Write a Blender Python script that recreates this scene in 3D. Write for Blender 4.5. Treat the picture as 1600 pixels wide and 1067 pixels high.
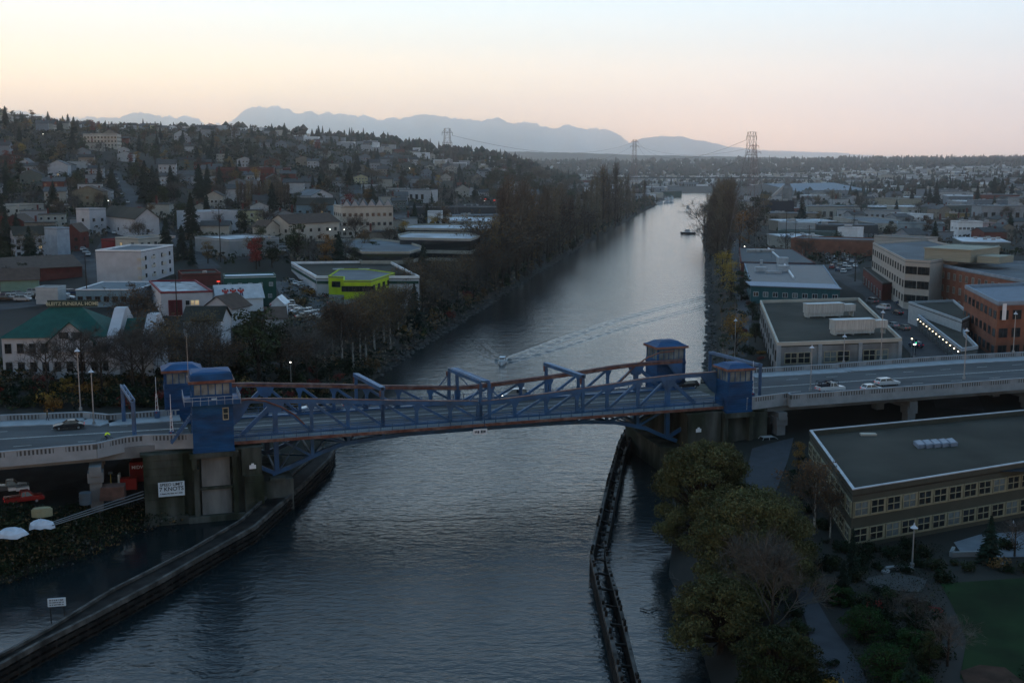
import bpy, bmesh, math, random
import numpy as np
from mathutils import Vector, Matrix
random.seed(7); rng = np.random.default_rng(7)
sc = bpy.context.scene
for o in list(bpy.data.objects): bpy.data.objects.remove(o)
R = math.radians
# ------------------------------------------------------------------ camera
F = 1800.0; H = 54.0; TH = math.atan(278.5 / F); CT, ST = math.cos(TH), math.sin(TH)
cam = bpy.data.objects.new('camera', bpy.data.cameras.new('camera'))
sc.collection.objects.link(cam); sc.camera = cam
cam.location = (0, 0, H); cam.rotation_euler = (R(90) - TH, 0, 0)
cam.data.sensor_width = 36; cam.data.lens = 36 * F / 1600
cam.data.clip_start = 1; cam.data.clip_end = 60000
# ------------------------------------------------------------------ dusk sky
wd = bpy.data.worlds.new('World'); sc.world = wd; wd.use_nodes = True
nt = wd.node_tree; N = nt.nodes; L = nt.links; N.clear()
def nd(t, **k):
    n = N.new(t)
    for a, b in k.items(): setattr(n, a, b)
    return n
tc = nd('ShaderNodeTexCoord'); sx = nd('ShaderNodeSeparateXYZ'); L.new(tc.outputs['Generated'], sx.inputs[0])
def ramp(stops, inp):
    r = nd('ShaderNodeValToRGB'); e = r.color_ramp.elements
    while len(e) < len(stops): e.new(0.5)
    for i, (p, c) in enumerate(stops): e[i].position = p; e[i].color = (*c, 1)
    L.new(inp, r.inputs[0]); return r
def mth(op, a, b=None, c=None, clamp=False):
    m = nd('ShaderNodeMath', operation=op); m.use_clamp = clamp
    for i, v in enumerate((a, b, c)):
        if v is None: continue
        if isinstance(v, (int, float)): m.inputs[i].default_value = v
        else: L.new(v, m.inputs[i])
    return m.outputs[0]
z_ = sx.outputs['Z']
# warm side of the horizon (left, where the sun went down) and the cool side (right)
warm = ramp([(0.0, (2.3, 1.10, .48)), (.025, (2.2, 1.20, .46)), (.06, (1.45, 1.00, .50)), (.10, (.74, .68, .54)), (.15, (.48, .61, .67)),
             (.24, (.50, .64, .74)), (.42, (.17, .29, .44)), (.7, (.19, .35, .54)), (1.0, (.165, .31, .48))], z_)
cool = ramp([(0.0, (1.55, .88, .58)), (.025, (1.45, .90, .60)), (.05, (1.02, .73, .56)), (.09, (.60, .57, .54)), (.15, (.40, .54, .63)),
             (.24, (.45, .59, .70)), (.42, (.165, .28, .43)), (.7, (.19, .35, .54)), (1.0, (.165, .31, .48))], z_)
at = mth('ARCTAN2', sx.outputs['X'], sx.outputs['Y'])
f = mth('SUBTRACT', mth('MULTIPLY', mth('ADD', at, 0.0), 1.6), -.35, clamp=True)
mx = nd('ShaderNodeMix', data_type='RGBA'); L.new(f, mx.inputs[0]); L.new(warm.outputs[0], mx.inputs[6]); L.new(cool.outputs[0], mx.inputs[7])
# the east behind the camera is already dark
back = mth('MAXIMUM', mth('MULTIPLY_ADD', sx.outputs['Y'], .28, .72), .44)
mul = nd('ShaderNodeVectorMath', operation='SCALE'); L.new(mx.outputs[2], mul.inputs[0]); L.new(back, mul.inputs[3])
sky = nd('ShaderNodeTexSky', sky_type='NISHITA'); sky.sun_disc = False; sky.sun_elevation = R(0.5); sky.sun_rotation = R(-35)
sk = nd('ShaderNodeVectorMath', operation='SCALE'); L.new(sky.outputs[0], sk.inputs[0]); sk.inputs[3].default_value = .02
ad = nd('ShaderNodeVectorMath', operation='ADD'); L.new(mul.outputs[0], ad.inputs[0]); L.new(sk.outputs[0], ad.inputs[1])
bg = nd('ShaderNodeBackground'); bg.inputs[1].default_value = 1.0; L.new(ad.outputs[0], bg.inputs[0])
wo = nd('ShaderNodeOutputWorld'); L.new(bg.outputs[0], wo.inputs[0])
sc.view_settings.view_transform = 'Standard'; sc.view_settings.look = 'None'; sc.view_settings.exposure = 1.02; sc.view_settings.gamma = 1
sc.cycles.max_bounces = 6; sc.cycles.volume_bounces = 2; sc.cycles.diffuse_bounces = 2; sc.cycles.glossy_bounces = 3
sc.cycles.use_denoising = True; sc.cycles.sample_clamp_indirect = 3
# ------------------------------------------------------------------ picture <-> place helpers (only used to work out map positions)
def ray(px, py):
    a = (px - 800) / F; b = (533.5 - py) / F
    return a, CT + b * ST, -ST + b * CT
def G(px, py, z=0.0):
    dx, dy, dz = ray(px, py); t = (z - H) / dz
    return Vector((dx * t, dy * t, z))
def PJ(x, y, z):
    r = y * CT - (z - H) * ST; u = y * ST + (z - H) * CT
    return 800 + F * x / r, 533.5 - F * u / r, r
AN = R(18.2); UX = Vector((math.cos(AN), math.sin(AN), 0)); VX = Vector((-math.sin(AN), math.cos(AN), 0))
_e = G(757, 664, 11.5); BO = Vector((_e.x, _e.y, 0)) + 3 * VX
def BW(u, v, z): return BO + UX * u + VX * v + Vector((0, 0, z))
def UV(px, py, z):
    d = G(px, py, z) - BO; return d.dot(UX), d.dot(VX)
# ------------------------------------------------------------------ shoreline and terrain
LS = [G(x, y) for x, y in [(-700, 1050), (-300, 960), (-80, 925), (0, 912), (120, 872), (215, 828), (290, 815), (360, 808), (420, 770), (470, 735), (540, 660), (585, 592), (640, 552),
      (700, 515), (760, 477), (850, 420), (930, 372), (1000, 333), (1030, 318), (1042, 309), (1050, 300)]]
RS = [G(x, y) for x, y in [(1150, 299), (1118, 312), (1108, 335), (1100, 365), (1106, 400), (1108, 450), (1111, 500), (1110, 560), (1100, 610), (1075, 700), (1060, 745), (1045, 800),
      (1050, 850), (1045, 900), (1080, 960), (1112, 1067), (1140, 1180), (1160, 1500)]]
CAN = np.array([(p.x, p.y) for p in LS + RS])
CAN = np.vstack([CAN, [[75, 45], [-95, 45]]])
def shore(x, y):
    x = np.asarray(x, float); y = np.asarray(y, float); d = np.full(x.shape, 1e9); ins = np.zeros(x.shape, bool)
    n = len(CAN)
    for i in range(n):
        ax, ay = CAN[i]; bx, by = CAN[(i + 1) % n]; ex, ey = bx - ax, by - ay
        t = np.clip(((x - ax) * ex + (y - ay) * ey) / (ex * ex + ey * ey), 0, 1)
        d = np.minimum(d, np.hypot(x - ax - t * ex, y - ay - t * ey))
        if ay != by: ins ^= ((ay > y) != (by > y)) & (x < ex * (y - ay) / ey + ax)
    return np.where(ins, -d, d)
TD = np.array([40, 170, 215, 260, 350, 450, 600, 800, 1000, 1300, 1600, 2000, 2600, 3500, 5000, 6500, 9000.])
TP = np.array([-600, 0, 200, 400, 600, 700, 800, 870, 950, 1100, 1200, 1400, 1600, 2200.])
TZ = np.array([
 [5, 5, 11, 12, 15, 18, 27, 55, 96, 115, 118, 110, 90, 60, 40, 8, 3],
 [5, 5, 10.5, 12, 14, 17, 26, 51, 89, 105, 108, 101, 80, 50, 40, 8, 3],
 [5, 5, 9, 12, 15, 19, 28, 46, 66, 90, 97, 95, 78, 50, 40, 8, 3],
 [4, 4, 7, 9, 14, 19, 29, 41, 56, 80, 96, 98, 80, 50, 40, 8, 3],
 [3, 3, 5, 7, 11, 16, 24, 30, 37, 53, 74, 86, 78, 45, 40, 8, 3],
 [3, 3, 5, 6, 8, 12, 18, 23, 27, 37, 49, 69, 72, 40, 45, 8, 3],
 [3, 3, 5, 6, 7, 9, 12, 16, 21, 31, 41, 56, 52, 30, 50, 8, 3],
 [3, 3, 5, 6, 6, 6, 8, 9, 11, 15, 20, 26, 18, 14, 52, 8, 3],
 [3, 3, 5, 6, 6, 6, 7, 7, 8, 8, 8, 8, 8, 10, 52, 8, 3],
 [4, 4, 5, 6, 6, 6, 6, 6, 7, 7, 7, 8, 8, 12, 54, 20, 3],
 [5, 5, 6, 8.5, 8.5, 8, 8, 8, 8, 8, 8, 9, 10, 16, 58, 50, 5],
 [5, 5, 6, 8.5, 9, 9, 9, 10, 12, 15, 15, 16, 20, 34, 62, 66, 5],
 [5, 5, 6, 9, 10, 11, 13, 15, 18, 24, 27, 28, 32, 44, 64, 70, 5],
 [5, 5, 6, 9, 11, 14, 17, 22, 28, 36, 40, 40, 44, 54, 66, 70, 5]], float)
LTD = np.log(TD)
def hgt(x, y):
    x = np.asarray(x, float); y = np.maximum(np.asarray(y, float), 30)
    p = np.clip(800 + 1800 * x / y, TP[0], TP[-1] - 1e-6); q = np.clip(np.log(y), LTD[0], LTD[-1] - 1e-9)
    i = np.clip(np.searchsorted(TP, p, 'right') - 1, 0, len(TP) - 2); j = np.clip(np.searchsorted(LTD, q, 'right') - 1, 0, len(LTD) - 2)
    a = (p - TP[i]) / (TP[i + 1] - TP[i]); b = (q - LTD[j]) / (LTD[j + 1] - LTD[j])
    z = (TZ[i, j] * (1 - a) * (1 - b) + TZ[i + 1, j] * a * (1 - b) + TZ[i, j + 1] * (1 - a) * b + TZ[i + 1, j + 1] * a * b)
    am = np.clip((y - 380) / 600, 0, 1)
    z = z + am * (2.2 * np.sin(x * .013 + 1) * np.sin(y * .009) + 1.2 * np.sin(x * .031) * np.cos(y * .023 + 2)) * np.clip(z / 30, .1, 1)
    d = shore(x, y)
    s = np.clip(d / np.where(x < 0, 13., 7.), 0, 1); zz = np.where(d < 0, np.maximum(-3, d * .6), z * (s * (1.6 - .6 * s)) ** 1.0)
    return zz
def hz(x, y): return float(hgt(np.array([x]), np.array([y]))[0])
_Y = np.exp(np.linspace(math.log(60), math.log(8500), 900))
def T(px, py, off=0.):
    """where the line of sight meets the ground (or a surface off metres above it)"""
    dx, dy, dz = ray(px, py); t = _Y / dy; x = dx * t; z = H + dz * t; h = np.maximum(hgt(x, _Y), 0) + off
    k = np.nonzero(z <= h)[0]
    if len(k) == 0: return Vector((x[-1], _Y[-1], h[-1]))
    k = max(1, k[0]); g0 = z[k - 1] - h[k - 1]; g1 = z[k] - h[k]; w = g0 / (g0 - g1 + 1e-9)
    X = x[k - 1] + (x[k] - x[k - 1]) * w; Y = _Y[k - 1] + (_Y[k] - _Y[k - 1]) * w
    return Vector((X, Y, hz(X, Y)))
# ------------------------------------------------------------------ materials
MATS = {}
def M(name, col, rough=.8, var=.15, scale=.6, metal=0., emit=0., objcol=False, rnd=0., hue=0., spec=.10, bump=0., bscale=3., stretch=None, col2=None, c2amt=.5, alpha=None):
    if name in MATS: return MATS[name]
    m = bpy.data.materials.new(name); m.use_nodes = True; t = m.node_tree; n = t.nodes; l = t.links
    b = n['Principled BSDF']; b.inputs['Roughness'].default_value = rough; b.inputs['Metallic'].default_value = metal
    b.inputs['Specular IOR Level'].default_value = spec
    tcn = n.new('ShaderNodeTexCoord'); mp = n.new('ShaderNodeMapping'); l.new(tcn.outputs['Object'], mp.inputs[0])
    if stretch: mp.inputs['Scale'].default_value = stretch
    nz = n.new('ShaderNodeTexNoise'); nz.inputs['Scale'].default_value = scale; nz.inputs['Detail'].default_value = 6; l.new(mp.outputs[0], nz.inputs[0])
    if objcol:
        oi = n.new('ShaderNodeObjectInfo'); src = oi.outputs['Color']
    else:
        rg = n.new('ShaderNodeRGB'); rg.outputs[0].default_value = (*col, 1); src = rg.outputs[0]
    if col2:
        mi = n.new('ShaderNodeMix'); mi.data_type = 'RGBA'; cr = n.new('ShaderNodeValToRGB')
        n2 = n.new('ShaderNodeTexNoise'); n2.inputs['Scale'].default_value = scale * .35; n2.inputs['Detail'].default_value = 8; l.new(mp.outputs[0], n2.inputs[0])
        cr.color_ramp.elements[0].position = .5 - .2 * c2amt; cr.color_ramp.elements[1].position = .5 + .25 * (1.2 - c2amt)
        l.new(n2.outputs[0], cr.inputs[0]); l.new(cr.outputs[0], mi.inputs[0]); l.new(src, mi.inputs[6]); mi.inputs[7].default_value = (*col2, 1); src = mi.outputs[2]
    hs = n.new('ShaderNodeHueSaturation'); l.new(src, hs.inputs['Color'])
    mr = n.new('ShaderNodeMapRange'); mr.inputs[1].default_value = .3; mr.inputs[2].default_value = .7; mr.inputs[3].default_value = 1 - var; mr.inputs[4].default_value = 1 + var
    l.new(nz.outputs[0], mr.inputs[0]); val = mr.outputs[0]
    if rnd or hue:
        oi2 = n.new('ShaderNodeObjectInfo')
        if rnd:
            m2 = n.new('ShaderNodeMapRange'); m2.inputs[3].default_value = 1 - rnd; m2.inputs[4].default_value = 1 + rnd; l.new(oi2.outputs['Random'], m2.inputs[0])
            mm = n.new('ShaderNodeMath'); mm.operation = 'MULTIPLY'; l.new(val, mm.inputs[0]); l.new(m2.outputs[0], mm.inputs[1]); val = mm.outputs[0]
        if hue:
            m3 = n.new('ShaderNodeMapRange'); m3.inputs[3].default_value = .5 - hue; m3.inputs[4].default_value = .5 + hue; l.new(oi2.outputs['Random'], m3.inputs[0]); l.new(m3.outputs[0], hs.inputs['Hue'])
    l.new(val, hs.inputs['Value']); l.new(hs.outputs[0], b.inputs['Base Color'])
    if emit:
        l.new(hs.outputs[0], b.inputs['Emission Color']); b.inputs['Emission Strength'].default_value = emit
    if bump:
        n3 = n.new('ShaderNodeTexNoise'); n3.inputs['Scale'].default_value = bscale; n3.inputs['Detail'].default_value = 5; l.new(mp.outputs[0], n3.inputs[0])
        bp = n.new('ShaderNodeBump'); bp.inputs['Strength'].default_value = bump; l.new(n3.outputs[0], bp.inputs['Height']); l.new(bp.outputs[0], b.inputs['Normal'])
    MATS[name] = m; return m
steel = M('blue_steel', (.014, .076, .185), .5, .25, .8, spec=.5, col2=(.015, .048, .092), c2amt=.4)
steelw = M('blue_cladding', (.012, .066, .170), .55, .2, .5, stretch=(1, 1, 4), col2=(.015, .038, .09), c2amt=.5, bump=.3, bscale=2)
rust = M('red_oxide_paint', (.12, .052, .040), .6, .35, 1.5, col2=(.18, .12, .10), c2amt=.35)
conc = M('concrete', (.18, .20, .21), .85, .2, .4, col2=(.12, .12, .12), c2amt=.4, bump=.15)
concd = M('weathered_concrete', (.085, .088, .080), .9, .4, .7, stretch=(1, 1, .3), col2=(.022, .028, .018), c2amt=.8, bump=.3)
concl = M('pale_concrete', (.235, .26, .28), .85, .15, .5, bump=.1)
asph = M('asphalt', (.075, .08, .085), .85, .2, .25, stretch=(.3, 1, 1), col2=(.05, .052, .055), c2amt=.5)
asphd = M('dark_asphalt', (.045, .05, .055), .85, .25, .2, col2=(.03, .03, .033), c2amt=.5)
paint = M('road_paint', (.42, .43, .42), .7, .3, 2)
timber = M('dark_timber', (.020, .018, .016), .85, .4, 1.2, col2=(.007, .007, .007), c2amt=.6, bump=.5)
timberl = M('grey_timber', (.08, .075, .07), .85, .4, 1.2, col2=(.025, .024, .022), c2amt=.5)
glass = M('dark_glass', (.012, .017, .02), .08, .3, .8, spec=.8)
glassw = M('blind_glass', (.10, .13, .14), .2, .6, .5, spec=.7)
lit = M('lit_window', (1., .72, .38), .4, .5, .7, emit=.12)
lamp = M('lamp_light', (1, .93, .8), .4, 0, 1, emit=5)
lampw = M('warm_lamp_light', (1, .8, .5), .4, 0, 1, emit=3.5)
redl = M('red_light', (1, .06, .03), .4, 0, 1, emit=.8)
white = M('white_paint', (.62, .64, .66), .6, .12, .5)
cream = M('cream_stucco', (.40, .38, .33), .8, .1, .3, col2=(.33, .31, .27))
greyp = M('grey_paint', (.20, .22, .23), .7, .12, .5)
metal = M('galvanised_metal', (.28, .30, .31), .4, .15, .6, metal=.5)
hvac = M('ribbed_metal', (.36, .39, .39), .5, .25, 1.2, metal=.3, stretch=(4, 4, .2))
brick = M('brick', (.19, .085, .055), .85, .18, .5, col2=(.15, .062, .042), bump=.1)
brickd = M('dark_brick', (.11, .035, .03), .85, .2, .5)
teal = M('teal_cladding', (.02, .085, .10), .6, .15, .5, stretch=(3, 3, .3))
dgreen = M('dark_green_cladding', (.01, .055, .045), .6, .15, .6, stretch=(3, 3, .3))
lime = M('lime_cladding', (.34, .46, .02), .55, .15, .5)
blueg = M('blue_grey_cladding', (.13, .21, .26), .7, .12, .5)
olive = M('olive_panel', (.05, .055, .045), .7, .12, .4)
yell = M('ochre_frame', (.20, .20, .14), .6, .15, 1)
roofd = M('dark_membrane_roof', (.028, .029, .024), .9, .25, .12, col2=(.044, .043, .036), c2amt=.6)
roofg = M('grey_membrane_roof', (.13, .15, .165), .85, .2, .12, col2=(.09, .10, .11), c2amt=.5)
roofw = M('white_membrane_roof', (.48, .51, .54), .7, .25, .15, col2=(.26, .28, .31), c2amt=.5)
roofgr = M('green_shingle', (.012, .065, .055), .7, .2, .7)
roofbr = M('brown_shingle', (.075, .055, .045), .85, .2, .7)
grass = M('lawn_grass', (.007, .026, .008), .95, .55, .15, col2=(.009, .020, .007), c2amt=.5, bump=.4, bscale=6)
soil = M('bank_soil', (.012, .013, .009), .95, .4, .15, col2=(.028, .022, .015), c2amt=.5, bump=.5, bscale=2)
litter = M('leaf_litter', (.05, .028, .02), .95, .35, .6, col2=(.03, .025, .018), c2amt=.5)
rock = M('riprap', (.05, .052, .05), .9, .5, .8, bump=.8, bscale=2)
pathm = M('path_asphalt', (.040, .045, .052), .9, .15, .5)
red = M('red_paint', (.28, .02, .015), .5, .15, 1)
orange = M('orange_paint', (.5, .12, .03), .5, .15, 1)
black = M('black_rubber', (.012, .012, .012), .8, .1, 1)
tarp = M('white_tarp', (.42, .46, .52), .6, .2, 1, bump=.6, bscale=1.5)
carp = M('car_paint', (.3, .3, .3), .25, .05, 1, objcol=True, spec=.7)
skin = M('skin', (.35, .2, .14), .6, .05, 1); hiviz = M('hi_vis_fabric', (.42, .62, .04), .7, .1, 3, emit=.1); cloth = M('dark_cloth', (.02, .022, .03), .8, .2, 3)
housew = M('house_wall', (.3, .3, .3), .8, .1, .5, objcol=True)
houser = M('house_roof', (.055, .058, .06), .85, .2, .5, rnd=.45)
bark = M('bark', (.028, .023, .019), .9, .35, 3, bump=.4)
barkw = M('birch_bark', (.22, .22, .20), .8, .5, 4)
twig = M('bare_twigs', (.068, .064, .058), .9, .3, .6, rnd=.3, hue=.01)
twigr = M('brown_twigs', (.112, .095, .074), .9, .35, .5, rnd=.3, hue=.015)
lconi = M('conifer_needles', (.007, .017, .012), .85, .45, .5, rnd=.35)
lgreen = M('green_leaves', (.016, .027, .011), .8, .45, .35, rnd=.3, hue=.012, col2=(.034, .040, .016), c2amt=.5)
lolive = M('olive_leaves', (.075, .080, .034), .8, .4, .35, col2=(.036, .044, .020), c2amt=.5)
lyel = M('yellow_leaves', (.24, .14, .028), .8, .4, .5, rnd=.25, hue=.02, col2=(.12, .085, .02), c2amt=.5)
lora = M('orange_leaves', (.125, .080, .034), .8, .4, .4, rnd=.35, hue=.02, col2=(.06, .038, .02), c2amt=.5)
lred = M('red_leaves', (.13, .022, .018), .8, .35, .5, rnd=.3)
lbush = M('shrub_leaves', (.007, .016, .007), .85, .4, .6, rnd=.3, hue=.02)
# ------------------------------------------------------------------ object helpers
COL = sc.collection
THINGS = []
def tag(o, label, cat, group=None, auto=False):
    o['label'] = label; o['category'] = cat
    if group: o['group'] = group
    if auto: THINGS.append(o)
    return o
def thing(name, label, cat, loc=(0, 0, 0), rz=0., group=None, auto=False):
    o = bpy.data.objects.new(name, None); COL.objects.link(o); o.location = loc; o.rotation_euler = (0, 0, rz); o.empty_display_size = .5
    return tag(o, label, cat, group, auto)
class MB:
    def __init__(s): s.v = []; s.f = []; s.m = []; s.sm = []
    def add(s, vs, fs, m=0, smooth=False):
        b = len(s.v); s.v += [tuple(v) for v in vs]
        for f in fs: s.f.append(tuple(b + i for i in f)); s.m.append(m); s.sm.append(smooth)
        return s
    def box(s, x0, y0, z0, x1, y1, z1, m=0):
        return s.add([(x0, y0, z0), (x1, y0, z0), (x1, y1, z0), (x0, y1, z0), (x0, y0, z1), (x1, y0, z1), (x1, y1, z1), (x0, y1, z1)],
                     [(3, 2, 1, 0), (4, 5, 6, 7), (0, 1, 5, 4), (1, 2, 6, 5), (2, 3, 7, 6), (3, 0, 4, 7)], m)
    def bar(s, p, q, w, h=None, m=0, up=(0, 0, 1)):
        h = h or w; p = Vector(p); q = Vector(q); d = (q - p)
        if d.length < 1e-6: return s
        d.normalize(); up = Vector(up)
        if abs(d.dot(up)) > .98: up = Vector((0, 1, 0)) if abs(d.y) < .9 else Vector((1, 0, 0))
        a = d.cross(up).normalized() * w / 2; b = a.cross(d).normalized() * h / 2
        return s.add([p - a - b, p + a - b, p + a + b, p - a + b, q - a - b, q + a - b, q + a + b, q - a + b],
                     [(3, 2, 1, 0), (4, 5, 6, 7), (0, 1, 5, 4), (1, 2, 6, 5), (2, 3, 7, 6), (3, 0, 4, 7)], m)
    def cyl(s, p, q, r0, r1=None, n=8, m=0, cap=True):
        r1 = r0 if r1 is None else r1; p = Vector(p); q = Vector(q); d = (q - p)
        if d.length < 1e-6: return s
        d.normalize(); up = Vector((0, 0, 1)) if abs(d.z) < .9 else Vector((1, 0, 0))
        a = d.cross(up).normalized(); b = d.cross(a)
        vs = [p + (a * math.cos(2 * math.pi * i / n) + b * math.sin(2 * math.pi * i / n)) * r0 for i in range(n)]
        vs += [q + (a * math.cos(2 * math.pi * i / n) + b * math.sin(2 * math.pi * i / n)) * r1 for i in range(n)]
        fs = [(i, (i + 1) % n, n + (i + 1) % n, n + i) for i in range(n)]
        s.add(vs, fs, m, n > 5)
        if cap: s.add(vs[:n], [tuple(range(n - 1, -1, -1))], m); s.add(vs[n:], [tuple(range(n))], m)
        return s
    def prism(s, poly, z0, z1, m=0, mt=None, top=True, bottom=True):
        n = len(poly); a = sum(poly[i][0] * poly[(i + 1) % n][1] - poly[(i + 1) % n][0] * poly[i][1] for i in range(n))
        if a < 0: poly = poly[::-1]
        vs = [(p[0], p[1], z0) for p in poly] + [(p[0], p[1], z1) for p in poly]
        s.add(vs, [(i, (i + 1) % n, n + (i + 1) % n, n + i) for i in range(n)], m)
        if top: s.add(vs[n:], [tuple(range(n))], m if mt is None else mt)
        if bottom: s.add(vs[:n], [tuple(range(n - 1, -1, -1))], m)
        return s
    def xf(s, fn): s.v = [tuple(fn(Vector(v))) for v in s.v]; return s
    def mesh(s, name, mats):
        me = bpy.data.meshes.new(name); me.from_pydata(s.v, [], s.f)
        for mm in (mats if isinstance(mats, (list, tuple)) else [mats]): me.materials.append(mm)
        me.polygons.foreach_set('material_index', s.m); me.polygons.foreach_set('use_smooth', s.sm); me.update(); return me
    def build(s, name, mats, parent=None, loc=None, rz=None):
        return put(name, s.mesh(name, mats), parent, loc, rz)
def put(name, me, parent=None, loc=None, rz=None, scale=None):
    o = bpy.data.objects.new(name, me); COL.objects.link(o)
    if parent: o.parent = parent
    if loc is not None: o.location = loc
    if rz is not None: o.rotation_euler = (0, 0, rz)
    if scale is not None: o.scale = scale if hasattr(scale, '__len__') else (scale,) * 3
    return o
def struct(o): o['kind'] = 'structure'; return o
def bframe(root): # world matrix of the bridge frame
    root.location = BO; root.rotation_euler = (0, 0, AN); return root
def offset(poly, d):
    n = len(poly); a = sum(poly[i][0] * poly[(i + 1) % n][1] - poly[(i + 1) % n][0] * poly[i][1] for i in range(n))
    s = 1 if a > 0 else -1; out = []
    for i in range(n):
        p0, p1, p2 = [Vector(poly[k % n][:2]) for k in (i - 1, i, i + 1)]
        e1 = (p1 - p0).normalized(); e2 = (p2 - p1).normalized(); n1 = Vector((e1.y, -e1.x)) * s; n2 = Vector((e2.y, -e2.x)) * s
        k = n1 + n2; k = k / max(.3, k.length_squared) * 2; out.append((p1.x + k.x * d, p1.y + k.y * d))
    return out
def text(parent, body, size, loc, rot, m, align='CENTER', sx=1.0, name='lettering'):
    c = bpy.data.curves.new(name, 'FONT'); c.body = body; c.size = size; c.extrude = .03; c.align_x = align; c.align_y = 'CENTER'; c.offset = size * .012
    c.materials.append(m); o = bpy.data.objects.new(name, c); COL.objects.link(o)
    me = bpy.data.meshes.new_from_object(o); bpy.data.objects.remove(o); me.materials.clear(); me.materials.append(m); o = put(name, me); o.parent = parent; o.location = loc; o.rotation_euler = rot; o.scale = (sx, 1, 1); return o
def copy_tree(o, parent=None):
    c = o.copy(); COL.objects.link(c); c.parent = parent
    for ch in list(o.children): copy_tree(ch, c)
    return c
LM = []  # landmarks for the labels: x, y, words
def mark(p, words): LM.append((p[0], p[1], words))
KEEP = [] # footprints no tree or house may stand on
def inpoly(x, y, P):
    ins = False; n = len(P)
    for i in range(n):
        ax, ay = P[i][0], P[i][1]; bx, by = P[(i + 1) % n][0], P[(i + 1) % n][1]
        if (ay > y) != (by > y) and x < (bx - ax) * (y - ay) / (by - ay) + ax: ins = not ins
    return ins
# ================================================================== ground
def grid_mesh(name, X, Y, Z, mat, keep=None):
    nr, nc = X.shape; me = bpy.data.meshes.new(name)
    idx = np.arange(nr * nc).reshape(nr, nc)
    q = np.stack([idx[:-1, :-1], idx[:-1, 1:], idx[1:, 1:], idx[1:, :-1]], -1)
    if keep is not None: q = q[keep[:-1, :-1] | keep[1:, 1:] | keep[:-1, 1:] | keep[1:, :-1]]
    q = q.reshape(-1, 4)
    me.vertices.add(nr * nc); me.vertices.foreach_set('co', np.stack([X, Y, Z], -1).astype(np.float32).ravel())
    me.loops.add(q.size); me.loops.foreach_set('vertex_index', q.ravel().astype(np.int32))
    me.polygons.add(len(q)); me.polygons.foreach_set('loop_start', np.arange(0, q.size, 4, dtype=np.int32))
    me.update(); me.polygons.foreach_set('use_smooth', np.ones(len(q), bool)); me.materials.append(mat); me.update(); me.validate()
    return put(name, me)
def mat_ground():
    m = M('ground_cover', (.017, .019, .016), .95, .4, .03, col2=(.030, .029, .028), c2amt=.5, bump=.3, bscale=.6); return m
dd = np.exp(np.linspace(math.log(40), math.log(9500), 430)); aa = np.concatenate([np.linspace(-1.6, -.6, 16)[:-1], np.linspace(-.6, .6, 330), np.linspace(.6, 1.6, 16)[1:]])
A2, D2 = np.meshgrid(aa, dd); X = A2 * D2; Y = D2
Z = hgt(X, Y)
gr = struct(grid_mesh('ground', X, Y, Z, mat_ground()))
# ------------------------------------------------------------------ water, a wind-rippled sheet with the wakes of the boats
BOAT = G(785, 566)
def wake(X, Y):
    Z = np.zeros_like(X)
    def arm(pts, amp, wid, k, seed):
        nonlocal Z
        P = [G(*p) for p in pts]; best = np.full(X.shape, 1e9); along = np.zeros_like(X); side = np.zeros_like(X); L0 = 0
        for a, b in zip(P[:-1], P[1:]):
            ex, ey = b.x - a.x, b.y - a.y; ln = math.hypot(ex, ey); t = np.clip(((X - a.x) * ex + (Y - a.y) * ey) / ln ** 2, 0, 1)
            dx, dy = X - a.x - t * ex, Y - a.y - t * ey; d = np.hypot(dx, dy); s = np.sign(ex * dy - ey * dx) * d
            u = d < best; best = np.where(u, d, best); along = np.where(u, L0 + t * ln, along); side = np.where(u, s, side); L0 += ln
        w = wid * (1 + along / L0 * 1.2); fade = np.exp(-along / L0 * 1.1)
        Z += amp * fade * np.exp(-(side / w) ** 2) * np.cos(side * k) * (.75 + .25 * np.sin(along * .9 + seed))
    arm([(795, 562), (880, 530), (960, 502), (1040, 480), (1100, 465)], .42, 2.0, 2.2, 0)
    arm([(797, 566), (880, 542), (960, 516), (1040, 495), (1102, 478)], .36, 1.7, 2.4, 1)
    arm([(775, 562), (755, 545), (738, 530), (722, 520)], .34, 1.4, 2.4, 2)
    arm([(775, 566), (748, 555), (728, 545), (705, 532)], .28, 1.3, 2.4, 3)
    return Z
wdd = np.concatenate([np.exp(np.linspace(math.log(45), math.log(230), 60)), np.exp(np.linspace(math.log(231), math.log(520), 700)), np.exp(np.linspace(math.log(530), math.log(3500), 80)), [6000, 12000, 30000]])
waa = np.concatenate([np.linspace(-1.6, -.55, 8), np.linspace(-.5, -.17, 40), np.linspace(-.16, .26, 420), np.linspace(.28, .5, 12), np.linspace(.6, 1.6, 8)])
A2, D2 = np.meshgrid(waa, wdd); X = A2 * D2; Y = D2
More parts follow.
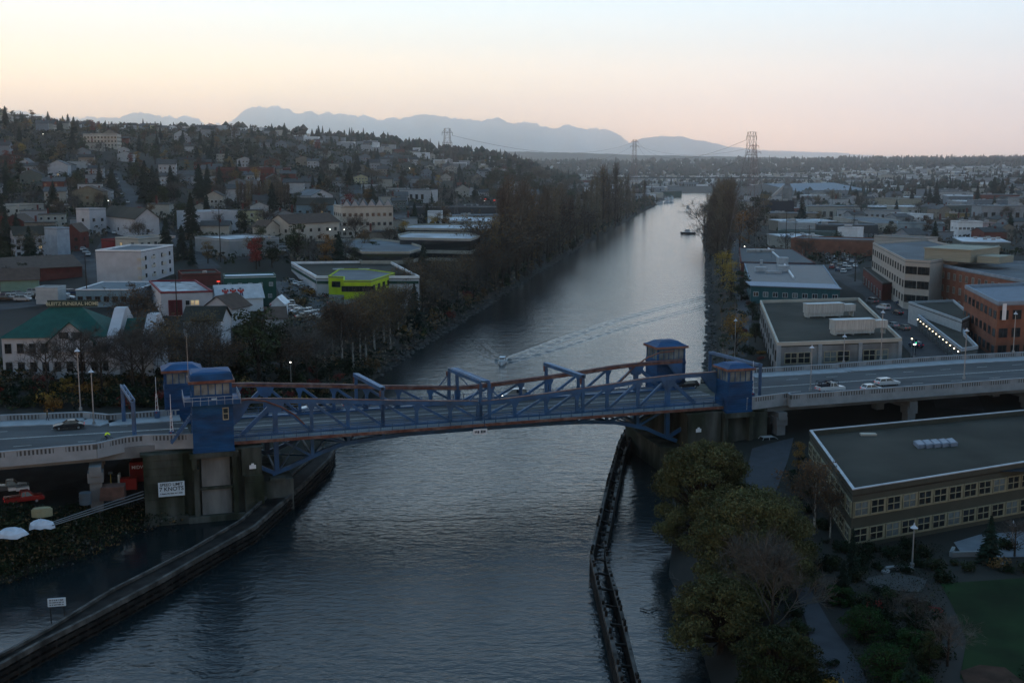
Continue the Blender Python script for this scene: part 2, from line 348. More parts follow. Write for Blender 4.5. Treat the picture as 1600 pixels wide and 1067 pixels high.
def mat_water():
    m = bpy.data.materials.new('canal_water'); m.use_nodes = True; t = m.node_tree; n = t.nodes; l = t.links; b = n['Principled BSDF']
    b.inputs['Base Color'].default_value = (.006, .012, .014, 1); b.inputs['Roughness'].default_value = .12; b.inputs['IOR'].default_value = 1.33
    g = n.new('ShaderNodeNewGeometry'); mp = n.new('ShaderNodeMapping'); l.new(g.outputs['Position'], mp.inputs[0]); mp.inputs['Rotation'].default_value = (0, 0, R(12)); mp.inputs['Scale'].default_value = (.8, 1.6, 1)
    prev = None; av = n.new('ShaderNodeAttribute'); av.attribute_name = 'calm'
    for sc_, st, dt in ((.12, .22, 2), (.66, .76, 3), (2.2, .62, 2)):
        nz = n.new('ShaderNodeTexNoise'); nz.inputs['Scale'].default_value = sc_; nz.inputs['Detail'].default_value = dt; nz.inputs['Distortion'].default_value = .3; l.new(mp.outputs[0], nz.inputs[0])
        bp = n.new('ShaderNodeBump'); ml = n.new('ShaderNodeMath'); ml.operation = 'MULTIPLY_ADD'; ml.inputs[1].default_value = -st * .82; ml.inputs[2].default_value = st; l.new(av.outputs['Fac'], ml.inputs[0]); l.new(ml.outputs[0], bp.inputs['Strength']); bp.inputs['Distance'].default_value = .33 / sc_ * .42; l.new(nz.outputs[0], bp.inputs['Height'])
        if prev: l.new(prev.outputs[0], bp.inputs['Normal'])
        prev = bp
    l.new(prev.outputs[0], b.inputs['Normal']); return m
wt = struct(grid_mesh('water', X, Y, wake(X, Y), mat_water()))
_cp = [[G(*p) for p in L_] for L_ in ([(-300, 1200), (-80, 1075), (60, 998), (150, 950), (250, 900), (300, 870), (390, 815), (500, 712), (480, 690), (300, 780), (-400, 830)], [(985, 668), (965, 765), (950, 850), (975, 960), (1000, 1060), (1015, 1120), (1300, 1120), (1120, 680)])]
def _calm():
    x = X.ravel(); y = Y.ravel(); c = np.zeros(len(x), np.float32)
    for P in _cp:
        ins = np.zeros(len(x), bool); n = len(P)
        for i in range(n):
            a, b = P[i], P[(i + 1) % n]
            if a.y != b.y: ins ^= ((a.y > y) != (b.y > y)) & (x < (b.x - a.x) * (y - a.y) / (b.y - a.y) + a.x)
        c = np.maximum(c, ins * (1.0 if P is _cp[0] else .55))
    return c
_at = wt.data.attributes.new('calm', 'FLOAT', 'POINT'); _at.data.foreach_set('value', _calm().astype(np.float32))
# ------------------------------------------------------------------ draped patches (roads, lots, lawn, path)
def patch(name, poly, mat, dz=.08, cell=8, kind='structure', flat=None):
    bm = bmesh.new(); vs = [bm.verts.new((p[0], p[1], 0)) for p in poly]; bm.faces.new(vs)
    if flat is None:
        xs = [p[0] for p in poly]; ys = [p[1] for p in poly]
        for ax, lo, hi in ((0, min(xs), max(xs)), (1, min(ys), max(ys))):
            k = math.ceil(lo / cell) * cell
            while k < hi:
                co = (k, 0, 0) if ax == 0 else (0, k, 0); no = (1, 0, 0) if ax == 0 else (0, 1, 0)
                bmesh.ops.bisect_plane(bm, geom=bm.verts[:] + bm.edges[:] + bm.faces[:], plane_co=co, plane_no=no); k += cell
        x = np.array([v.co.x for v in bm.verts]); y = np.array([v.co.y for v in bm.verts]); h = hgt(x, y) + dz
        for v, q in zip(bm.verts, h): v.co.z = q
    else:
        for v in bm.verts: v.co.z = flat
    bmesh.ops.recalc_face_normals(bm, faces=bm.faces)
    if bm.faces[:] and sum(f.normal.z for f in bm.faces) < 0: bmesh.ops.reverse_faces(bm, faces=bm.faces[:])
    me = bpy.data.meshes.new(name); bm.to_mesh(me); bm.free(); me.materials.append(mat); o = put(name, me); o['kind'] = kind; return o
def strip(pts, w):
    l = []; r = []; n = len(pts)
    for i in range(n):
        a = Vector(pts[max(0, i - 1)][:2]); b = Vector(pts[min(n - 1, i + 1)][:2]); d = (b - a).normalized(); k = Vector((-d.y, d.x)) * w / 2; p = Vector(pts[i][:2])
        l.append(p + k); r.append(p - k)
    return l + r[::-1]
def pxs(l): return [T(*p) for p in l]
ROADS = []
def road(name, px, w, mat=asphd, dz=.10):
    P = pxs(px); 
    for a, b in zip(P[:-1], P[1:]): ROADS.append((a, b, w))
    return patch(name, strip(P, w), mat, dz)
road('street', [(-60, 486), (60, 474), (170, 466), (235, 466), (330, 494)], 12)
road('street', [(150, 420), (165, 395), (185, 360), (200, 340), (212, 318), (196, 296), (183, 280), (176, 268)], 9)
road('street', [(175, 468), (160, 440), (150, 420), (128, 398), (110, 372)], 8)
road('street', [(330, 420), (300, 395), (262, 372), (240, 350)], 8)
road('street', [(440, 392), (500, 385), (560, 372), (640, 335), (760, 318)], 8)
road('street', [(1500, 640), (1478, 585), (1440, 540), (1405, 500), (1370, 462), (1330, 440), (1300, 430)], 9)
road('street', [(1405, 500), (1450, 480), (1500, 470)], 8)
road('street', [(1150, 560), (1165, 480), (1156, 430), (1150, 395), (1152, 360)], 5)
patch('parking_lot', pxs([(428, 440), (455, 440), (495, 462), (520, 452), (560, 470), (560, 500), (540, 530), (500, 520), (450, 490)]), asph, .14)
patch('parking_lot', pxs([(-40, 470), (-40, 445), (60, 446), (100, 470)]), asphd, .15)
patch('parking_lot', pxs([(1290, 428), (1285, 398), (1335, 398), (1345, 425), (1320, 432)]), asphd, .15)
patch('parking_lot', pxs([(325, 392), (420, 384), (440, 400), (345, 410)]), asphd, .14)
patch('parking_lot', pxs([(1290, 345), (1370, 340), (1376, 352), (1300, 356)]), asphd, .15)
patch('leaf_covered_path', [G(x, y, 3.0) for x, y in [(1128, 572), (1126, 500), (1122, 450), (1128, 420), (1140, 440), (1150, 500), (1152, 572)]], litter, .12)
patch('path', [G(x, y, 5) for x, y in [(1175, 705), (1240, 690), (1232, 720), (1212, 770), (1165, 800), (1165, 740)]], pathm, .1, 4)
patch('path', [G(x, y, 4.6) for x, y in [(1250, 900), (1268, 930), (1300, 985), (1340, 1040), (1370, 1100), (1285, 1100), (1270, 1040), (1262, 985), (1240, 920)]], pathm, .1, 4)
patch('lawn', [G(x, y, 5) for x, y in [(1470, 912), (1680, 898), (1680, 1120), (1500, 1060), (1510, 1000), (1490, 950)]], grass, .06, 6)
patch('planting_bed', [G(x, y, 5) for x, y in [(1500, 1050), (1530, 1040), (1570, 1044), (1610, 1075), (1620, 1110), (1520, 1100)]], litter, .14, 6)
patch('plaza', [G(x, y, 5) for x, y in [(1490, 848), (1530, 836), (1620, 828), (1640, 870), (1540, 872), (1500, 862)]], M('plaza_paving', (.12, .14, .16), .85), .1, 6)
patch('garden_path', [G(x, y, 5) for x, y in [(1345, 905), (1400, 895), (1450, 905), (1440, 925), (1410, 925), (1360, 915)]], M('gravel_path', (.05, .052, .052), .9), .1, 6)
patch('construction_yard', [G(x, y, 5) for x, y in [(-160, 815), (-30, 835), (60, 808), (150, 785), (225, 760), (225, 715), (-160, 715)]], M('yard_gravel', (.035, .037, .04), .95, .3, .4), .06, 8)
# low riprap of separate looking stones along the right bank and a rough left bank
def rocks(name, pts, n, smin, smax, spread, seed, lift=.3):
    r = random.Random(seed); mb = MB(); P = [G(*p) for p in pts]
    ico = bmesh.new(); bmesh.ops.create_icosphere(ico, subdivisions=1, radius=1); iv = [v.co.copy() for v in ico.verts]; fc = [tuple(v.index for v in f.verts) for f in ico.faces]; ico.free()
    for i in range(n):
        k = r.random() ** .7 * (len(P) - 1); j = min(int(k), len(P) - 2); p = P[j].lerp(P[j + 1], k - j) + Vector((r.uniform(-spread, spread), r.uniform(-spread, spread), 0))
        s = r.uniform(smin, smax); z = max(hz(p.x, p.y), -.2) + lift * s * .5; sh = [r.uniform(.7, 1.3) for _ in iv]; a = r.random() * 6
        mb.add([(p.x + (c.x * math.cos(a) - c.y * math.sin(a)) * s * q, p.y + (c.x * math.sin(a) + c.y * math.cos(a)) * s * q, z + c.z * s * .6 * q) for c, q in zip(iv, sh)], fc)
    o = mb.build(name, rock); o['kind'] = 'stuff'; o['label'] = 'dark angular stones heaped along the waterline'; return o
rocks('riprap', [(1108, 600), (1111, 560), (1111, 500), (1108, 450), (1106, 400), (1100, 365)], 900, .4, 1.1, 1.5, 1)
rocks('riprap', [(585, 592), (640, 552), (700, 515), (760, 477), (850, 420), (930, 372), (1000, 333)], 900, .3, 1.0, 1.3, 2)
# ------------------------------------------------------------------ far hills and mountains
def ridge(name, sky, D, depth, zb, mat, seed, rough, kind='structure', nx=1300, nd_=26, spurs=.8):
    r = np.random.default_rng(seed); px = np.array([p[0] for p in sky], float); py = np.array([p[1] for p in sky], float)
    q = np.linspace(px[0], px[-1], nx); top = H + (255 - np.interp(q, px, py)) / 1800 * D
    def fbm(n, o0):
        s = np.zeros(n); 
        for k in range(7):
            m_ = int(o0 * 2 ** k) + 2; s += np.interp(np.linspace(0, m_ - 1, n), np.arange(m_), r.uniform(-1, 1, m_)) / 1.55 ** k
        return s
    jag = fbm(nx, 45) * rough
    X = np.zeros((nd_, nx)); Y = X.copy(); Z = X.copy()
    for i in range(nd_):
        t = i / (nd_ - 1); s = 1 - abs(t * 2 - 1.0) if t > .5 else t * 2
        d = D - depth * .5 + depth * t
        X[i] = (q - 800) / 1800 * d; Y[i] = d
        e = s ** 1.25; sp = fbm(nx, 60) * (top - zb) * .13 * spurs * math.sin(math.pi * s)
        Z[i] = zb + (top - zb) * e + jag * e ** 3 + sp
    return struct(grid_mesh(name, X, Y, Z, mat))
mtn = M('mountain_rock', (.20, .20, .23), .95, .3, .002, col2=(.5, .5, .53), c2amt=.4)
ridge('mountains', [(-500, 205), (-200, 190), (0, 178), (50, 175), (90, 184), (150, 186), (200, 180), (232, 173), (260, 181), (330, 190), (360, 186), (385, 173), (400, 170), (455, 166), (470, 172), (490, 172), (520, 178),
      (560, 183), (600, 185), (650, 180), (700, 181), (750, 184), (800, 187), (850, 190), (870, 196), (905, 203), (960, 207), (990, 222), (1080, 240), (1200, 252), (1500, 262)], 27000, 4500, 0, mtn, 3, 105)
ridge('mountains', [(800, 262), (900, 246), (960, 232), (1000, 216), (1030, 211), (1060, 211), (1090, 220), (1130, 228), (1200, 235), (1260, 239), (1300, 238), (1360, 243), (1440, 247), (1600, 251), (1900, 254), (2300, 254)], 24000, 3000, 0, mtn, 5, 16)
farwood = M('far_forest', (.02, .032, .036), .95, .5, .02)
ridge('far_hills', [(-500, 250), (600, 245), (700, 236), (800, 236), (900, 238), (1000, 241), (1100, 243), (1200, 246), (1300, 248), (1600, 252), (2300, 254)], 8200, 900, 0, farwood, 8, 5, spurs=.2)
# ================================================================== bascule bridge
ZD = 11.8
topz = lambda u: float(np.interp(u, [-42, -36, -24, -12, -3, 0, 3, 12, 24, 30, 36, 44], [17.9, 17.7, 16.8, 15.8, 15.15, 14.95, 14.95, 15.5, 16.4, 17.0, 17.3, 17.4]))
botz = lambda u: float(np.interp(u, [-33.5, -30, -24, -18, -12, 0, 12, 18, 24, 30, 36], [5.4, 6.9, 9.3, 10.0, 10.25, 10.3, 10.25, 10.1, 9.7, 8.3, 5.4]))
def leaf(s, label):
    root = bframe(thing('bridge_leaf', label, 'drawbridge', group='two leaves of the drawbridge'))
    U = [-33.5, -27.8, -22, -16.3, -10.7, -5, -.25] if s < 0 else [34.5, 28.8, 23, 17.4, 11.8, 6.2, .25]
    end = -40.2 if s < 0 else 43.9; tail = -38.8 if s < 0 else 39.8
    for v, far in ((0, False), (13.5, True)):
        mb = MB()
        pts = [end] + U
        for a, b in zip(pts[:-1], pts[1:]):
            n = 3
            for k in range(n):
                p, q = a + (b - a) * k / n, a + (b - a) * (k + 1) / n
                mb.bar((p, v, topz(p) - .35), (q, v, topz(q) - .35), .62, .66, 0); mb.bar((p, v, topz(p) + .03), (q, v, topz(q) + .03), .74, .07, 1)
                if far: mb.bar((p, v - .34, topz(p) - .35), (q, v - .34, topz(q) - .35), .06, .5, 1)
        # bottom chord arching down to the pier
        bp = [-34.2, -31.5, -29, -26, -23, -20, -16, -12, -8, -4, -.25] if s < 0 else [36.4, 33.5, 30.5, 27.5, 24.5, 21, 17, 13, 9, 5, .25]
        for a, b in zip(bp[:-1], bp[1:]): mb.bar((a, v, botz(a)), (b, v, botz(b)), .6, .62, 0)
        # deck line chord
        mb.bar((end, v, ZD - .1), (-s * -.25 if False else (U[-1]), v, ZD - .1), .5, .6, 0)
        for i, u in enumerate(U):
            w = .75 if i == 0 else .5
            mb.bar((u, v, botz(u)), (u, v, topz(u) - .6), w, w, 0)
            if i + 1 < len(U) - 0 and i < len(U) - 1:
                nx = U[i + 1]; mb.bar((u - s * .3, v, topz(u) - .7), (nx + s * .25, v, ZD + .3), .42, .42, 0)
                if botz(u) < 9.9: mb.bar((u, v, ZD - .5), (nx, v, botz(nx)), .35, .35, 0)
                mb.add([(u - .75, v - .23, topz(u) - .7), (u + .75, v - .23, topz(u) - .7), (u + .3, v - .23, topz(u) - 1.7), (u - .3, v - .23, topz(u) - 1.7)], [(0, 1, 2, 3)] if True else [], 0)
        u0 = U[0]
        mb.bar((u0 + s * .2, v, topz(u0) - .7), (tail, v, ZD + .2), .6, .6, 0)
        mb.bar((u0 + s * .1, v, botz(u0)), (tail + s * 1.0, v, botz(u0) + 3.2), .5, .6, 0)
        for side in (-1, 1):
            y = v + side * .33
            mb.add([(u0 - 1.5, y, topz(u0) - .6), (u0 + 1.5, y, topz(u0) - .6), (u0 + .8, y, topz(u0) - 2.2), (u0 - .8, y, topz(u0) - 2.2)], [(0, 1, 2, 3)], 0)
            mb.add([(end, y, topz(end) - .6), (end - s * 3.0, y, topz(end) - .65), (end - s * 1.2, y, ZD + 2.6), (end, y, ZD + 1.6)], [(0, 1, 2, 3)], 0)
        mb.build('truss', [steel, rust], root)
    # roadway, kerbs, sidewalks
    a, b = (end - 2, -.06) if s < 0 else (.06, end + 2.5)
    mb = MB(); mb.box(a, .75, ZD - .35, b, 12.75, ZD, 0)
    for v in (3.75, 9.75): mb.box(a, v - .06, ZD, b, v + .06, ZD + .012, 1)
    for v in (6.6, 6.9): mb.box(a, v - .05, ZD, b, v + .05, ZD + .012, 1)
    mb.box(a, .32, ZD - .3, b, .75, ZD + .25, 2); mb.box(a, 12.75, ZD - .3, b, 13.18, ZD + .25, 2)
    mb.build('roadway', [asph, paint, steel], root)
    mb = MB()
    for v0, v1 in ((-3.0, -.36), (13.86, 16.5)):
        mb.box(a + (2 if s < 0 else 0), v0, ZD - .28, b - (0 if s < 0 else 2.5), v1, ZD - .06, 0)
    mb.build('sidewalk', [conc], root)
    mb = MB(); e0, e1 = (end, -.06) if s < 0 else (.06, end)
    for v in (-3.06, 16.56): mb.box(e0, v - .06, ZD - .5, e1, v + .06, ZD - .02, 0)
    mb.build('deck_edge', [rust], root)
    mb = MB()
    for v in (-2.95, 16.45):
        mb.box(e0, v - .04, ZD + .98, e1, v + .04, ZD + 1.06, 0); mb.box(e0, v - .03, ZD + .5, e1, v + .03, ZD + .55, 0); mb.box(e0, v - .03, ZD + .1, e1, v + .03, ZD + .15, 0)
        n = int(abs(e1 - e0) / 1.9)
        for k in range(n + 1):
            u = e0 + (e1 - e0) * k / n; mb.box(u - .05, v - .05, ZD - .1, u + .05, v + .05, ZD + 1.1, 0)
        k = e0
        while k < e1:
            mb.box(k - .012, v - .012, ZD + .1, k + .012, v + .012, ZD + 1.0, 0); k += .3
    # inner railing on the truss
    for v in (.42, 13.08):
        mb.box(e0, v - .05, ZD + .75, e1, v + .05, ZD + .9, 0); mb.box(e0, v - .05, ZD + .45, e1, v + .05, ZD + .55, 0)
    mb.build('railing', [steel], root)
    # floor beams, stringers and cantilever brackets under the deck
    mb = MB()
    for u in U:
        mb.box(u - .18, .3, ZD - 1.25, u + .18, 13.2, ZD - .4, 0)
        for v, w in ((-.3, -3.0), (13.8, 16.5)): mb.bar((u, v, ZD - 1.0), (u, w, ZD - .4), .25, .3)
        mb.bar((u, .2, botz(u)), (u, 13.3, botz(u)), .3, .3)
    for v in (2.5, 5, 7.5, 10, 12): mb.box(e0, v - .12, ZD - .85, e1, v + .12, ZD - .38)
    for i in range(len(U) - 1): mb.bar((U[i], .2, botz(U[i])), (U[i + 1], 13.3, botz(U[i + 1])), .22, .22); mb.bar((U[i + 1], .2, botz(U[i + 1])), (U[i], 13.3, botz(U[i])), .22, .22)
    mb.build('floor_beams', [steel], root)
    # overhead frames
    def frame(u, w, dbl):
        mb = MB(); un, uf = u + .9, u - .9
        for q in ((-.75, .75) if dbl else (0,)):
            for v, uu in ((0, un), (13.5, uf)):
                mb.bar((uu + q, v, ZD), (uu + q, v, 17.75), .5, .5, 0, up=(1, 0, 0))
                mb.bar((uu + q + (-.28 if q <= 0 else .28), v, 16.7), (uu + q + (-.28 if q <= 0 else .28), v, 17.8), .06, .5, 1, up=(1, 0, 0))
        for q in ((-.75, .75) if dbl else (-.35, .35)): mb.bar((uf + q, 13.7, 18.0), (un + q, -.2, 18.0), .22, .6, 0)
        n = 9
        for k in range(n):
            t0, t1 = k / n, (k + 1) / n; h = .75 if dbl else .35; a_ = Vector((uf, 13.7, 18.0)).lerp(Vector((un, -.2, 18)), t0); b_ = Vector((uf, 13.7, 18.0)).lerp(Vector((un, -.2, 18)), t1)
            x = h if k % 2 else -h; mb.bar(a_ + Vector((x, 0, 0)), b_ - Vector((x, 0, 0)), .14, .14, 2)
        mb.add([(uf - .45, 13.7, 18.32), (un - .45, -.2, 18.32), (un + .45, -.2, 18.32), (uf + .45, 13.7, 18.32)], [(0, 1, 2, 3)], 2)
        if dbl:
            for v, uu in ((0, un), (13.5, uf)):
                for sg in (-1, 1): mb.bar((uu + sg * .8, v, 17.2), (uu + sg * 3.4, v, 14.2), .18, .18)
        return mb
    if s < 0:
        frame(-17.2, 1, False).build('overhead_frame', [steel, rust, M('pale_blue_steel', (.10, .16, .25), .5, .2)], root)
    else:
        frame(.1, 1, True).build('overhead_frame', [steel, rust, M('pale_blue_steel', (.10, .16, .25), .5, .2)], root)
        frame(17.6, 1, False).build('overhead_frame', [steel, rust, M('pale_blue_steel', (.10, .16, .25), .5, .2)], root)
    # curved guard pipes near the towers
    mb = MB()
    arc = [(-40, 17.6), (-37.5, 17.75), (-35, 17.3), (-32.5, 16.2), (-30.5, 14.8), (-29, 13.2)] if s < 0 else [(42, 19.2), (39, 19.0), (36.5, 18.2), (34, 16.7), (32, 14.9), (30.6, 13.3)]
    vv = -.55 if s < 0 else 13.0
    for p, q in zip(arc[:-1], arc[1:]): mb.cyl((p[0], vv, p[1]), (q[0], vv, q[1]), .13, n=6)
    mb.build('guard_pipe', [rust], root)
    return root
leafL = leaf(-1, 'left leaf of the blue steel drawbridge, nearer the tall tower with the balcony')
leafR = leaf(1, 'right leaf of the blue steel drawbridge, reaching the tower beside the grey viaduct')
mark(BW(-20, 6, 0), 'the left leaf of the drawbridge'); mark(BW(20, 6, 0), 'the right leaf of the drawbridge')
def strokes(parent, x0, x1, z, h, y, m, seed):
    """a line of lettering too small to read in the photograph: short broken strokes"""
    r = random.Random(seed); mb = MB(); x = x0
    while x < x1: w = h * r.uniform(.25, .6); mb.box(x, y, z - h * r.uniform(.3, .5), x + w, y + .02, z + h * r.uniform(.3, .5)); x += w + h * r.choice([.18, .18, .6])
    mb.build('lettering', [m], parent)
# clearance board hung under the span
t = bframe(thing('clearance_sign', 'small white board hung under the middle of the blue drawbridge', 'sign'))
t.location = BW(-.8, -3.2, 0); mb = MB(); mb.box(-1.2, -.06, 10.05, 1.2, .06, 10.95); mb.box(-1.0, .0, 10.9, -.9, .1, 11.4, 1); mb.box(.9, .0, 10.9, 1.0, .1, 11.4, 1); mb.build('board', [white, steel], t)
strokes(t, -.95, .9, 10.5, .5, -.09, M('sign_black', (.015, .02, .03), .7), 4)
# ------------------------------------------------------------------ towers
def tower(u0, u1, v0, v1, zb, zbal, zw, zeave, zroof, label, balcony=False, stair=False):
    root = bframe(thing('bridge_tower', label, 'bridge tower', group='four blue corner towers of the drawbridge'))
    mb = MB(); mb.box(u0, v0, zb, u1, v1, zw)
    for z in (zb + .02, zbal): mb.box(u0 - .14, v0 - .14, z, u1 + .14, v1 + .14, z + .35)
    for uu in (u0 - .06, u1 - .2):
        for vv in (v0 - .06, v1 - .2): mb.box(uu, vv, zb + .3, uu + .26, vv + .26, zw)
    n = int((zw - zb) / .45)
    for k in range(1, n): z = zb + .4 + k * .45; mb.box(u0 - .03, v0 - .03, z, u1 + .03, v1 + .03, z + .05) if z < zw - .2 else None
    mb.build('wall', [steelw], root)
    ins = .12; zt = zeave
    for uu in (u0, u1 - .3):
        for vv in (v0, v1 - .3): mb = MB(); mb.box(uu, vv, zw, uu + .3, vv + .3, zt); mb.build('corner_post', [steelw], root)
    # the ring of windows as one pane band per side with mullions
    for side in range(4):
        mb = MB(); L_ = (u1 - u0 if side % 2 == 0 else v1 - v0) - .6; k = max(3, int(L_ / 1.0))
        mb.box(0, -.03, 0, L_, .03, zt - zw, 1)
        for j in range(k + 1): mb.box(L_ * j / k - .07, -.09, 0, L_ * j / k + .07, .09, zt - zw, 0)
        mb.box(0, -.1, -.02, L_, .1, .12, 0); mb.box(0, -.1, zt - zw - .2, L_, .1, zt - zw, 0)
        o = mb.build('window', [steelw, glassw], root)
        o.location = [(u0 + .3, v0 + ins, zw), (u1 - ins, v0 + .3, zw), (u1 - .3, v1 - ins, zw), (u0 + ins, v1 - .3, zw)][side]; o.rotation_euler = (0, 0, side * math.pi / 2)
    mb = MB(); e = .45
    mb.box(u0 - e, v0 - e, zeave, u1 + e, v1 + e, zeave + .42, 1)
    # low hipped roof curved up to a flat crown, with raised gable fronts
    st = [(e - .25, zeave + .42), (e - .4, zroof - .25), (e - .7, zroof), (-(u1 - u0) * .3, zroof + .2)] if balcony else [(e, zeave + .42), (e - .55, zeave + .62), (-(u1 - u0) * .18, zeave + .42 + (zroof - zeave - .42) * .8), (-(u1 - u0) * .34, zroof)]
    rings = [[(u0 - a, v0 - a, z), (u1 + a, v0 - a, z), (u1 + a, v1 + a, z), (u0 - a, v1 + a, z)] for a, z in st]
    for r0, r1 in zip(rings[:-1], rings[1:]): mb.add(r0 + r1, [(i, (i + 1) % 4, 4 + (i + 1) % 4, 4 + i) for i in range(4)], 0)
    mb.add(rings[-1], [(0, 1, 2, 3)], 0)
    um = (u0 + u1) / 2
    mb.build('roof', [steelw, rust], root)
    if balcony:
        mb = MB(); b = 1.15; z = zbal + .35
        mb.box(u0 - b, v0 - b, z, u1 + b, v1 + b, z + .22, 0); mb.box(u0 - b, v0 - b, z + .2, u1 + b, v0 - b + .06, z + .75, 0)
        mb.build('balcony', [steelw], root)
        mb = MB()
        for zz in (z + .75, z + 1.25):
            for p, q in (((u0 - b, v0 - b), (u1 + b, v0 - b)), ((u1 + b, v0 - b), (u1 + b, v1 + b)), ((u0 - b, v0 - b), (u0 - b, v1 + b))): mb.bar((*p, zz), (*q, zz), .07)
        for k in range(8):
            x = u0 - b + (u1 - u0 + 2 * b) * k / 7; mb.bar((x, v0 - b, z), (x, v0 - b, z + 1.3), .06)
            y = v0 - b + (v1 - v0 + 2 * b) * k / 7; mb.bar((u1 + b, y, z), (u1 + b, y, z + 1.3), .06); mb.bar((u0 - b, y, z), (u0 - b, y, z + 1.3), .06)
        mb.build('balcony_railing', [M('pale_rail', (.25, .3, .36), .5, .1)], root)
        mb = MB(); mb.cyl((u0 - .2, v1 - .5, zeave), (u0 - .2, v1 - .5, zroof + 5.5), .05, .03, 6); mb.build('antenna', [metal], root)
        mb = MB(); mb.box(u1 - 1.5, v0 - .1, zb + 4.9, u1 - .6, v0, zb + 6.8, 0); mb.box(u1 - 1.38, v0 - .13, zb + 5.05, u1 - .72, v0 - .09, zb + 5.8, 1); mb.box(u1 - 1.38, v0 - .13, zb + 5.95, u1 - .72, v0 - .09, zb + 6.65, 1)
        mb.build('window', [M('cream_frame', (.3, .28, .2), .6), glass], root)
        mb = MB(); mb.box(um - .1, v0 - .35, z + .35, um + .7, v0 - .2, z + .85); mb.build('vent_box', [white], root)
    if stair:
        mb = MB(); mb.bar((u0 - 3.2, v0 + 1, zb + 1.6), (u0, v0 + 1, zbal - 1.5), .12, .4); mb.bar((u0 - 3.2, v0 + 2.2, zb + 1.6), (u0, v0 + 2.2, zbal - 1.5), .12, .4)
        for k in range(14): q = k / 13; mb.box(u0 - 3.2 + q * 3.0, v0 + 1, zb + 1.6 + q * (zbal - zb - 3.1), u0 - 2.9 + q * 3.0, v0 + 2.2, zb + 1.66 + q * (zbal - zb - 3.1))
        mb.build('stair', [steel], root)
    return root
tower(-46.2, -40.3, -4.6, .2, 10.75, 17.9, 19.5, 21.4, 23.0, 'tall near left blue tower with a railed balcony, standing on the stained concrete pier', True, True)
tower(-49.6, -43.9, 15.8, 20.6, 10.75, 16.6, 17.7, 19.7, 21.0, 'blue tower with shingled roof behind the balcony tower, beside the dark trees')
tower(44.0, 48.7, -4.4, .2, 10.75, 15.9, 16.1, 18.2, 19.4, 'near right blue tower on a concrete pier, with a red trimmed roof and cab windows')
tower(39.4, 45.2, 14.6, 19.6, 10.75, 16.4, 17.2, 19.4, 20.8, 'far right blue tower standing alone against the bright water')
# ------------------------------------------------------------------ piers
t = bframe(thing('bridge_pier', 'stained concrete pier under the left end of the drawbridge with a speed limit board', 'bridge pier'))
mb = MB()
for q_ in range(8): mb.box(-53.66, -4.36, 1.6 + q_ * 1.2, -47.84, -4.25, 1.64 + q_ * 1.2); mb.box(-39.0, -4.56, .9 + q_ * .8, -35.95, -4.45, .94 + q_ * .8) if q_ < 7 else None
mb.box(-53.6, -3.4, -2, -36.2, 20.5, 10.6)
mb.box(-53.6, -4.3, -2, -47.9, -3.38, 10.9); mb.box(-53.9, -4.6, -2, -47.4, -3.4, 1.2)
mb.box(-46.9, -5.0, 10.0, -39.7, 1.0, 10.75); mb.box(-46.6, -4.9, 8.3, -45.9, -3.3, 10.0); mb.box(-40.7, -4.9, 8.3, -40.0, -3.3, 10.0)
mb.box(-46.4, -4.6, -2, -45.6, -3.3, 8.3); mb.box(-40.6, -4.6, -2, -39.9, -3.3, 8.3); mb.box(-45.6, -4.4, 4.9, -40.6, -3.3, 5.3); mb.box(-47.4, -4.9, -2, -39.0, -3.35, .9)
mb.box(-38.9, -4.5, -2, -36.0, -3.35, 6.6); mb.box(-39.2, -4.1, 6.6, -36.2, -3.35, 10.9); mb.box(-36.22, -2.2, -2, -31.2, 18, 4.9); mb.box(-34.8, -2.6, 4.9, -32.4, -.9, 5.3)
mb.box(-54.0, -3.9, 10.6, -36.0, 20.9, 10.95)
mb.build('pier_wall', [concd], t)
mb = MB(); mb.box(-45.3, -4.12, .95, -40.9, -3.38, 4.85); mb.box(-45.2, -4.05, 5.35, -41.0, -3.38, 9.9); mb.build('panel', [M('pale_stained_concrete', (.15, .15, .145), .9, .35, .5, stretch=(1, 1, .3), col2=(.06, .06, .05), bump=.2)], t)
mark(BW(-45, -5, 0), 'the left bridge pier')
t = bframe(thing('speed_limit_sign', 'white speed limit board for boats fixed to the left concrete pier', 'sign')); t.location = BW(-49.7, -4.75, 0)
mb = MB(); mb.box(-1.9, -.08, 4.55, 1.9, 0, 6.75); mb.build('board', [M('sign_white', (.48, .56, .62), .5, .08)], t)
sb = M('sign_black', (.015, .02, .03), .7)
text(t, 'SPEED LIMIT', .62, (0, -.09, 6.35), (R(90), 0, 0), sb); text(t, '7 KNOTS', .86, (0, -.09, 5.66), (R(90), 0, 0), sb); strokes(t, -1.6, 1.5, 4.98, .22, -.11, sb, 5)
t = bframe(thing('pier_sign', 'tiny white marker on the left pier beside the blue arch', 'sign', group='white pier markers')); t.location = BW(-37.6, -4.2, 0)
mb = MB(); mb.box(-.5, -.05, 7.6, .5, 0, 8.2); mb.box(-.2, -.05, 8.2, .2, 0, 8.45); mb.build('board', [white], t)
t = bframe(thing('pier_sign', 'tiny white marker on the right pier above the round green tree', 'sign', group='white pier markers')); t.location = BW(38.8, -3.72, 0)
mb = MB(); mb.box(-.5, -.05, 7.6, .5, 0, 8.2); mb.box(-.2, -.05, 8.2, .2, 0, 8.45); mb.build('board', [white], t)
t = bframe(thing('bridge_pier', 'dark concrete pier under the right end of the drawbridge behind the round green tree', 'bridge pier'))
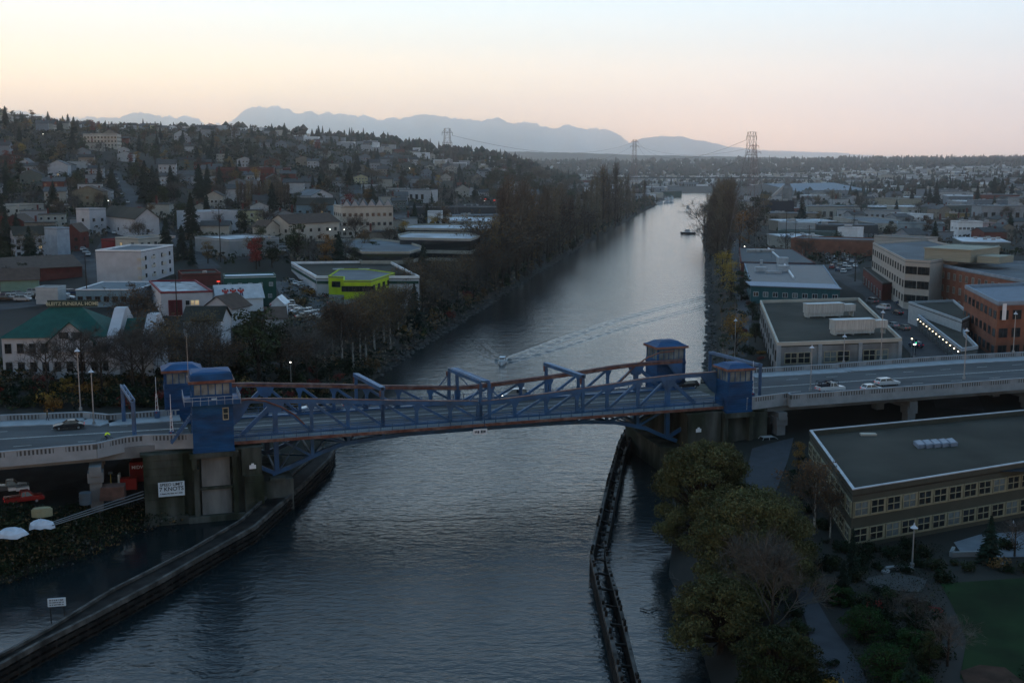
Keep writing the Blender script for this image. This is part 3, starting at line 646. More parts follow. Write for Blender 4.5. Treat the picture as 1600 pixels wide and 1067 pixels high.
mb = MB(); mb.box(37.2, -3.2, -2, 52.0, 20.5, 10.6); mb.box(36.8, -3.7, -2, 43.2, -3.18, 10.9); mb.box(49.0, -3.7, -2, 52.4, -3.18, 10.4); mb.box(43.4, -4.8, 9.9, 49.2, 1.0, 10.75); mb.box(43.4, -4.4, -2, 44.2, -3.18, 9.9); mb.box(48.4, -4.4, -2, 49.1, -3.18, 9.9)
mb.box(36.6, -3.6, 10.6, 52.4, 20.9, 10.95)
mb.build('pier_wall', [concd], t)
lp = [G(x, y, 4.6) - BO for x, y in [(978, 662), (1032, 698), (1068, 700), (1060, 640), (1000, 630)]]
lp = [(p.dot(UX), p.dot(VX)) for p in lp]
mb = MB(); mb.prism(lp, -2, 4.0); mb.prism(offset(lp, .25), 4.0, 4.6); mb.build('ledge', [concd], t)
mark(BW(42, -5, 0), 'the right bridge pier')
# ------------------------------------------------------------------ approach viaducts
def ribbon(mb, P, w, z0, z1, m=0, side=0):
    for a, b in zip(P[:-1], P[1:]):
        d = (Vector(b[:2]) - Vector(a[:2])).normalized(); n = Vector((-d.y, d.x)) * w / 2
        a0 = Vector(a[:2]) - d * .01; b0 = Vector(b[:2]) + d * .01; za = a[2] if len(a) > 2 else 0; zb = b[2] if len(b) > 2 else 0
        vs = [(a0.x - n.x, a0.y - n.y, za + z0), (b0.x - n.x, b0.y - n.y, zb + z0), (b0.x + n.x, b0.y + n.y, zb + z0), (a0.x + n.x, a0.y + n.y, za + z0)]
        vs += [(v[0], v[1], v[2] + z1 - z0) for v in vs]
        mb.add(vs, [(3, 2, 1, 0), (4, 5, 6, 7), (0, 1, 5, 4), (1, 2, 6, 5), (2, 3, 7, 6), (3, 0, 4, 7)], m)
def parapet(root, P, z):
    """cap, plinth and stubby balusters over a dark sheet painted as the shade of the openings; P are map points, z the parapet top"""
    P = [(p[0], p[1]) for p in P]
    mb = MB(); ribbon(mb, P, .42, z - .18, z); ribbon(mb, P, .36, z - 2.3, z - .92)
    ribbon(mb, P, .18, z - .92, z - .18, 1)  # solid dark sheet, its colour stands in for shade between the balusters
    tot = 0
    for a, b in zip(P[:-1], P[1:]):
        d = Vector(b[:2]) - Vector(a[:2]); ln = d.length; d.normalize(); k = .3
        while k < ln - .2:
            grp = int((tot + k) / 6.6); ph = (tot + k) - grp * 6.6; c = Vector(a[:2]) + d * k; w = .45 if ph > 1.5 else 1.6
            if ph > 1.5: mb.bar((c.x - d.x * .14, c.y - d.y * .14, z - .55), (c.x + d.x * .14, c.y + d.y * .14, z - .55), .34, .76); k += .55
            else: mb.bar((c.x - d.x * .28, c.y - d.y * .28, z - .55), (c.x + d.x * .28, c.y + d.y * .28, z - .55), .36, .76); k += .52
        tot += ln
    mb.build('parapet', [concl, M('painted_gap_shade', (.07, .075, .075), .9)], root)
def viaduct(label, near, far, zt, cols, name='viaduct'):
    root = thing(name, label, 'viaduct')
    Nn = [G(x, y, zt) for x, y in near]; Ff = [G(x, y, zt) for x, y in far]
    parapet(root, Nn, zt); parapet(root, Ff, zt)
    zr = zt - 1.15
    poly = [(p.x, p.y) for p in Nn] + [(p.x, p.y) for p in Ff[::-1]]
    mb = MB(); mb.prism(poly, zr - .5, zr); mb.build('roadway', [asph], root)
    mid = lambda a, b, t: Vector(a).lerp(Vector(b), t)
    # sidewalks on each side
    mb = MB()
    for A_, B_, w in ((Nn, Ff, 2.0), (Ff, Nn, 4.2)):
        Q = []
        for p in A_:
            dn = min(B_, key=lambda q: (q - p).length); n_ = Vector((-UX.y, UX.x, 0)) * (1 if B_ is Ff else -1); Q.append(p + n_ * (w / 2 + .18))
        ribbon(mb, [(q.x, q.y) for q in Q], w, zr - .05, zr + .17)
    mb.build('sidewalk', [concl], root)
    # girders
    mb = MB()
    for k, t_ in enumerate((.1, .36, .64, .9)):
        a = Nn[0].lerp(Ff[0], t_); b = Nn[-1].lerp(Ff[-1], t_); ribbon(mb, [(a.x, a.y), (b.x, b.y)], .9, zr - 2.2, zr - .45)
    mb.build('girder', [conc], root)
    # lane lines
    mb = MB(); a0, a1, b0, b1 = Nn[0], Ff[0], Nn[-1], Ff[-1]
    for t_, dash in ((.27, True), (.485, False), (.50, False), (.70, True)):
        a = a0.lerp(a1, t_); b = b0.lerp(b1, t_); L_ = (b - a).length; d = (b - a).normalized(); k = 0
        while k < L_:
            e = min(k + (2.5 if dash else 3), L_); p = a + d * k; q = a + d * e; ribbon(mb, [(p.x, p.y), (q.x, q.y)], .13, zr, zr + .01); k += 9 if dash else 3
    mb.build('lane_line', [paint], root)
    for u, v0, v1, zb in cols:
        c = MB(); p = BW(u, 0, 0)
        o0 = BW(u, v0, 0); o1 = BW(u, v1, 0)
        for v in (v0, (v0 + v1) / 2, v1):
            q = BW(u, v, 0); c.xf(lambda x: x); s = MB(); s.box(-.85, -.85, zb - 3, .85, .85, zr - 3.0); s.box(-1.1, -1.1, zr - 4.6, 1.1, 1.1, zr - 3.1)
            s.xf(lambda x: Vector((q.x + x.x * UX.x + x.y * VX.x, q.y + x.x * UX.y + x.y * VX.y, x.z))); s.build('column', [conc], root)
        s = MB(); s.bar((o0.x - VX.x * 1.3, o0.y - VX.y * 1.3, zr - 2.9), (o1.x + VX.x, o1.y + VX.y, zr - 2.9), 1.7, 1.4); s.build('cap_beam', [conc], root)
    mark(Nn[len(Nn) // 2], 'the %s' % ('left viaduct' if Nn[0].x < 0 else 'right viaduct')); return root
viaduct('grey concrete approach viaduct left of the drawbridge, with a pierced parapet', [(-420, 741), (-150, 718), (0, 705), (150, 692), (195, 682), (222, 679), (306, 677)], [(-420, 662), (-150, 652), (0, 648), (130, 643), (170, 647), (250, 641), (280, 639)], 13.5, [(-60.3, -4.6, 17, 5), (-84, -5, 17, 5)])
viaduct('long grey concrete viaduct running right from the drawbridge past the office roofs', [(1166, 621), (1231, 613), (1236, 616), (1600, 590), (1820, 575)], [(1165, 576), (1306, 568), (1313, 567), (1471, 556), (1600, 549.5), (1820, 536)], 13.3, [(55.5, -2.5, 17.5, 3), (84, -1.5, 17.5, 6), (112, -1, 18, 8)])
# ------------------------------------------------------------------ timber fenders
def fender(label, outer, inner, z, piles, lighten):
    t = thing('timber_fender', label, 'fender pier')
    O_ = [G(x, y, z) for x, y in outer]; I_ = [G(x, y, z) for x, y in inner]
    mb = MB(); ribbon(mb, [(p.x, p.y) for p in O_], .45, z - .5, z + .1, 1); 
    for k in range(4): ribbon(mb, [(p.x, p.y) for p in O_], .5, z - 1.2 - k * .75, z - .75 - k * .75, 0)
    mb.build('outer_waler', [timber, timberl], t)
    mb = MB(); ribbon(mb, [(p.x, p.y) for p in I_], .4, z - .3, z + .05, 1); ribbon(mb, [(p.x, p.y) for p in I_], .35, z - 2.2, z - .4, 0); mb.build('inner_waler', [timber, timberl], t)
    mb = MB(); n = 0
    for P, off in ((O_, .35), (I_, 0)):
        for a, b in zip(P[:-1], P[1:]):
            L_ = (b - a).length; k = 0
            while k < L_:
                p = a.lerp(b, k / L_); mb.cyl((p.x, p.y, -2), (p.x, p.y, z - .3 + random.uniform(-.1, .5) * piles), .19, n=6); k += 1.6
    mb.build('piling', [timber], t)
    mb = MB()
    tot = 90 if lighten else 22; prev_ = None
    for k in range(tot + 1):
        f_ = k / tot
        def at_(P):
            ln = [(P[i + 1] - P[i]).length for i in range(len(P) - 1)]; s_ = f_ * sum(ln)
            for i, l_ in enumerate(ln):
                if s_ <= l_ or i == len(ln) - 1: return P[i].lerp(P[i + 1], min(1, s_ / l_))
                s_ -= l_
        a_, b_ = at_(O_), at_(I_); mb.bar(a_ - Vector((0, 0, .5)), b_ - Vector((0, 0, .5)), .3, .25)
        if lighten and prev_: mb.add([prev_[0] - Vector((0, 0, .36)), a_ - Vector((0, 0, .36)), b_ - Vector((0, 0, .36)), prev_[1] - Vector((0, 0, .36))], [(0, 1, 2, 3)])
        prev_ = (a_, b_)
    mb.build('decking', [timber], t)
    if lighten and False:
        mb = MB()
        for k in range(3):
            f0 = .25 + k * .25; Q = [o.lerp(i, f0) for o, i in zip([O_[0].lerp(O_[-1], q / 8) if False else o for q, o in enumerate(O_)], [I_[min(int(q * len(I_) / len(O_)), len(I_) - 1)] for q in range(len(O_))])]
            ribbon(mb, [(p.x, p.y) for p in Q], .9, z - .2, z - .1, 0)
        mb.build('walkway_plank', [M('wet_plank', (.04, .037, .032), .8, .5, .8, bump=.3)], t)
    return t
fender('long curving timber fender pier in the dark water at lower left', [(522, 700), (514, 716), (472, 757), (397, 822), (300, 876), (250, 905), (150, 958), (60, 1004), (-80, 1082), (-200, 1150)],
       [(503, 698), (490, 712), (438, 755), (376, 812), (300, 856), (250, 882), (175, 920), (80, 978), (-60, 1055), (-180, 1120)], 2.4, .4, True)
fender('leaning timber pile fender along the right side of the channel', [(982, 664), (968, 690), (950, 752), (928, 848), (924, 866), (945, 955), (972, 1064), (985, 1110)],
       [(990, 670), (976, 705), (962, 768), (946, 850), (950, 880), (972, 960), (996, 1060), (1010, 1110)], 2.6, 2.2, False)
t = thing('warning_sign', 'small white notice board on the timber fender at lower left', 'sign', G(90, 962, 1.6)); t.rotation_euler = (0, 0, AN - .1)
mb = MB(); mb.box(-1.0, -.05, 1.2, 1.0, .05, 2.2, 0); mb.box(-.8, .05, -1, -.7, .15, 1.9, 1); mb.box(.7, .05, -1, .8, .15, 1.9, 1); mb.build('board', [M('sign_white', (.4, .4, .4)), timber], t)
[strokes(t, -.8, .75, z_s, .17, -.075, sb, int(z_s * 9)) for z_s in (1.98, 1.7, 1.42)]
# ------------------------------------------------------------------ signal gantries, gates, lamps
def gantry(label, pn, pf, z0, z1):
    t = thing('signal_gantry', label, 'signal gantry'); a = Vector(pn); b = Vector(pf)
    mb = MB()
    for p in (a, b): mb.bar((p.x, p.y, z0), (p.x, p.y, z1), .5, .5, 0)
    mb.build('post', [steel], t); mb = MB(); d = (b - a)
    for q in (-.3, .3): mb.bar((a.x + q, a.y, z1 + .1), (b.x + q, b.y, z1 + .1), .14, .5)
    for k in range(8): p = a.lerp(b, k / 8); r = a.lerp(b, (k + 1) / 8); mb.bar((p.x + (.3 if k % 2 else -.3), p.y, z1 + .3), (r.x - (.3 if k % 2 else -.3), r.y, z1 + .3), .1, .1)
    mb.build('beam', [M('pale_blue_steel', (.10, .16, .25))], t)
    for k, f_ in enumerate((.2, .45, .7)):
        p = a.lerp(b, f_); s = MB(); s.box(-.18, -.15, z1 - 1.15, .18, .15, z1 - .05, 0); s.xf(lambda x: Vector((x.x + p.x, x.y + p.y, x.z))); s.build('traffic_signal', [M('signal_housing', (.03, .04, .05), .6)], t)
    return t
def uvp(u, v, z=0): p = BW(u, v, z); return (p.x, p.y, z)
gantry('blue signal gantry over the road left of the drawbridge towers', uvp(-54.6, .4), uvp(-56.2, 13.8), 12.3, 18.3)
gantry('blue signal gantry over the road just right of the near right tower', uvp(53.3, .8), uvp(51.5, 16.5), 12.1, 17.8)
def gate(label, p, hgt_=7):
    t = thing('crossing_gate', label, 'crossing gate', p, group='raised crossing gates')
    mb = MB(); mb.box(-.35, -.35, 0, .35, .35, 1.3); mb.build('gate_housing', [steel], t)
    mb = MB()
    for q in (-.22, .22): mb.bar((q, 0, 1.3), (q * .3, 0, hgt_ * .6), .07, .07, 0)
    for k in range(8): z = 1.4 + k * .36; mb.bar((-.2, 0, z), (.2, 0, z + .3), .05, .05, k % 2)
    mb.bar((0, 0, hgt_ * .6), (0, 0, hgt_), .06, .06, 0); mb.build('gate_arm', [white, red], t)
    s = MB(); s.box(-.1, -.45, 1.0, .1, -.35, 1.2); s.build('warning_light', [redl if False else red], t); return t
gate('raised white crossing gate on the far sidewalk beside the left signal gantry', BW(-51, 14.6, 12.4)); gate('raised white crossing gate just left of the balcony tower', BW(-49.2, -1.2, 12.4)); gate('raised white crossing gate beside the near right tower', BW(50.8, -1, 12.1))
def street_lamp(label, p, h, lit_=False, arm=0):
    t = thing('street_lamp', label, 'street lamp', p, group='street lamps')
    mb = MB(); mb.cyl((0, 0, 0), (0, 0, h), .12, .07, 8); mb.box(-.2, -.2, 0, .2, .2, .5)
    if arm: mb.cyl((0, 0, h), (arm, 0, h + .3), .05, n=6)
    mb.build('pole', [metal], t); mb = MB()
    mb.cyl((arm, 0, h - .05 + (.3 if arm else 0)), (arm, 0, h + .25 + (.3 if arm else 0)), .48, .16, 10); mb.cyl((arm, 0, h + .25 + (.3 if arm else 0)), (arm, 0, h + .6 + (.3 if arm else 0)), .12, .05, 8)
    mb.build('lamp_shade', [M('lamp_shade_metal', (.4, .45, .5), .5)], t); mb = MB(); z = h - .2 + (.3 if arm else 0); mb.cyl((arm, 0, z), (arm, 0, z + .14), .3, .36, 10); mb.build('bulb', [lamp if lit_ else glassw], t); return t
def vpt(px, py, z): g = G(px, py, z); return (g.x, g.y, z)
street_lamp('tall street lamp on the far parapet in front of the white funeral home', vpt(126, 641, 13.4), 10.0)
street_lamp('short street lamp beside the tall one, rising from the road by the far parapet', vpt(147, 663, 12.5), 8.6)
street_lamp('street lamp on the right viaduct beside the white pickup truck', vpt(1266, 610, 12.6), 8.0)
street_lamp('street lamp on the right viaduct past the white estate car', vpt(1506, 592, 13.2), 9.3, arm=0)
street_lamp('street lamp on the far parapet in front of the grey roofed office', vpt(1376, 562, 13.2), 10)
street_lamp('street lamp on the far parapet near the right signal gantry, level with the yellow tree', vpt(1318, 567, 13.2), 5.5)
street_lamp('street lamp in front of the brick building at the right edge', vpt(1583, 551, 13.3), 8.5)
street_lamp('tall lamp post by the yellow tree behind the right signal gantry', vpt(1147, 585, 4), 13)
g_ = T(1425, 885); street_lamp('garden lamp post below the dark office building', (g_.x, g_.y, g_.z), 5.0)
g_ = T(1290, 700); g_ = T(1581, 850); street_lamp('garden lamp with a flat disc by the plaza at the right edge', (g_.x, g_.y, g_.z), 2.6)
g_ = T(1428, 560); street_lamp('lit street lamp in the street behind the right viaduct', (g_.x, g_.y, g_.z), 3.5, True)
# ================================================================== haze: the evening air over the whole valley
mb = MB(); mb.box(-30000, -300, -6, 30000, 30500, 1580); hz_o = mb.build('haze', []); hz_o['kind'] = 'stuff'
hm = bpy.data.materials.new('haze_air'); hm.use_nodes = True; t_ = hm.node_tree; t_.nodes.clear()
pv = t_.nodes.new('ShaderNodeVolumePrincipled'); pv.inputs['Color'].default_value = (.93, .965, 1, 1); pv.inputs['Density'].default_value = .000085; pv.inputs['Anisotropy'].default_value = .9
ou = t_.nodes.new('ShaderNodeOutputMaterial'); t_.links.new(pv.outputs[0], ou.inputs['Volume']); hz_o.data.materials.append(hm)
# ================================================================== buildings
WC = {}
def window_mesh(w, h, fr, gl, mul=2, tr=0):
    k = (round(w, 2), round(h, 2), fr.name, gl.name, mul, tr)
    if k not in WC:
        m = MB(); f = min(.12, w * .08); m.box(-w / 2, -.03, 0, w / 2, .03, h, 1)
        for a, b, c, d in ((-w / 2, 0, w / 2, f), (-w / 2, h - f, w / 2, h)): m.box(a, -.1, b, c, .04, d, 0)
        for i in range(mul + 1): x = -w / 2 + f / 2 + (w - f) * i / mul; m.box(x - f / 2, -.09, f, x + f / 2, .035, h - f, 0)
        for i in range(tr): z = h * (i + 1) / (tr + 1); m.box(-w / 2 + f, -.08, z - f / 2, w / 2 - f, .03, z + f / 2, 0)
        WC[k] = m.mesh('window', [fr, gl])
    return WC[k]
def win_row(root, p, q, z, n, w, h, fr, gl=None, mul=2, tr=0, frac=1.0, start=0.0, lits=0, alt=None, off=.05):
    """n windows between local points p and q (outside is to the right-hand side walking p to q is -normal)"""
    p = Vector(p[:2]); q = Vector(q[:2]); d = (q - p); L_ = d.length; d.normalize(); nrm = Vector((d.y, -d.x)); ang = math.atan2(d.y, d.x)
    for i in range(n):
        s = L_ * (start + (i + .5) / n * frac); c = p + d * s + nrm * off; g = gl or glass
        if alt and random.random() < alt[1]: g = alt[0]
        if lits and random.random() < lits: g = lit
        o = put('window', window_mesh(w, h, fr, g, mul, tr), root, (c.x, c.y, z), ang)
def poly_building(name, label, cat, P, h, wall, roof, cap=None, zt=None, par=.6, group=None, base=None, short=None, auto=False):
    """P: picture points of the roof outline, counter-clockwise seen from above starting at the near-left corner, given as map points or pixels"""
    if zt is None:
        zt = T(P[0][0], P[0][1], h).z + h
    W = [G(x, y, zt) for x, y in P]; return _poly(name, label, cat, W, zt, h, wall, roof, cap, par, group, short, auto)
def _poly(name, label, cat, W, zt, h, wall, roof, cap, par, group, short, auto=False):
    c = W[0].copy(); zb = min(hz(p.x, p.y) for p in W)
    root = thing(name, label, cat, (c.x, c.y, zt - h), 0, group, auto)
    L_ = [(p.x - c.x, p.y - c.y) for p in W]; low = min(0, zb - (zt - h)) - 1.5
    mb = MB(); mb.prism(L_, low, h - par - .25, top=False, bottom=False); mb.build('wall', [wall], root)
    mb = MB(); mb.prism(L_, h - par - .25, h - par); mb.build('roof', [roof], root)
    if par > .05:
        mb = MB(); o_ = offset(L_, .08); ins = offset(L_, -.35); n = len(L_)
        a = sum(L_[i][0] * L_[(i + 1) % n][1] - L_[(i + 1) % n][0] * L_[i][1] for i in range(n)); vs = [(x, y, z) for z in (h - par, h) for P_ in (o_, ins) for x, y in P_]
        fs = []
        for i in range(n):
            j = (i + 1) % n; fs += [(i, j, 2 * n + j, 2 * n + i), (n + j, n + i, 3 * n + i, 3 * n + j), (2 * n + i, 2 * n + j, 3 * n + j, 3 * n + i)]
        if a < 0: fs = [f_[::-1] for f_ in fs]
        mb.add(vs, fs); mb.build('parapet', [cap or wall], root)
    KEEP.append([(p.x, p.y) for p in W]); cx = sum(p.x for p in W) / len(W); cy = sum(p.y for p in W) / len(W)
    if short: mark((cx, cy), short)
    return root, L_, zt
def rect(A, B, C, h, zt=None, depth=None):
    """roof corners in the picture: near-left A, near-right B, far-left C -> four map points of a true rectangle"""
    if zt is None:
        p_ = T(A[0], A[1], h); zt = p_.z + h
    a, b, c = G(*A, zt), G(*B, zt), G(*C, zt) if C else None
    if zt > 38:
        mxy = (A[0] + B[0]) / 2; p_ = T(mxy, A[1], h); wd_ = (B[0] - A[0]) / 1800 * p_.y; a = Vector((p_.x - wd_ / 2, p_.y, zt)); b = a + Vector((wd_ * math.cos(.15), wd_ * math.sin(.15), 0)); c = None; depth = depth or 12
    d = (b - a).normalized(); n = Vector((-d.y, d.x, 0))
    dp = depth or max(6, (c - a).dot(n)); return [a, b, b + n * dp, a + n * dp], zt
def box_building(name, label, cat, A, B, C, h, wall, roof, cap=None, zt=None, depth=None, par=.5, group=None, short=None, gable=None, rows=0, cols=0, win=(1.4, 1.5), fr=None, sides=0, lits=0, z0=1.0, gl=None, mul=2, auto=False):
    W, zt = rect(A, B, C, h, zt, depth)
    if gable is None: root, L_, zt = _poly(name, label, cat, W, zt, h, wall, roof, cap, par, group, short, auto)
    else:
        c = W[0]; d = (W[1] - W[0]); ang = math.atan2(d.y, d.x); w = d.length; dp = (W[3] - W[0]).length; root = thing(name, label, cat, (c.x, c.y, zt - h), ang, group, auto); L_ = [(0, 0), (w, 0), (w, dp), (0, dp)]
        ax, rise = gable; house_shell(root, w, dp, h, rise, ax, wall, roof); KEEP.append([(p.x, p.y) for p in W])
        if short: mark((W[0] + W[2]) / 2, short)
    fr = fr or white; rh = (h - z0 - .6) / max(1, rows)
    for r_ in range(rows):
        z = z0 + r_ * rh; win_row(root, L_[0], L_[1], z, cols, win[0], win[1], fr, gl, lits=lits, mul=mul)
        if sides: win_row(root, L_[1], L_[2], z, sides, win[0], win[1], fr, gl, lits=lits, mul=mul); win_row(root, L_[3], L_[0], z, sides, win[0], win[1], fr, gl, lits=lits, mul=mul)
    return root, L_, zt
def house_shell(root, w, d, h, rise, axis, wall, roof, ov=.5, hip=False, single=False, obj_=None):
    mb = MB(); mb.prism([(0, 0), (w, 0), (w, d), (0, d)], -2.5, h, top=False, bottom=False)
    if not hip:
        if axis == 'x': mb.add([(0, 0, h), (0, d, h), (0, d / 2, h + rise), (w, 0, h), (w, d, h), (w, d / 2, h + rise)], [(0, 2, 1), (3, 4, 5)])
        else: mb.add([(0, 0, h), (w, 0, h), (w / 2, 0, h + rise), (0, d, h), (w, d, h), (w / 2, d, h + rise)], [(0, 1, 2), (3, 5, 4)])
    rf = MB(); t = .18; k = ov * rise / ((d if axis == 'x' else w) / 2)
    if hip:
        q = min(w, d) * .5; rf.add([(-ov, -ov, h - .05), (w + ov, -ov, h - .05), (w + ov, d + ov, h - .05), (-ov, d + ov, h - .05)] + ([(q, d / 2, h + rise), (w - q, d / 2, h + rise)] if w >= d else [(w / 2, q, h + rise), (w / 2, d - q, h + rise)]),
                [(0, 1, 5, 4), (1, 2, 5), (2, 3, 4, 5), (3, 0, 4), (3, 2, 1, 0)] if w >= d else [(0, 1, 4), (1, 2, 5, 4), (2, 3, 5), (3, 0, 4, 5), (3, 2, 1, 0)])
    elif axis == 'x':
        for s, y0 in ((1, -ov), (-1, d + ov)):
            vs = [(-ov, y0, h - k), (w + ov, y0, h - k), (w + ov, d / 2, h + rise), (-ov, d / 2, h + rise)]; vs += [(a, b, c + t) for a, b, c in vs]
            rf.add(vs, [(3, 2, 1, 0), (4, 5, 6, 7), (0, 1, 5, 4), (1, 2, 6, 5), (3, 0, 4, 7)])
    else:
        for s, x0 in ((1, -ov), (-1, w + ov)):
            vs = [(x0, -ov, h - k), (x0, d + ov, h - k), (w / 2, d + ov, h + rise), (w / 2, -ov, h + rise)]; vs += [(a, b, c + t) for a, b, c in vs]
            rf.add(vs, [(3, 2, 1, 0), (4, 5, 6, 7), (0, 1, 5, 4), (1, 2, 6, 5), (3, 0, 4, 7)])
    if single: return mb, rf
    mb.build('wall', [wall], root); rf.build('roof', [roof], root)
def units(root, lst, h, m=None):
    for x, y, a, b, c in lst:
        mb = MB(); mb.box(x, y, h, x + a, y + b, h + c); mb.box(x - .08, y - .08, h + c, x + a + .08, y + b + .08, h + c + .08); mb.build('roof_unit', [m or hvac], next((c_ for c_ in root.children if c_.name.startswith('roof')), root))
wf = M('window_frame_white', (.42, .44, .46), .6, .05)
dk = M('window_frame_dark', (.03, .033, .035), .6, .05)
# ---- right bank -----------------------------------------------------------------
# garden office with ochre windows
r, Lp, zt = poly_building('office_building', 'long low office block with a dark flat roof and ochre window frames, lower right', 'office building', [(1333, 765), (1720, 703), (1800, 622), (1266, 673)], 7.9, olive, roofd, M('olive_cap', (.045, .05, .042), .6), par=.7, short='the dark office block at lower right')
zf = 7.9
mb = MB(); o_ = offset(Lp, .12); i_ = offset(Lp, -.30); n_ = 4; mb.add([(x, y, z) for z in (7.905, 8.03) for P_ in (o_, i_) for x, y in P_], [f_ for i in range(4) for f_ in ((i, (i + 1) % 4, 8 + (i + 1) % 4, 8 + i), (4 + (i + 1) % 4, 4 + i, 12 + i, 12 + (i + 1) % 4), (8 + i, 8 + (i + 1) % 4, 12 + (i + 1) % 4, 12 + i))]); mb.build('parapet_cap', [M('pale_cap', (.30, .34, .38), .5)], r)
for e, n, w in ((0, 17, 2.7), (3, 9, 2.9)):
    p, q = Lp[e], Lp[(e + 1) % 4]
    for z in (4.35, .8): win_row(r, p, q, z, n, w * .86, 1.9, yell, glass, mul=2, tr=1, alt=(glassw, .25), off=.14)
    for z in (4.15, .6):
        mb = MB(); pv_, qv = Vector(p), Vector(q); d_ = (qv - pv_).normalized(); nn = Vector((d_.y, -d_.x)); ribbon(mb, [pv_ + nn * .06 + d_ * .1, qv + nn * .06 - d_ * .1], .1, z, z + 2.1); mb.build('window_band', [yell], r)
ax = (Vector(Lp[1]) - Vector(Lp[0])).normalized(); ay = (Vector(Lp[3]) - Vector(Lp[0])).normalized()
sky_c = G(1462, 688, zt) - r.location
for k in range(5):
    mb = MB(); c = Vector((sky_c.x, sky_c.y)) + ax * (k - 2) * 1.5 - ay * (k - 2) * .35; mb.prism([tuple(c + ax * a + ay * b) for a, b in ((-.72, -1.5), (.72, -1.5), (.72, 1.5), (-.72, 1.5))], zf - .7, zf - .2); mb.prism([tuple(c + ax * a + ay * b) for a, b in ((-.6, -1.35), (.6, -1.35), (.6, 1.35), (-.6, 1.35))], zf - .2, zf - .12); mb.build('skylight', [M('skylight_dome', (.17, .20, .25), .5)], r)
mb = MB(); c = G(1590, 726, zt) - r.location; mb.prism([(c.x + 5 * math.cos(a), c.y + 1.1 * math.sin(a)) for a in np.linspace(0, 6.28, 14)[:-1]], zf - .69, zf - .67); mb.build('puddle', [M('puddle_water', (.02, .03, .04), .05)], r)
mb = MB(); c = G(1357, 673, zt) - r.location; mb.prism([(c.x - 1.2, c.y - .5), (c.x + 1.2, c.y - .5), (c.x + 1.2, c.y + .5), (c.x - 1.2, c.y + .5)], zf - .69, zf - .4); mb.build('roof_hatch', [cream], r)
# grey roofed office with two long roof units
r, Lp, zt = poly_building('office_building', 'grey concrete office with two ribbed roof units behind the right viaduct', 'office building', [(1215, 535), (1409, 528), (1342, 465), (1188, 469)], 9.0, conc, roofd, cream, par=.8, short='the grey office with roof units')
ax = (Vector(Lp[1]) - Vector(Lp[0])).normalized()
for k in range(3): win_row(r, Lp[0], Lp[1], 4.3, 2, 2.9, 2.4, M('cream_frame', (.3, .28, .2)), glass, mul=2, tr=1, frac=.21, start=.055 + k * .315, lits=.0, alt=(glassw, .35)); win_row(r, Lp[0], Lp[1], .6, 2, 2.9, 2.2, dk, glass, mul=2, frac=.21, start=.055 + k * .315)
mb = MB()
for k in range(4): c = Vector(Lp[0]).lerp(Vector(Lp[1]), .012 + k * .325); mb.box(c.x - .4, c.y - .35, -1, c.x + .4, c.y + .25, 8.3)
mb.build('pilaster', [concl], r)
for z in (.6, 4.4): win_row(r, Lp[3], Lp[0], z, 9, 2.2, 2.3, dk, glass, mul=3, tr=1, alt=(glassw, .3)); win_row(r, Lp[1], Lp[2], z, 9, 2.0, 2.1, dk, glass)
for px_, py_ in ((1296, 495), (1341, 522)):
    c = G(px_ - 6, py_, zt - .8) - r.location; c = Vector((c.x, c.y)); n_ = Vector((-ax.y, ax.x)); rc = lambda a, b, d, e: [tuple(c + ax * u + n_ * v) for u, v in ((a, d), (b, d), (b, e), (a, e))]
    mb = MB(); mb.prism(rc(-5.4, 4.2, -1.2, 1.2), 8.5, 9.3); mb.prism(rc(-5.6, 4.3, -1.35, 1.35), 9.3, 11.6); mb.prism(rc(-5.7, 4.4, -1.45, 1.45), 11.6, 11.72, 1); mb.prism(rc(4.5, 7.6, -1.1, 1.1), 9.6, 11.3)
    for k in range(3): mb.prism(rc(-5.2 + k * 4.2, -4.9 + k * 4.2, -1.1, 1.1), 8.2, 8.5)
    mb.prism(rc(7.0, 7.2, -.9, .9), 8.2, 9.6)
    mb.build('roof_unit', [hvac, M('unit_top', (.38, .42, .44), .5)], r)
c = G(1262, 493, zt - .8) - r.location; mb = MB(); mb.box(c.x - .3, c.y - .3, 8.2, c.x + .3, c.y + .3, 8.9); mb.build('vent', [orange], r)
# teal building
r, Lp, zt = poly_building('teal_building', 'teal clad workshop with a blue grey metal roof and white roof ducts', 'workshop', [(1174, 446), (1313, 451), (1287, 414), (1163, 411)], 6.2, teal, M('blue_metal_roof', (.055, .07, .085), .5, .15, .3), M('blue_cap', (.2, .25, .3)), par=.2, short='the teal workshop')
win_row(r, Lp[0], Lp[1], 2.6, 9, 1.7, 1.6, wf, glass, alt=(glassw, .4)); win_row(r, Lp[3], Lp[0], 2.6, 6, 1.4, 1.6, wf, glass)
mb = MB(); p0 = Vector(Lp[0]); p1 = Vector(Lp[1]); n_ = Vector((0, 1)); mb.add([(p0.x - .4, p0.y - .5, 6.0), (p1.x + .4, p1.y - .5, 6.0), (p1.x + .4, p1.y + 8, 6.55), (p0.x - .4, p0.y + 8, 6.55), (p0.x - .4, p0.y - .5, 6.25), (p1.x + .4, p1.y - .5, 6.25), (p1.x + .4, p1.y + 8, 6.8), (p0.x - .4, p0.y + 8, 6.8)], [(3, 2, 1, 0), (4, 5, 6, 7), (0, 1, 5, 4), (1, 2, 6, 5), (2, 3, 7, 6), (3, 0, 4, 7)]); mb.build('roof_edge', [M('pale_metal_roof', (.19, .23, .29), .5, .1)], r)
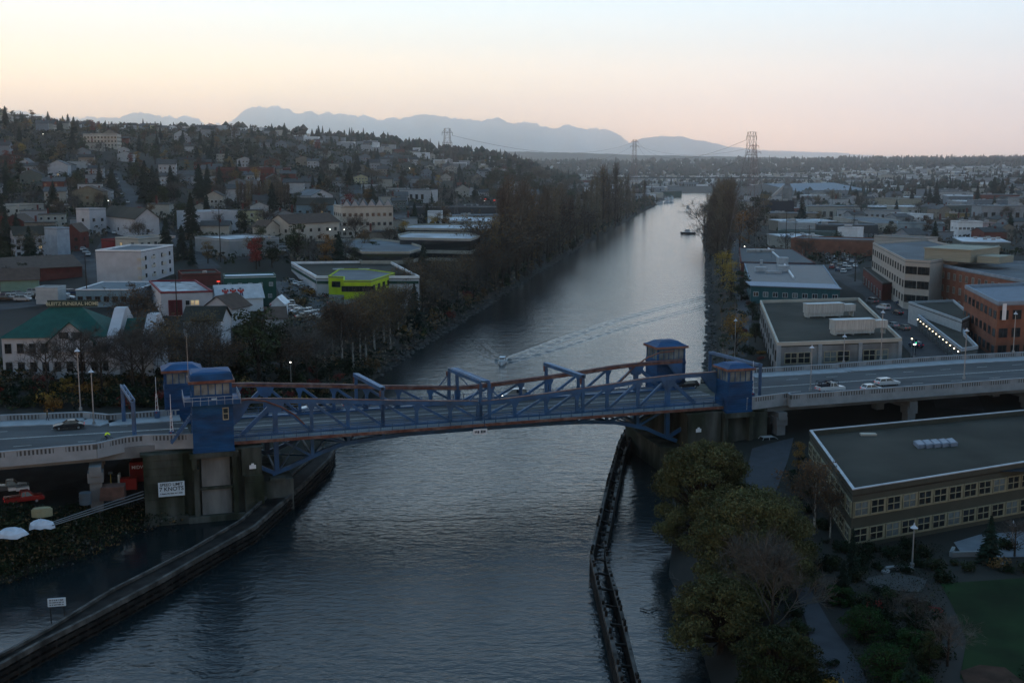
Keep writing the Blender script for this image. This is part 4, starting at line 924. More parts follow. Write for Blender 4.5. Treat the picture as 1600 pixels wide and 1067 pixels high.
for px_, py_, a, b, c_ in ((1217, 424, 4, 3, 2.2), (1216, 414, 4, 3, 3), (1181, 424, 4, 2, 1.6), (1196, 427, 6, 1, .8), (1188, 413, 1, 1, 1.8)):
    c = G(px_, py_, zt) - r.location; units(r, [(c.x, c.y, a, b, c_)], 6.0, M('white_duct', (.34, .37, .40), .5))
mb = MB(); a_ = G(1222, 409, zt) - r.location; b_ = G(1240, 435, zt) - r.location; mb.bar((a_.x, a_.y, 6.4), (b_.x, b_.y, 6.4), .5, .7); mb.build('roof_rail', [white], r)
# dark roofed hall behind it
r, Lp, zt = poly_building('brick_hall', 'dark roofed hall with brick red walls behind the teal workshop', 'workshop', [(1158, 409), (1274, 411), (1238, 389), (1155, 387)], 6.5, brickd, M('slate_roof', (.055, .07, .08), .7, .1), par=.15, short='the dark roofed hall')
win_row(r, Lp[3], Lp[0], 2.5, 5, 1.4, 1.6, wf, glass)
for a in (1168, 1190): c = G(a, 394, zt) - r.location; units(r, [(c.x, c.y, 6, 3, 1.2)], 6.35, metal)
mb = MB(); a_ = G(1200, 388, zt) - r.location; b_ = G(1217, 403, zt) - r.location; mb.bar((a_.x, a_.y, 6.6), (b_.x, b_.y, 6.6), .5, .6); mb.build('roof_rail', [white], r)
# cream office block
cr = M('cream_concrete', (.33, .31, .28), .85, .08, .3)
r, Lp, zt = poly_building('office_block', 'pale concrete office block with three floors of dark windows, set back right', 'office building', [(1415, 405), (1454, 407.5), (1535, 394), (1450, 374), (1364, 379)], 15.5, cr, roofg, par=.7, short='the pale office block')
for z in (2.2, 6.6, 11): win_row(r, Lp[0], Lp[1], z, 2, 3.8, 2.4, dk, glass, mul=3); win_row(r, Lp[4], Lp[0], z, 14, 1.9, 2.2, dk, glass, mul=2)
Wd = (Vector(Lp[1]) - Vector(Lp[0])).normalized(); Nn_ = Vector((-Wd.y, Wd.x))
mb = MB(); rc = lambda a, b, c, d: [tuple(Wd * u + Nn_ * v) for u, v in ((a, c), (b, c), (b, d), (a, d))]
mb.prism(rc(1, 16, 10, 30), 14.8, 18.4); mb.prism(rc(.7, 16.3, 9.7, 30.3), 18.4, 18.7); mb.build('penthouse', [M('beige_louvre', (.24, .24, .19), .7, .15, 1, stretch=(.2, .2, 5))], r)
mb = MB(); mb.prism(rc(17, 24, 12, 22), 14.8, 16.9); mb.build('penthouse', [M('beige_louvre', (.24, .24, .19))], r)
# lower wing behind
r, Lp, zt = box_building('office_block', 'farther pale wing with a sawtooth of small windows behind the pale office block', 'office building', (1366, 368), (1440, 372), (1362, 364), 11, cr, roofg, depth=14, rows=2, cols=12, win=(1.3, 1.4), fr=dk)
# dark red annex
r, Lp, zt = poly_building('brick_annex', 'low dark red annex with a black roof at the foot of the pale office block', 'shop', [(1379, 442), (1402, 440), (1368, 417), (1349, 418)], 6.0, brickd, roofd, M('annex_cap', (.10, .09, .09)), par=.4)
win_row(r, Lp[3], Lp[0], .5, 7, 3.2, 2.4, metal, glass, mul=3)
# brick offices
r, Lp, zt = box_building('brick_office', 'long brick office with rows of arched pale windows, behind the corner brick block', 'office building', (1453, 409), (1640, 445), None, 13.5, brick, roofg, M('blue_cap', (.2, .25, .3)), depth=45, par=.8, short='the long brick office')
for z in (1.2, 5.2, 9.2): win_row(r, Lp[0], Lp[1], z, 18, 1.5, 2.1, M('stone_trim', (.30, .28, .24)), glassw, alt=(glass, .35)); win_row(r, Lp[3], Lp[0], z, 10, 1.5, 2.1, wf, glass)
Wd = (Vector(Lp[1]) - Vector(Lp[0])).normalized(); Nn_ = Vector((-Wd.y, Wd.x)); rc = lambda a, b, c, d: [tuple(Wd * u + Nn_ * v) for u, v in ((a, c), (b, c), (b, d), (a, d))]
mb = MB(); mb.prism(rc(34, 60, 17, 30), 12.7, 17.5); mb.prism(rc(33, 62, 15, 31), 17.5, 18.0, 1); mb.add([(*p, 18) for p in rc(33, 62, 15, 31)] + [(*rc(33, 62, 15, 31)[3], 20.5), (*rc(33, 62, 15, 31)[2], 20.5)], [(0, 1, 5, 4), (0, 4, 3), (1, 2, 5)], 1); mb.build('penthouse', [M('green_glass_wall', (.11, .15, .15), .4, .2), M('white_roof_panel', (.36, .38, .4), .6)], r)
r, Lp, zt = poly_building('brick_office', 'corner brick office of three floors at the right edge above the viaduct', 'office building', [(1560, 471), (1680, 467), (1640, 440), (1508, 445)], 13.5, brick, M('slate_blue_roof', (.15, .18, .22), .8, .1), M('blue_cap', (.2, .25, .3)), par=.8, short='the corner brick office')
for z in (1.0, 5.0, 9.2): win_row(r, Lp[3], Lp[0], z, 8, 2.4, 1.9, dk, glassw, mul=2, alt=(glass, .4)); win_row(r, Lp[0], Lp[1], z, 6, 2.3, 2.2, dk, glass, mul=2, alt=(glassw, .4), lits=.08)
mb = MB(); c = Vector(Lp[0]); mb.box(c.x + 1.0, c.y - .25, 9.2, c.x + 1.9, c.y - .1, 13); mb.build('banner', [white], r)
# low glass fronted building with lamps under its eave
r, Lp, zt = poly_building('low_pavilion', 'low white pavilion with a wedge roof and a row of lamps under its eave', 'pavilion', [(1503, 544), (1528, 540), (1508, 520), (1503, 500), (1478, 498), (1434, 491)], 4.4, M('pavilion_wall', (.10, .11, .11), .7), roofd, M('white_fascia', (.30, .33, .36), .6), par=.8, short='the low pavilion with lamps')
win_row(r, Lp[5], Lp[0], .3, 12, 2.1, 2.9, metal, glass, mul=2, tr=1)
for k in range(13):
    p = Vector(Lp[5]).lerp(Vector(Lp[0]), (k + .4) / 13); s = MB(); s.cyl((0, 0, 0), (0, 0, .2), .12, .12, 8); o = s.build('lamp', [lampw], r); o.location = (p.x - .35, p.y - .25, 3.15)
r, Lp, zt = poly_building('white_annex', 'white walled annex with a dark flat roof between the pavilion and the long brick office', 'office building', [(1503, 500), (1520, 492), (1490, 468), (1420, 471)], 6.2, M('white_wall', (.33, .35, .36), .8, .1), roofd, M('white_cap2', (.3, .33, .35)), par=.6)
# middle distance, right
MID = [
 ('long_brick_building', 'long low brick building with an orange end wall beyond the car park', 'warehouse', (1236, 372), (1372, 376), None, 8.5, brick, roofg, 22, 0, 0),
 ('white_workshop', 'white workshop with a stepped roof behind the orange ended brick building', 'workshop', (1216, 347), (1276, 348), None, 9, M('white_wall', (.33, .35, .36)), roofw, 20, 1, 7),
 ('white_warehouse', 'tall plain white block rising in front of the long dark shed', 'warehouse', (1309, 355), (1340, 356), None, 11, white, roofw, 10, 0, 0),
 ('dark_shed', 'long dark shed stretching behind the tall plain white block', 'warehouse', (1276, 351), (1372, 352), None, 8, M('dark_wall', (.05, .055, .06)), roofg, 25, 1, 14),
 ('navy_building', 'big windowless navy box of a building right of the poplars', 'warehouse', (1201, 314), (1241, 314), None, 16, M('navy_cladding', (.012, .02, .035), .6), roofd, 25, 0, 0),
 ('mural_building', 'pale building with a curved mural wall among dark roofs at right', 'warehouse', (1403, 348), (1476, 349), None, 9, M('mural_wall', (.26, .30, .30), .8, .3, .3, col2=(.18, .25, .30)), roofg, 20, 0, 0),
 ('white_apartments', 'white flats with square windows at far right below the dark trees', 'apartment building', (1498, 346), (1536, 346), None, 10, white, roofg, 12, 2, 6),
 ('pink_apartments', 'pinkish white flats next to the white flats at far right', 'apartment building', (1537, 348), (1556, 348), None, 8, M('pink_wall', (.36, .28, .28)), roofg, 10, 2, 3),
 ('yellow_green_building', 'ochre two storey building in front of the yellow house', 'apartment building', (1487, 334), (1515, 334), None, 8, M('ochre_wall', (.19, .15, .07)), roofd, 12, 2, 4),
 ('white_house', 'white house with balconies above the curved mural building', 'house', (1392, 333), (1440, 335), None, 8, white, roofw, 14, 2, 6),
 ('tan_warehouse', 'plain tan warehouse wall left of the dark conifers', 'warehouse', (1367, 309), (1405, 311), None, 11, M('tan_wall', (.25, .24, .19)), roofg, 22, 0, 0),
 ('green_shed', 'dark green shed beside the crowded rooftop car park', 'warehouse', (1302, 320), (1335, 321), None, 9, M('green_wall', (.015, .05, .035)), roofd, 20, 0, 0),
 ('low_grey_roof', 'wide low pale roofed warehouse beside the rooftop car park', 'warehouse', (1302, 338), (1366, 349), None, 6, cream, roofg, 30, 0, 0),
 ('blue_shed', 'low blue and white shed left of the silo', 'warehouse', (1160, 299), (1222, 300), None, 9, M('blue_wall', (.06, .12, .24)), roofw, 35, 0, 0),
 ('pale_shed', 'long pale shed right of the silo', 'warehouse', (1235, 298), (1310, 300), None, 9, cream, roofg, 35, 0, 0),
 ('modern_pavilion', 'glassy building with a sweeping flat roof behind the pale office block', 'office building', (1440, 384), (1545, 388), None, 9, M('green_glass_wall', (.08, .12, .12), .4), roofg, 22, 0, 0),
 ('white_canopy_building', 'green walled low building with a flat grey roof beyond the workshop', 'warehouse', (1216, 360), (1300, 362), None, 6, M('sage_wall', (.08, .12, .11)), roofg, 14, 0, 0),
]
for nm, lb, ct, A_, B_, C_, h_, wl, rf, dp, rows, cols in MID:
    r, Lp, zt = box_building(nm, lb, ct, A_, B_, C_, h_, wl, rf, depth=dp, rows=rows, cols=cols, win=(1.6, 1.5), sides=max(0, cols // 3), short=('the ' + nm.replace('_', ' ')) if nm in ('navy_building', 'mural_building', 'tan_warehouse', 'dark_shed', 'long_brick_building', 'white_apartments') else None)
    rr = random.Random(nm)
    w_ = (Vector(Lp[1]) - Vector(Lp[0])).length
    units(r, [(rr.uniform(.1, .8) * w_, dp * rr.uniform(.3, .7), rr.uniform(1.5, 4), 2, rr.uniform(.8, 1.8)) for _ in range(max(2, int(w_ / 18)))], h_ - .5, metal)
# great blue grey roofed hall
r, Lp, zt = box_building('great_hall', 'huge hall with a low pale blue roof in the industrial flats', 'warehouse', (1250, 300), (1362, 298), None, 9, greyp, M('pale_blue_roof', (.14, .18, .22), .6), depth=130, gable=('x', 9), short='the huge pale blue hall')
# concrete silo plant
g_ = T(1229, 330); t = thing('silo_plant', 'concrete batching silo with a sloping conveyor beyond the navy box', 'silo', g_)
mb = MB(); mb.cyl((0, 0, 0), (0, 0, 22), 5, 5, 12); mb.cyl((0, 0, 22), (0, 0, 26), 5, 2, 12); mb.box(-3, -3, 26, 3, 3, 31); mb.build('silo', [conc], t); mb = MB(); mb.bar((-24, 0, 4), (-3, 0, 24), 2, 2.4); mb.build('conveyor', [metal], t)
# ---- left bank -----------------------------------------------------------------
# funeral home
fw = M('white_siding', (.36, .38, .41), .75, .12, .4)
W, zt = rect((2, 528), (173, 526), None, 8.2, None, 15); c = W[0]; d = W[1] - W[0]; an = math.atan2(d.y, d.x); w = d.length
r = thing('funeral_home', 'white two storey funeral home with a green roof and roof ridge lettering', 'building', (c.x, c.y, zt - 8.2), an); mark((W[0] + W[2]) / 2, 'the white funeral home'); KEEP.append([(p.x, p.y) for p in W])
house_shell(r, w, 15, 8.2, 5.2, 'x', fw, roofgr, hip=True)
for z in (1.2, 5.0): win_row(r, (0, 0), (w, 0), z, 9, 1.3, 2.0, dk, glass, mul=2, tr=1)
mb = MB(); xm = w * .64; mb.add([(xm - 4.2, -.6, 5.2), (xm + 4.2, -.6, 5.2), (xm + 4.2, -.6, 7.6), (xm, -.6, 11.2), (xm - 4.2, -.6, 7.6), (xm - 4.2, 4, 5.2), (xm + 4.2, 4, 5.2), (xm + 4.2, 4, 7.6), (xm, 6, 11.2), (xm - 4.2, 4, 7.6)], [(0, 1, 2, 3, 4), (1, 6, 7, 2), (5, 0, 4, 9)]); mb.build('gable', [fw], r)
mb = MB(); 
for s in (-1, 1): mb.add([(xm, -1.2, 11.5), (xm, 6.4, 11.5), (xm + s * 5, 6.4, 7.1), (xm + s * 5, -1.2, 7.1), (xm, -1.2, 11.3), (xm, 6.4, 11.3), (xm + s * 5, 6.4, 6.9), (xm + s * 5, -1.2, 6.9)], [(0, 1, 2, 3), (4, 7, 6, 5), (0, 3, 7, 4)])
mb.build('roof', [roofgr], r); win_row(r, (xm - 2.6, -.6), (xm + 2.6, -.6), 8.0, 2, 1.8, 1.3, dk, glass)
mb = MB(); mb.prism([(w - .6, -.5), (w + 1.6, -.5), (w + 1.6, 15.3), (w - .6, 15.3)], 0, 8.5); mb.add([(w + 1.62, -.5, 8.5), (w + 1.62, 15.3, 8.5), (w + 1.62, 8.5, 13.3), (w + 1.62, 6.5, 13.3), (w - .62, -.5, 8.5), (w - .62, 15.3, 8.5), (w - .62, 8.5, 13.3), (w - .62, 6.5, 13.3)], [(0, 1, 2, 3), (7, 6, 5, 4), (0, 3, 7, 4), (3, 2, 6, 7), (2, 1, 5, 6)]); mb.build('end_wall', [fw], r)
mb = MB(); x0 = w + 1.6; mb.prism([(x0, 1), (x0 + 4.6, 1), (x0 + 4.6, 14), (x0, 14)], 0, 6.5); mb.build('wing', [fw], r)
mb = MB(); mb.add([(x0, .5, 6.4), (x0 + 4.6, .5, 6.4), (x0 + 4.6, 7.5, 11), (x0, 7.5, 11), (x0, 14.5, 6.4), (x0 + 4.6, 14.5, 6.4)], [(0, 1, 2, 3), (3, 2, 5, 4)]); mb.build('roof', [roofgr], r)
mb = MB(); mb.prism([(x0 + 4.6, 0), (x0 + 6.6, 0), (x0 + 6.6, 14), (x0 + 4.6, 14)], 0, 8.0); mb.add([(x0 + 6.62, 0, 8), (x0 + 6.62, 14, 8), (x0 + 6.62, 8.5, 12), (x0 + 6.62, 5.5, 12), (x0 + 4.58, 0, 8), (x0 + 4.58, 14, 8), (x0 + 4.58, 8.5, 12), (x0 + 4.58, 5.5, 12)], [(0, 1, 2, 3), (7, 6, 5, 4), (0, 3, 7, 4), (3, 2, 6, 7), (2, 1, 5, 6)]); mb.build('end_wall', [fw], r)
mb = MB(); mb.box(w * .33, 7.35, 13.4, w * .80, 7.5, 14.9); mb.build('ridge_sign', [M('sign_green', (.03, .05, .045), .7)], r)
text(r, 'BLEITZ FUNERAL HOME', 1.0, (w * .565, 7.3, 14.1), (R(90), 0, 0), M('sign_letter', (.34, .37, .27), .6, emit=.0), sx=1.0)
# fire-station like hall with red trim
rt = M('red_trim', (.16, .02, .03), .6)
r, Lp, zt = poly_building('station_hall', 'white flat roofed hall with red trim and a dark red door', 'building', [(251, 456), (332, 454), (305, 437), (233, 438)], 6.5, fw, M('patched_roof', (.16, .18, .20), .6, .5, .5, col2=(.40, .43, .46), c2amt=.4), rt, par=.45, short='the white hall with red trim')
mb = MB(); o_ = offset(Lp, .1); mb.prism(o_, 6.5, 6.62, top=True); mb.prism(offset(Lp, -.3), 6.4, 6.66)
win_row(r, Lp[0], Lp[1], 2.6, 1, 2.4, 1.5, wf, lit, frac=.2, start=.55); win_row(r, Lp[0], Lp[1], 2.6, 1, 2.4, 1.5, wf, glass, frac=.2, start=.45); win_row(r, Lp[0], Lp[1], .0, 1, 3.6, 4.2, rt, M('dark_red_door', (.07, .015, .02)), frac=.3, start=.12)
# dark green house with white metal roof
r, Lp, zt = box_building('green_house', 'dark green two storey building with white windows and a pale roof', 'building', (350, 432), (431, 430), (348, 423), 8.5, dgreen, M('pale_blue_metal', (.36, .42, .47), .5, .1), depth=9, par=.3, short='the dark green building')
win_row(r, Lp[0], Lp[1], 5.4, 5, 1.1, 1.1, wf, glassw); win_row(r, Lp[0], Lp[1], 2.0, 4, 1.1, 1.1, wf, glassw)
# long white gabled hall with figures on the roof slope
r, Lp, zt = box_building('white_hall', 'low white hall with three red and blue soldier figures painted on its roof', 'building', (340, 467), (411, 464), None, 3.6, white, M('white_roof_panel', (.40, .43, .45), .6, .08), depth=10, gable=('x', 3.2), short='the white hall with soldier figures')
w = Lp[1][0]
for k in range(3):
    s = MB(); x = 0
    def pl(x0, y0, x1, y1, m): s.add([(x0, y0, 0), (x1, y0, 0), (x1, y1, 0), (x0, y1, 0)], [(0, 1, 2, 3)], m)
    pl(-.45, 1.6, .45, 2.9, 0); pl(-.9, 2.3, -.45, 3.4, 0); pl(.45, 2.3, .9, 3.4, 0); pl(-.4, .2, -.08, 1.6, 1); pl(.08, .2, .4, 1.6, 1); pl(-.25, 2.9, .25, 3.3, 2); pl(-.3, 3.3, .3, 3.9, 1)
    o = s.build('painted_figure', [red, M('figure_navy', (.01, .02, .06)), skin], r); sl = math.atan2(3.2, 5.0); o.location = (w * (.2 + k * .17), .15, 3.6 - .1 + .38 + .1); o.rotation_euler = (sl, 0, 0)
r, Lp, zt = box_building('white_shed', 'small white gabled shed at the right end of the white hall', 'shed', (424, 474), (443, 474), None, 4.2, white, white, depth=6, gable=('y', 1.6))
r, Lp, zt = box_building('white_cottage', 'white cottage with a brown roof below the small white shed', 'house', (418, 497), (447, 496), None, 4.5, fw, roofbr, depth=9, gable=('x', 2.2), rows=1, cols=3, win=(1, 1.2))
r, Lp, zt = box_building('brown_cottage', 'brown roofed cottage half hidden by bare trees below the hall with red trim', 'house', (318, 480), (362, 482), None, 4.5, fw, roofbr, depth=9, gable=('y', 3), rows=1, cols=3, win=(1, 1.2))
r, Lp, zt = box_building('grey_cottage', 'whitewashed low building behind branches between the funeral home and the hall', 'house', (286, 500), (345, 500), None, 6.5, fw, roofd, depth=9, gable=('x', 2.6), rows=2, cols=4, win=(1, 1.2))
# white warehouse and lime green office
r, Lp, zt = poly_building('white_warehouse', 'white warehouse with a dark roof behind the lime green office', 'warehouse', [(494, 431), (655, 431), (608, 407), (455, 409)], 6.5, fw, roofd, white, par=.8, short='the white warehouse')
mb = MB()
for k in (3, 0):
    p_, q_ = Vector(Lp[k]), Vector(Lp[(k + 1) % 4]); d_ = (q_ - p_).normalized(); n_ = Vector((d_.y, -d_.x)); ribbon(mb, [p_ + n_ * .05 + d_ * .2, q_ + n_ * .05 - d_ * .2], .1, 4.0, 4.9)
mb.build('green_stripe', [dgreen], r); units(r, [((G(px_, 418, zt) - r.location).x, (G(px_, 418, zt) - r.location).y, 3.5, 1.2, .3) for px_ in (520, 560)], 5.7, M('white_duct', (.34, .37, .40)))
r, Lp, zt = poly_building('lime_office', 'lime green office with ribbon windows and a pale flat roof', 'office building', [(513, 431), (537, 432), (537, 438), (580, 438), (617, 426), (572, 420), (530, 420)], 7.4, lime, roofg, M('lime_cap', (.30, .40, .03)), par=.3, short='the lime green office')
win_row(r, Lp[2], Lp[3], 4.0, 1, 9.5, 1.7, dk, glass, mul=9); win_row(r, Lp[0], Lp[1], 4.0, 1, 3.0, 1.8, dk, glass); win_row(r, Lp[3], Lp[4], 4.0, 5, 2.2, 1.8, dk, glass)
mb = MB(); mb.prism(offset(Lp, .04), -1, 1.7); mb.build('base_wall', [greyp], r)
r, Lp, zt = box_building('blue_grey_building', 'blue grey single storey building with white roof edges behind the funeral home', 'building', (118, 452), (213, 452), (112, 434), 5.2, blueg, M('edge_roof', (.10, .13, .15), .7), white, depth=22, par=.25, rows=1, cols=7, win=(1.5, 1.6), fr=dk, short='the blue grey building', z0=1.6)
r, Lp, zt = box_building('white_kiosk', 'small white windowless shed behind the parked cars at left', 'shed', (55, 449), (90, 449), None, 5, M('white_wall', (.33, .35, .36)), roofw, depth=6)
r, Lp, zt = box_building('white_apartments', 'white four storey flats with balconies at left, nearest the street', 'apartment building', (220, 391), (270, 382), None, 11, fw, roofg, white, depth=15, rows=3, cols=4, win=(1.2, 1.3), fr=dk, z0=2, short='the white balcony flats')
for z in (3.2, 6.2, 9.0):
    for k in range(3): s = MB(); s.box(0, 0, 0, 3.2, 1.2, .15); s.box(0, -.03, .15, 3.2, .03, .95); s.box(0, 0, .15, .05, 1.2, .95); s.box(3.15, 0, .15, 3.2, 1.2, .95); o = s.build('balcony', [cream], r); d_ = Vector(Lp[1]) - Vector(Lp[0]); q = Vector(Lp[0]) + d_ * (.02 + k * .33); o.location = (q.x, q.y - 1.25, z - 1.4); o.rotation_euler = (0, 0, math.atan2(d_.y, d_.x))
BL = [
 ('red_strip_building', 'low red fronted building just above the white balcony flats', 'shop', (178, 375), (216, 373), 5, M('red_wall', (.20, .025, .025)), roofd, 10, None, 0, 0),
 ('grey_flats', 'grey roofed cream flats behind the low red fronted building', 'apartment building', (216, 372), (268, 368), 7, cream, roofg, 12, None, 2, 5),
 ('white_tower_house', 'white angular house with a tall square stair tower, left hillside', 'house', (139, 326), (165, 325), 12, fw, roofg, 9, None, 2, 2),
 ('white_wedge_house', 'white wedge roofed wing right of the angular tower house', 'house', (158, 336), (212, 342), 7, fw, roofd, 10, ('x', 4), 1, 3),
 ('white_terrace', 'white terrace flats with brown gables at the far left', 'apartment building', (22, 368), (90, 366), 9, fw, roofd, 12, ('x', 3), 3, 6),
 ('blue_white_tower', 'narrow pale blue stair tower joined to the white terrace flats', 'apartment building', (88, 356), (108, 355), 12, M('pale_blue_wall', (.24, .30, .36)), roofg, 8, None, 0, 0),
 ('brown_gable_flats', 'red brown gabled house right of the pale blue stair tower', 'house', (100, 362), (124, 362), 8, brickd, roofbr, 10, ('y', 3), 2, 2),
 ('cream_flats', 'long cream flat roofed block at the left edge of the photo', 'apartment building', (-20, 322), (68, 318), 8, cream, roofg, 14, None, 2, 7),
 ('red_gable_house', 'dark red gabled house in front of the long cream block', 'house', (2, 348), (40, 348), 6, brickd, roofbr, 12, ('y', 3.5), 1, 3),
 ('brown_roof_store', 'wide low store with a brown roof, behind the parked cars at far left', 'shop', (-30, 424), (128, 416), 5, brickd, roofbr, 26, ('x', 3), 0, 0),
 ('green_white_store', 'pale green gabled store corner in front of the wide brown roof', 'shop', (0, 438), (60, 436), 5, M('pale_green_wall', (.15, .23, .18)), roofbr, 10, ('x', 3), 0, 0),
 ('white_industrial', 'windowless white industrial block with small vents along its top', 'warehouse', (306, 331), (371, 329), 10, fw, roofw, 18, None, 0, 0),
 ('metal_roof_works', 'grey works with a broad white metal roof and round vents', 'warehouse', (358, 374), (436, 370), 7, greyp, roofw, 26, None, 0, 0),
 ('low_dark_works', 'low brown roofed works left of the dark green building', 'warehouse', (284, 428), (345, 426), 4, brickd, roofd, 14, None, 0, 0),
 ('brown_roof_house', 'cream house with a rambling brown roof left of the autumn trees', 'house', (452, 350), (530, 346), 8, cream, roofbr, 14, ('x', 3.5), 2, 6),
 ('small_cream_house', 'small cream gabled house left of the rambling brown roof', 'house', (415, 355), (437, 354), 6, cream, roofbr, 10, ('y', 2.6), 1, 2),
 ('cream_apartments', 'cream four storey apartment block with steep dormers behind the red tree', 'apartment building', (533, 322), (614, 321), 14, cream, roofg, 18, None, 3, 9),
 ('grey_terrace', 'blue grey terrace left of the cream apartment block', 'apartment building', (463, 320), (520, 320), 9, blueg, roofd, 12, ('x', 3), 2, 5),
 ('white_corner_house', 'white gabled house on the hillside just above the blue grey terrace', 'house', (486, 306), (520, 305), 8, fw, roofg, 12, ('y', 3), 2, 3),
 ('beige_hall', 'beige hall with small square windows behind the wedge roofed wing', 'building', (112, 300), (158, 298), 8, M('beige_wall', (.16, .15, .11)), roofbr, 14, ('y', 3), 2, 3),
 ('school_building', 'long red brick school on the hillside beneath the dark conifers', 'school', (338, 262), (425, 262), 11, brickd, roofg, 20, None, 2, 14),
 ('white_gable_house', 'white gabled house on the upper left hillside beside the orange tree', 'house', (74, 258), (104, 258), 8, fw, roofg, 10, ('y', 3), 1, 3),
 ('white_gable_house', 'small white gabled house at far left of the hillside', 'house', (26, 257), (50, 257), 6, fw, roofg, 10, ('y', 4), 1, 2),
 ('flat_white_house', 'flat roofed white house right of the orange hillside tree', 'house', (105, 252), (137, 252), 7, M('white_wall', (.33, .35, .36)), roofg, 12, None, 1, 5),
 ('hill_apartments', 'long pale apartment block high on the hillside below the skyline conifers', 'apartment building', (130, 208), (180, 208), 11, cream, roofg, 20, None, 3, 10),
 ('long_white_roof', 'long white roofed building beyond the bare poplars at mid left', 'building', (395, 262), (452, 263), 6, brickd, roofw, 16, None, 0, 0),
 ('strip_shop', 'long white strip shop with red lit signs beyond the curved offices', 'shop', (640, 322), (775, 322), 5, M('dark_wall', (.05, .055, .06)), roofw, 16, None, 0, 0),
 ('white_panel_house', 'small white block of a house with vents, right of the autumn tree', 'house', (668, 330), (690, 330), 8, white, roofg, 8, None, 1, 2),
]
for nm, lb, ct, A_, B_, h_, wl, rf, dp, gb, rows, cols in BL:
    r, Lp, zt = box_building(nm, lb, ct, A_, B_, None, h_, wl, rf, depth=dp, gable=gb, rows=rows, cols=cols, win=(1.3, 1.4), sides=max(0, cols // 2), fr=dk, lits=.04,
        short=('the ' + nm.replace('_', ' ')) if nm in ('cream_apartments', 'school_building', 'white_industrial', 'metal_roof_works', 'white_tower_house', 'cream_flats', 'hill_apartments', 'strip_shop') else None)
    w_ = (Vector(Lp[1]) - Vector(Lp[0])).length; rr = random.Random(nm)
    if gb is None and w_ > 12: units(r, [(rr.uniform(.1, .85) * w_, dp * rr.uniform(.2, .7), 1.2, 1.2, .8) for _ in range(int(w_ / 9))], h_ - .5, metal)
    if nm == 'cream_apartments':
        for k in range(6):
            s = MB(); s.add([(0, 0, 0), (3.2, 0, 0), (1.6, 0, 2.6), (0, 5, 0), (3.2, 5, 0), (1.6, 5, 2.6)], [(0, 1, 2)], 0); s.add([(-.3, -.3, -.2), (1.6, -.3, 2.8), (1.6, 5, 2.8), (-.3, 5, -.2), (3.5, -.3, -.2), (3.5, 5, -.2)], [(0, 1, 2, 3), (1, 4, 5, 2)], 1); o = s.build('dormer', [fw, roofg], r); q = Vector(Lp[0]).lerp(Vector(Lp[1]), .03 + k * .16); o.location = (q.x, q.y, 14)
# curved terraced offices by the canal
tw = M('terrace_fascia', (.27, .27, .235), .8, .15, .5)
for lb, P_, h_ in (('nearest curved terraced office with a rounded pale roof', [(566, 393), (640, 393), (664, 386), (640, 378), (585, 372), (533, 373), (530, 378)], 8.5),
                   ('second curved terraced office with two dark glass floors', [(625, 371), (735, 373), (750, 368), (735, 363), (640, 362), (622, 366)], 10),
                   ('third curved terraced office with a bright rounded roof end', [(634, 356), (760, 358), (776, 354), (770, 349), (645, 350), (632, 353)], 8),
                   ('farthest terraced office with a pale tapering roof', [(700, 345), (780, 347), (780, 339), (712, 337), (693, 340)], 7)):
    r, Lp, zt = poly_building('terraced_office', lb + ', left canal bank', 'office building', P_, h_, glass, roofg if 'nearest' in lb else roofw, tw, par=.7, group='curved terraced offices', short='the curved terraced offices')
    for z in (1.0, 4.0) if h_ > 8 else (2.0,):
        mb = MB(); mb.prism(offset(Lp, .35), z, z + 1.3); mb.build('fascia', [tw], r)
# ================================================================== vegetation
def unit(r):
    z = r.uniform(-1, 1); a = r.uniform(0, 6.283); s = math.sqrt(1 - z * z); return Vector((s * math.cos(a), s * math.sin(a), z))
def leaf(mb, c, n, s, r, m=0, asp=.6):
    t = n.cross(unit(r)); 
    if t.length < .01: t = Vector((1, 0, 0))
    t.normalize(); b = n.cross(t).normalized() * s * asp; t = t * s
    mb.add([c - t, c + b * .9, c + t, c - b * .9], [(0, 1, 2, 3)], m)
def limb(mb, p, q, r0, r1, m=0, n=4): mb.cyl(p, q, r0, r1, n, m, cap=False)
def grow(mb, p, d, L_, r0, lvl, r, tips, up=.25, spread=.6, m=0, nb=(3, 4), segs=3, shrink=.62, thin=None):
    pts = [p]; dd = d.copy()
    for i in range(segs):
        dd = (dd + unit(r) * .16 + Vector((0, 0, up * .25))).normalized(); q = p + dd * L_ / segs
        limb(mb, p, q, r0 * (1 - i / (segs + 1)), r0 * (1 - (i + 1) / (segs + 1)), m, 4 if lvl > 1 else 3); p = q; pts.append(p)
    if lvl == 0: tips.append((p, dd)); return
    for k in range(r.randint(*nb)):
        t = r.uniform(.35, 1.0); j = min(int(t * segs), segs - 1); b = pts[j].lerp(pts[j + 1], t * segs - j); u = unit(r); u = (u - dd * u.dot(dd)); 
        if u.length < .05: continue
        nd2 = (dd * (1 - spread) + u.normalized() * spread + Vector((0, 0, up * .5))).normalized()
        grow(mb, b, nd2, L_ * shrink * r.uniform(.75, 1.1), r0 * .5, lvl - 1, r, tips, up, spread, m, nb, max(2, segs - 1), shrink)
    tips.append((p, dd))
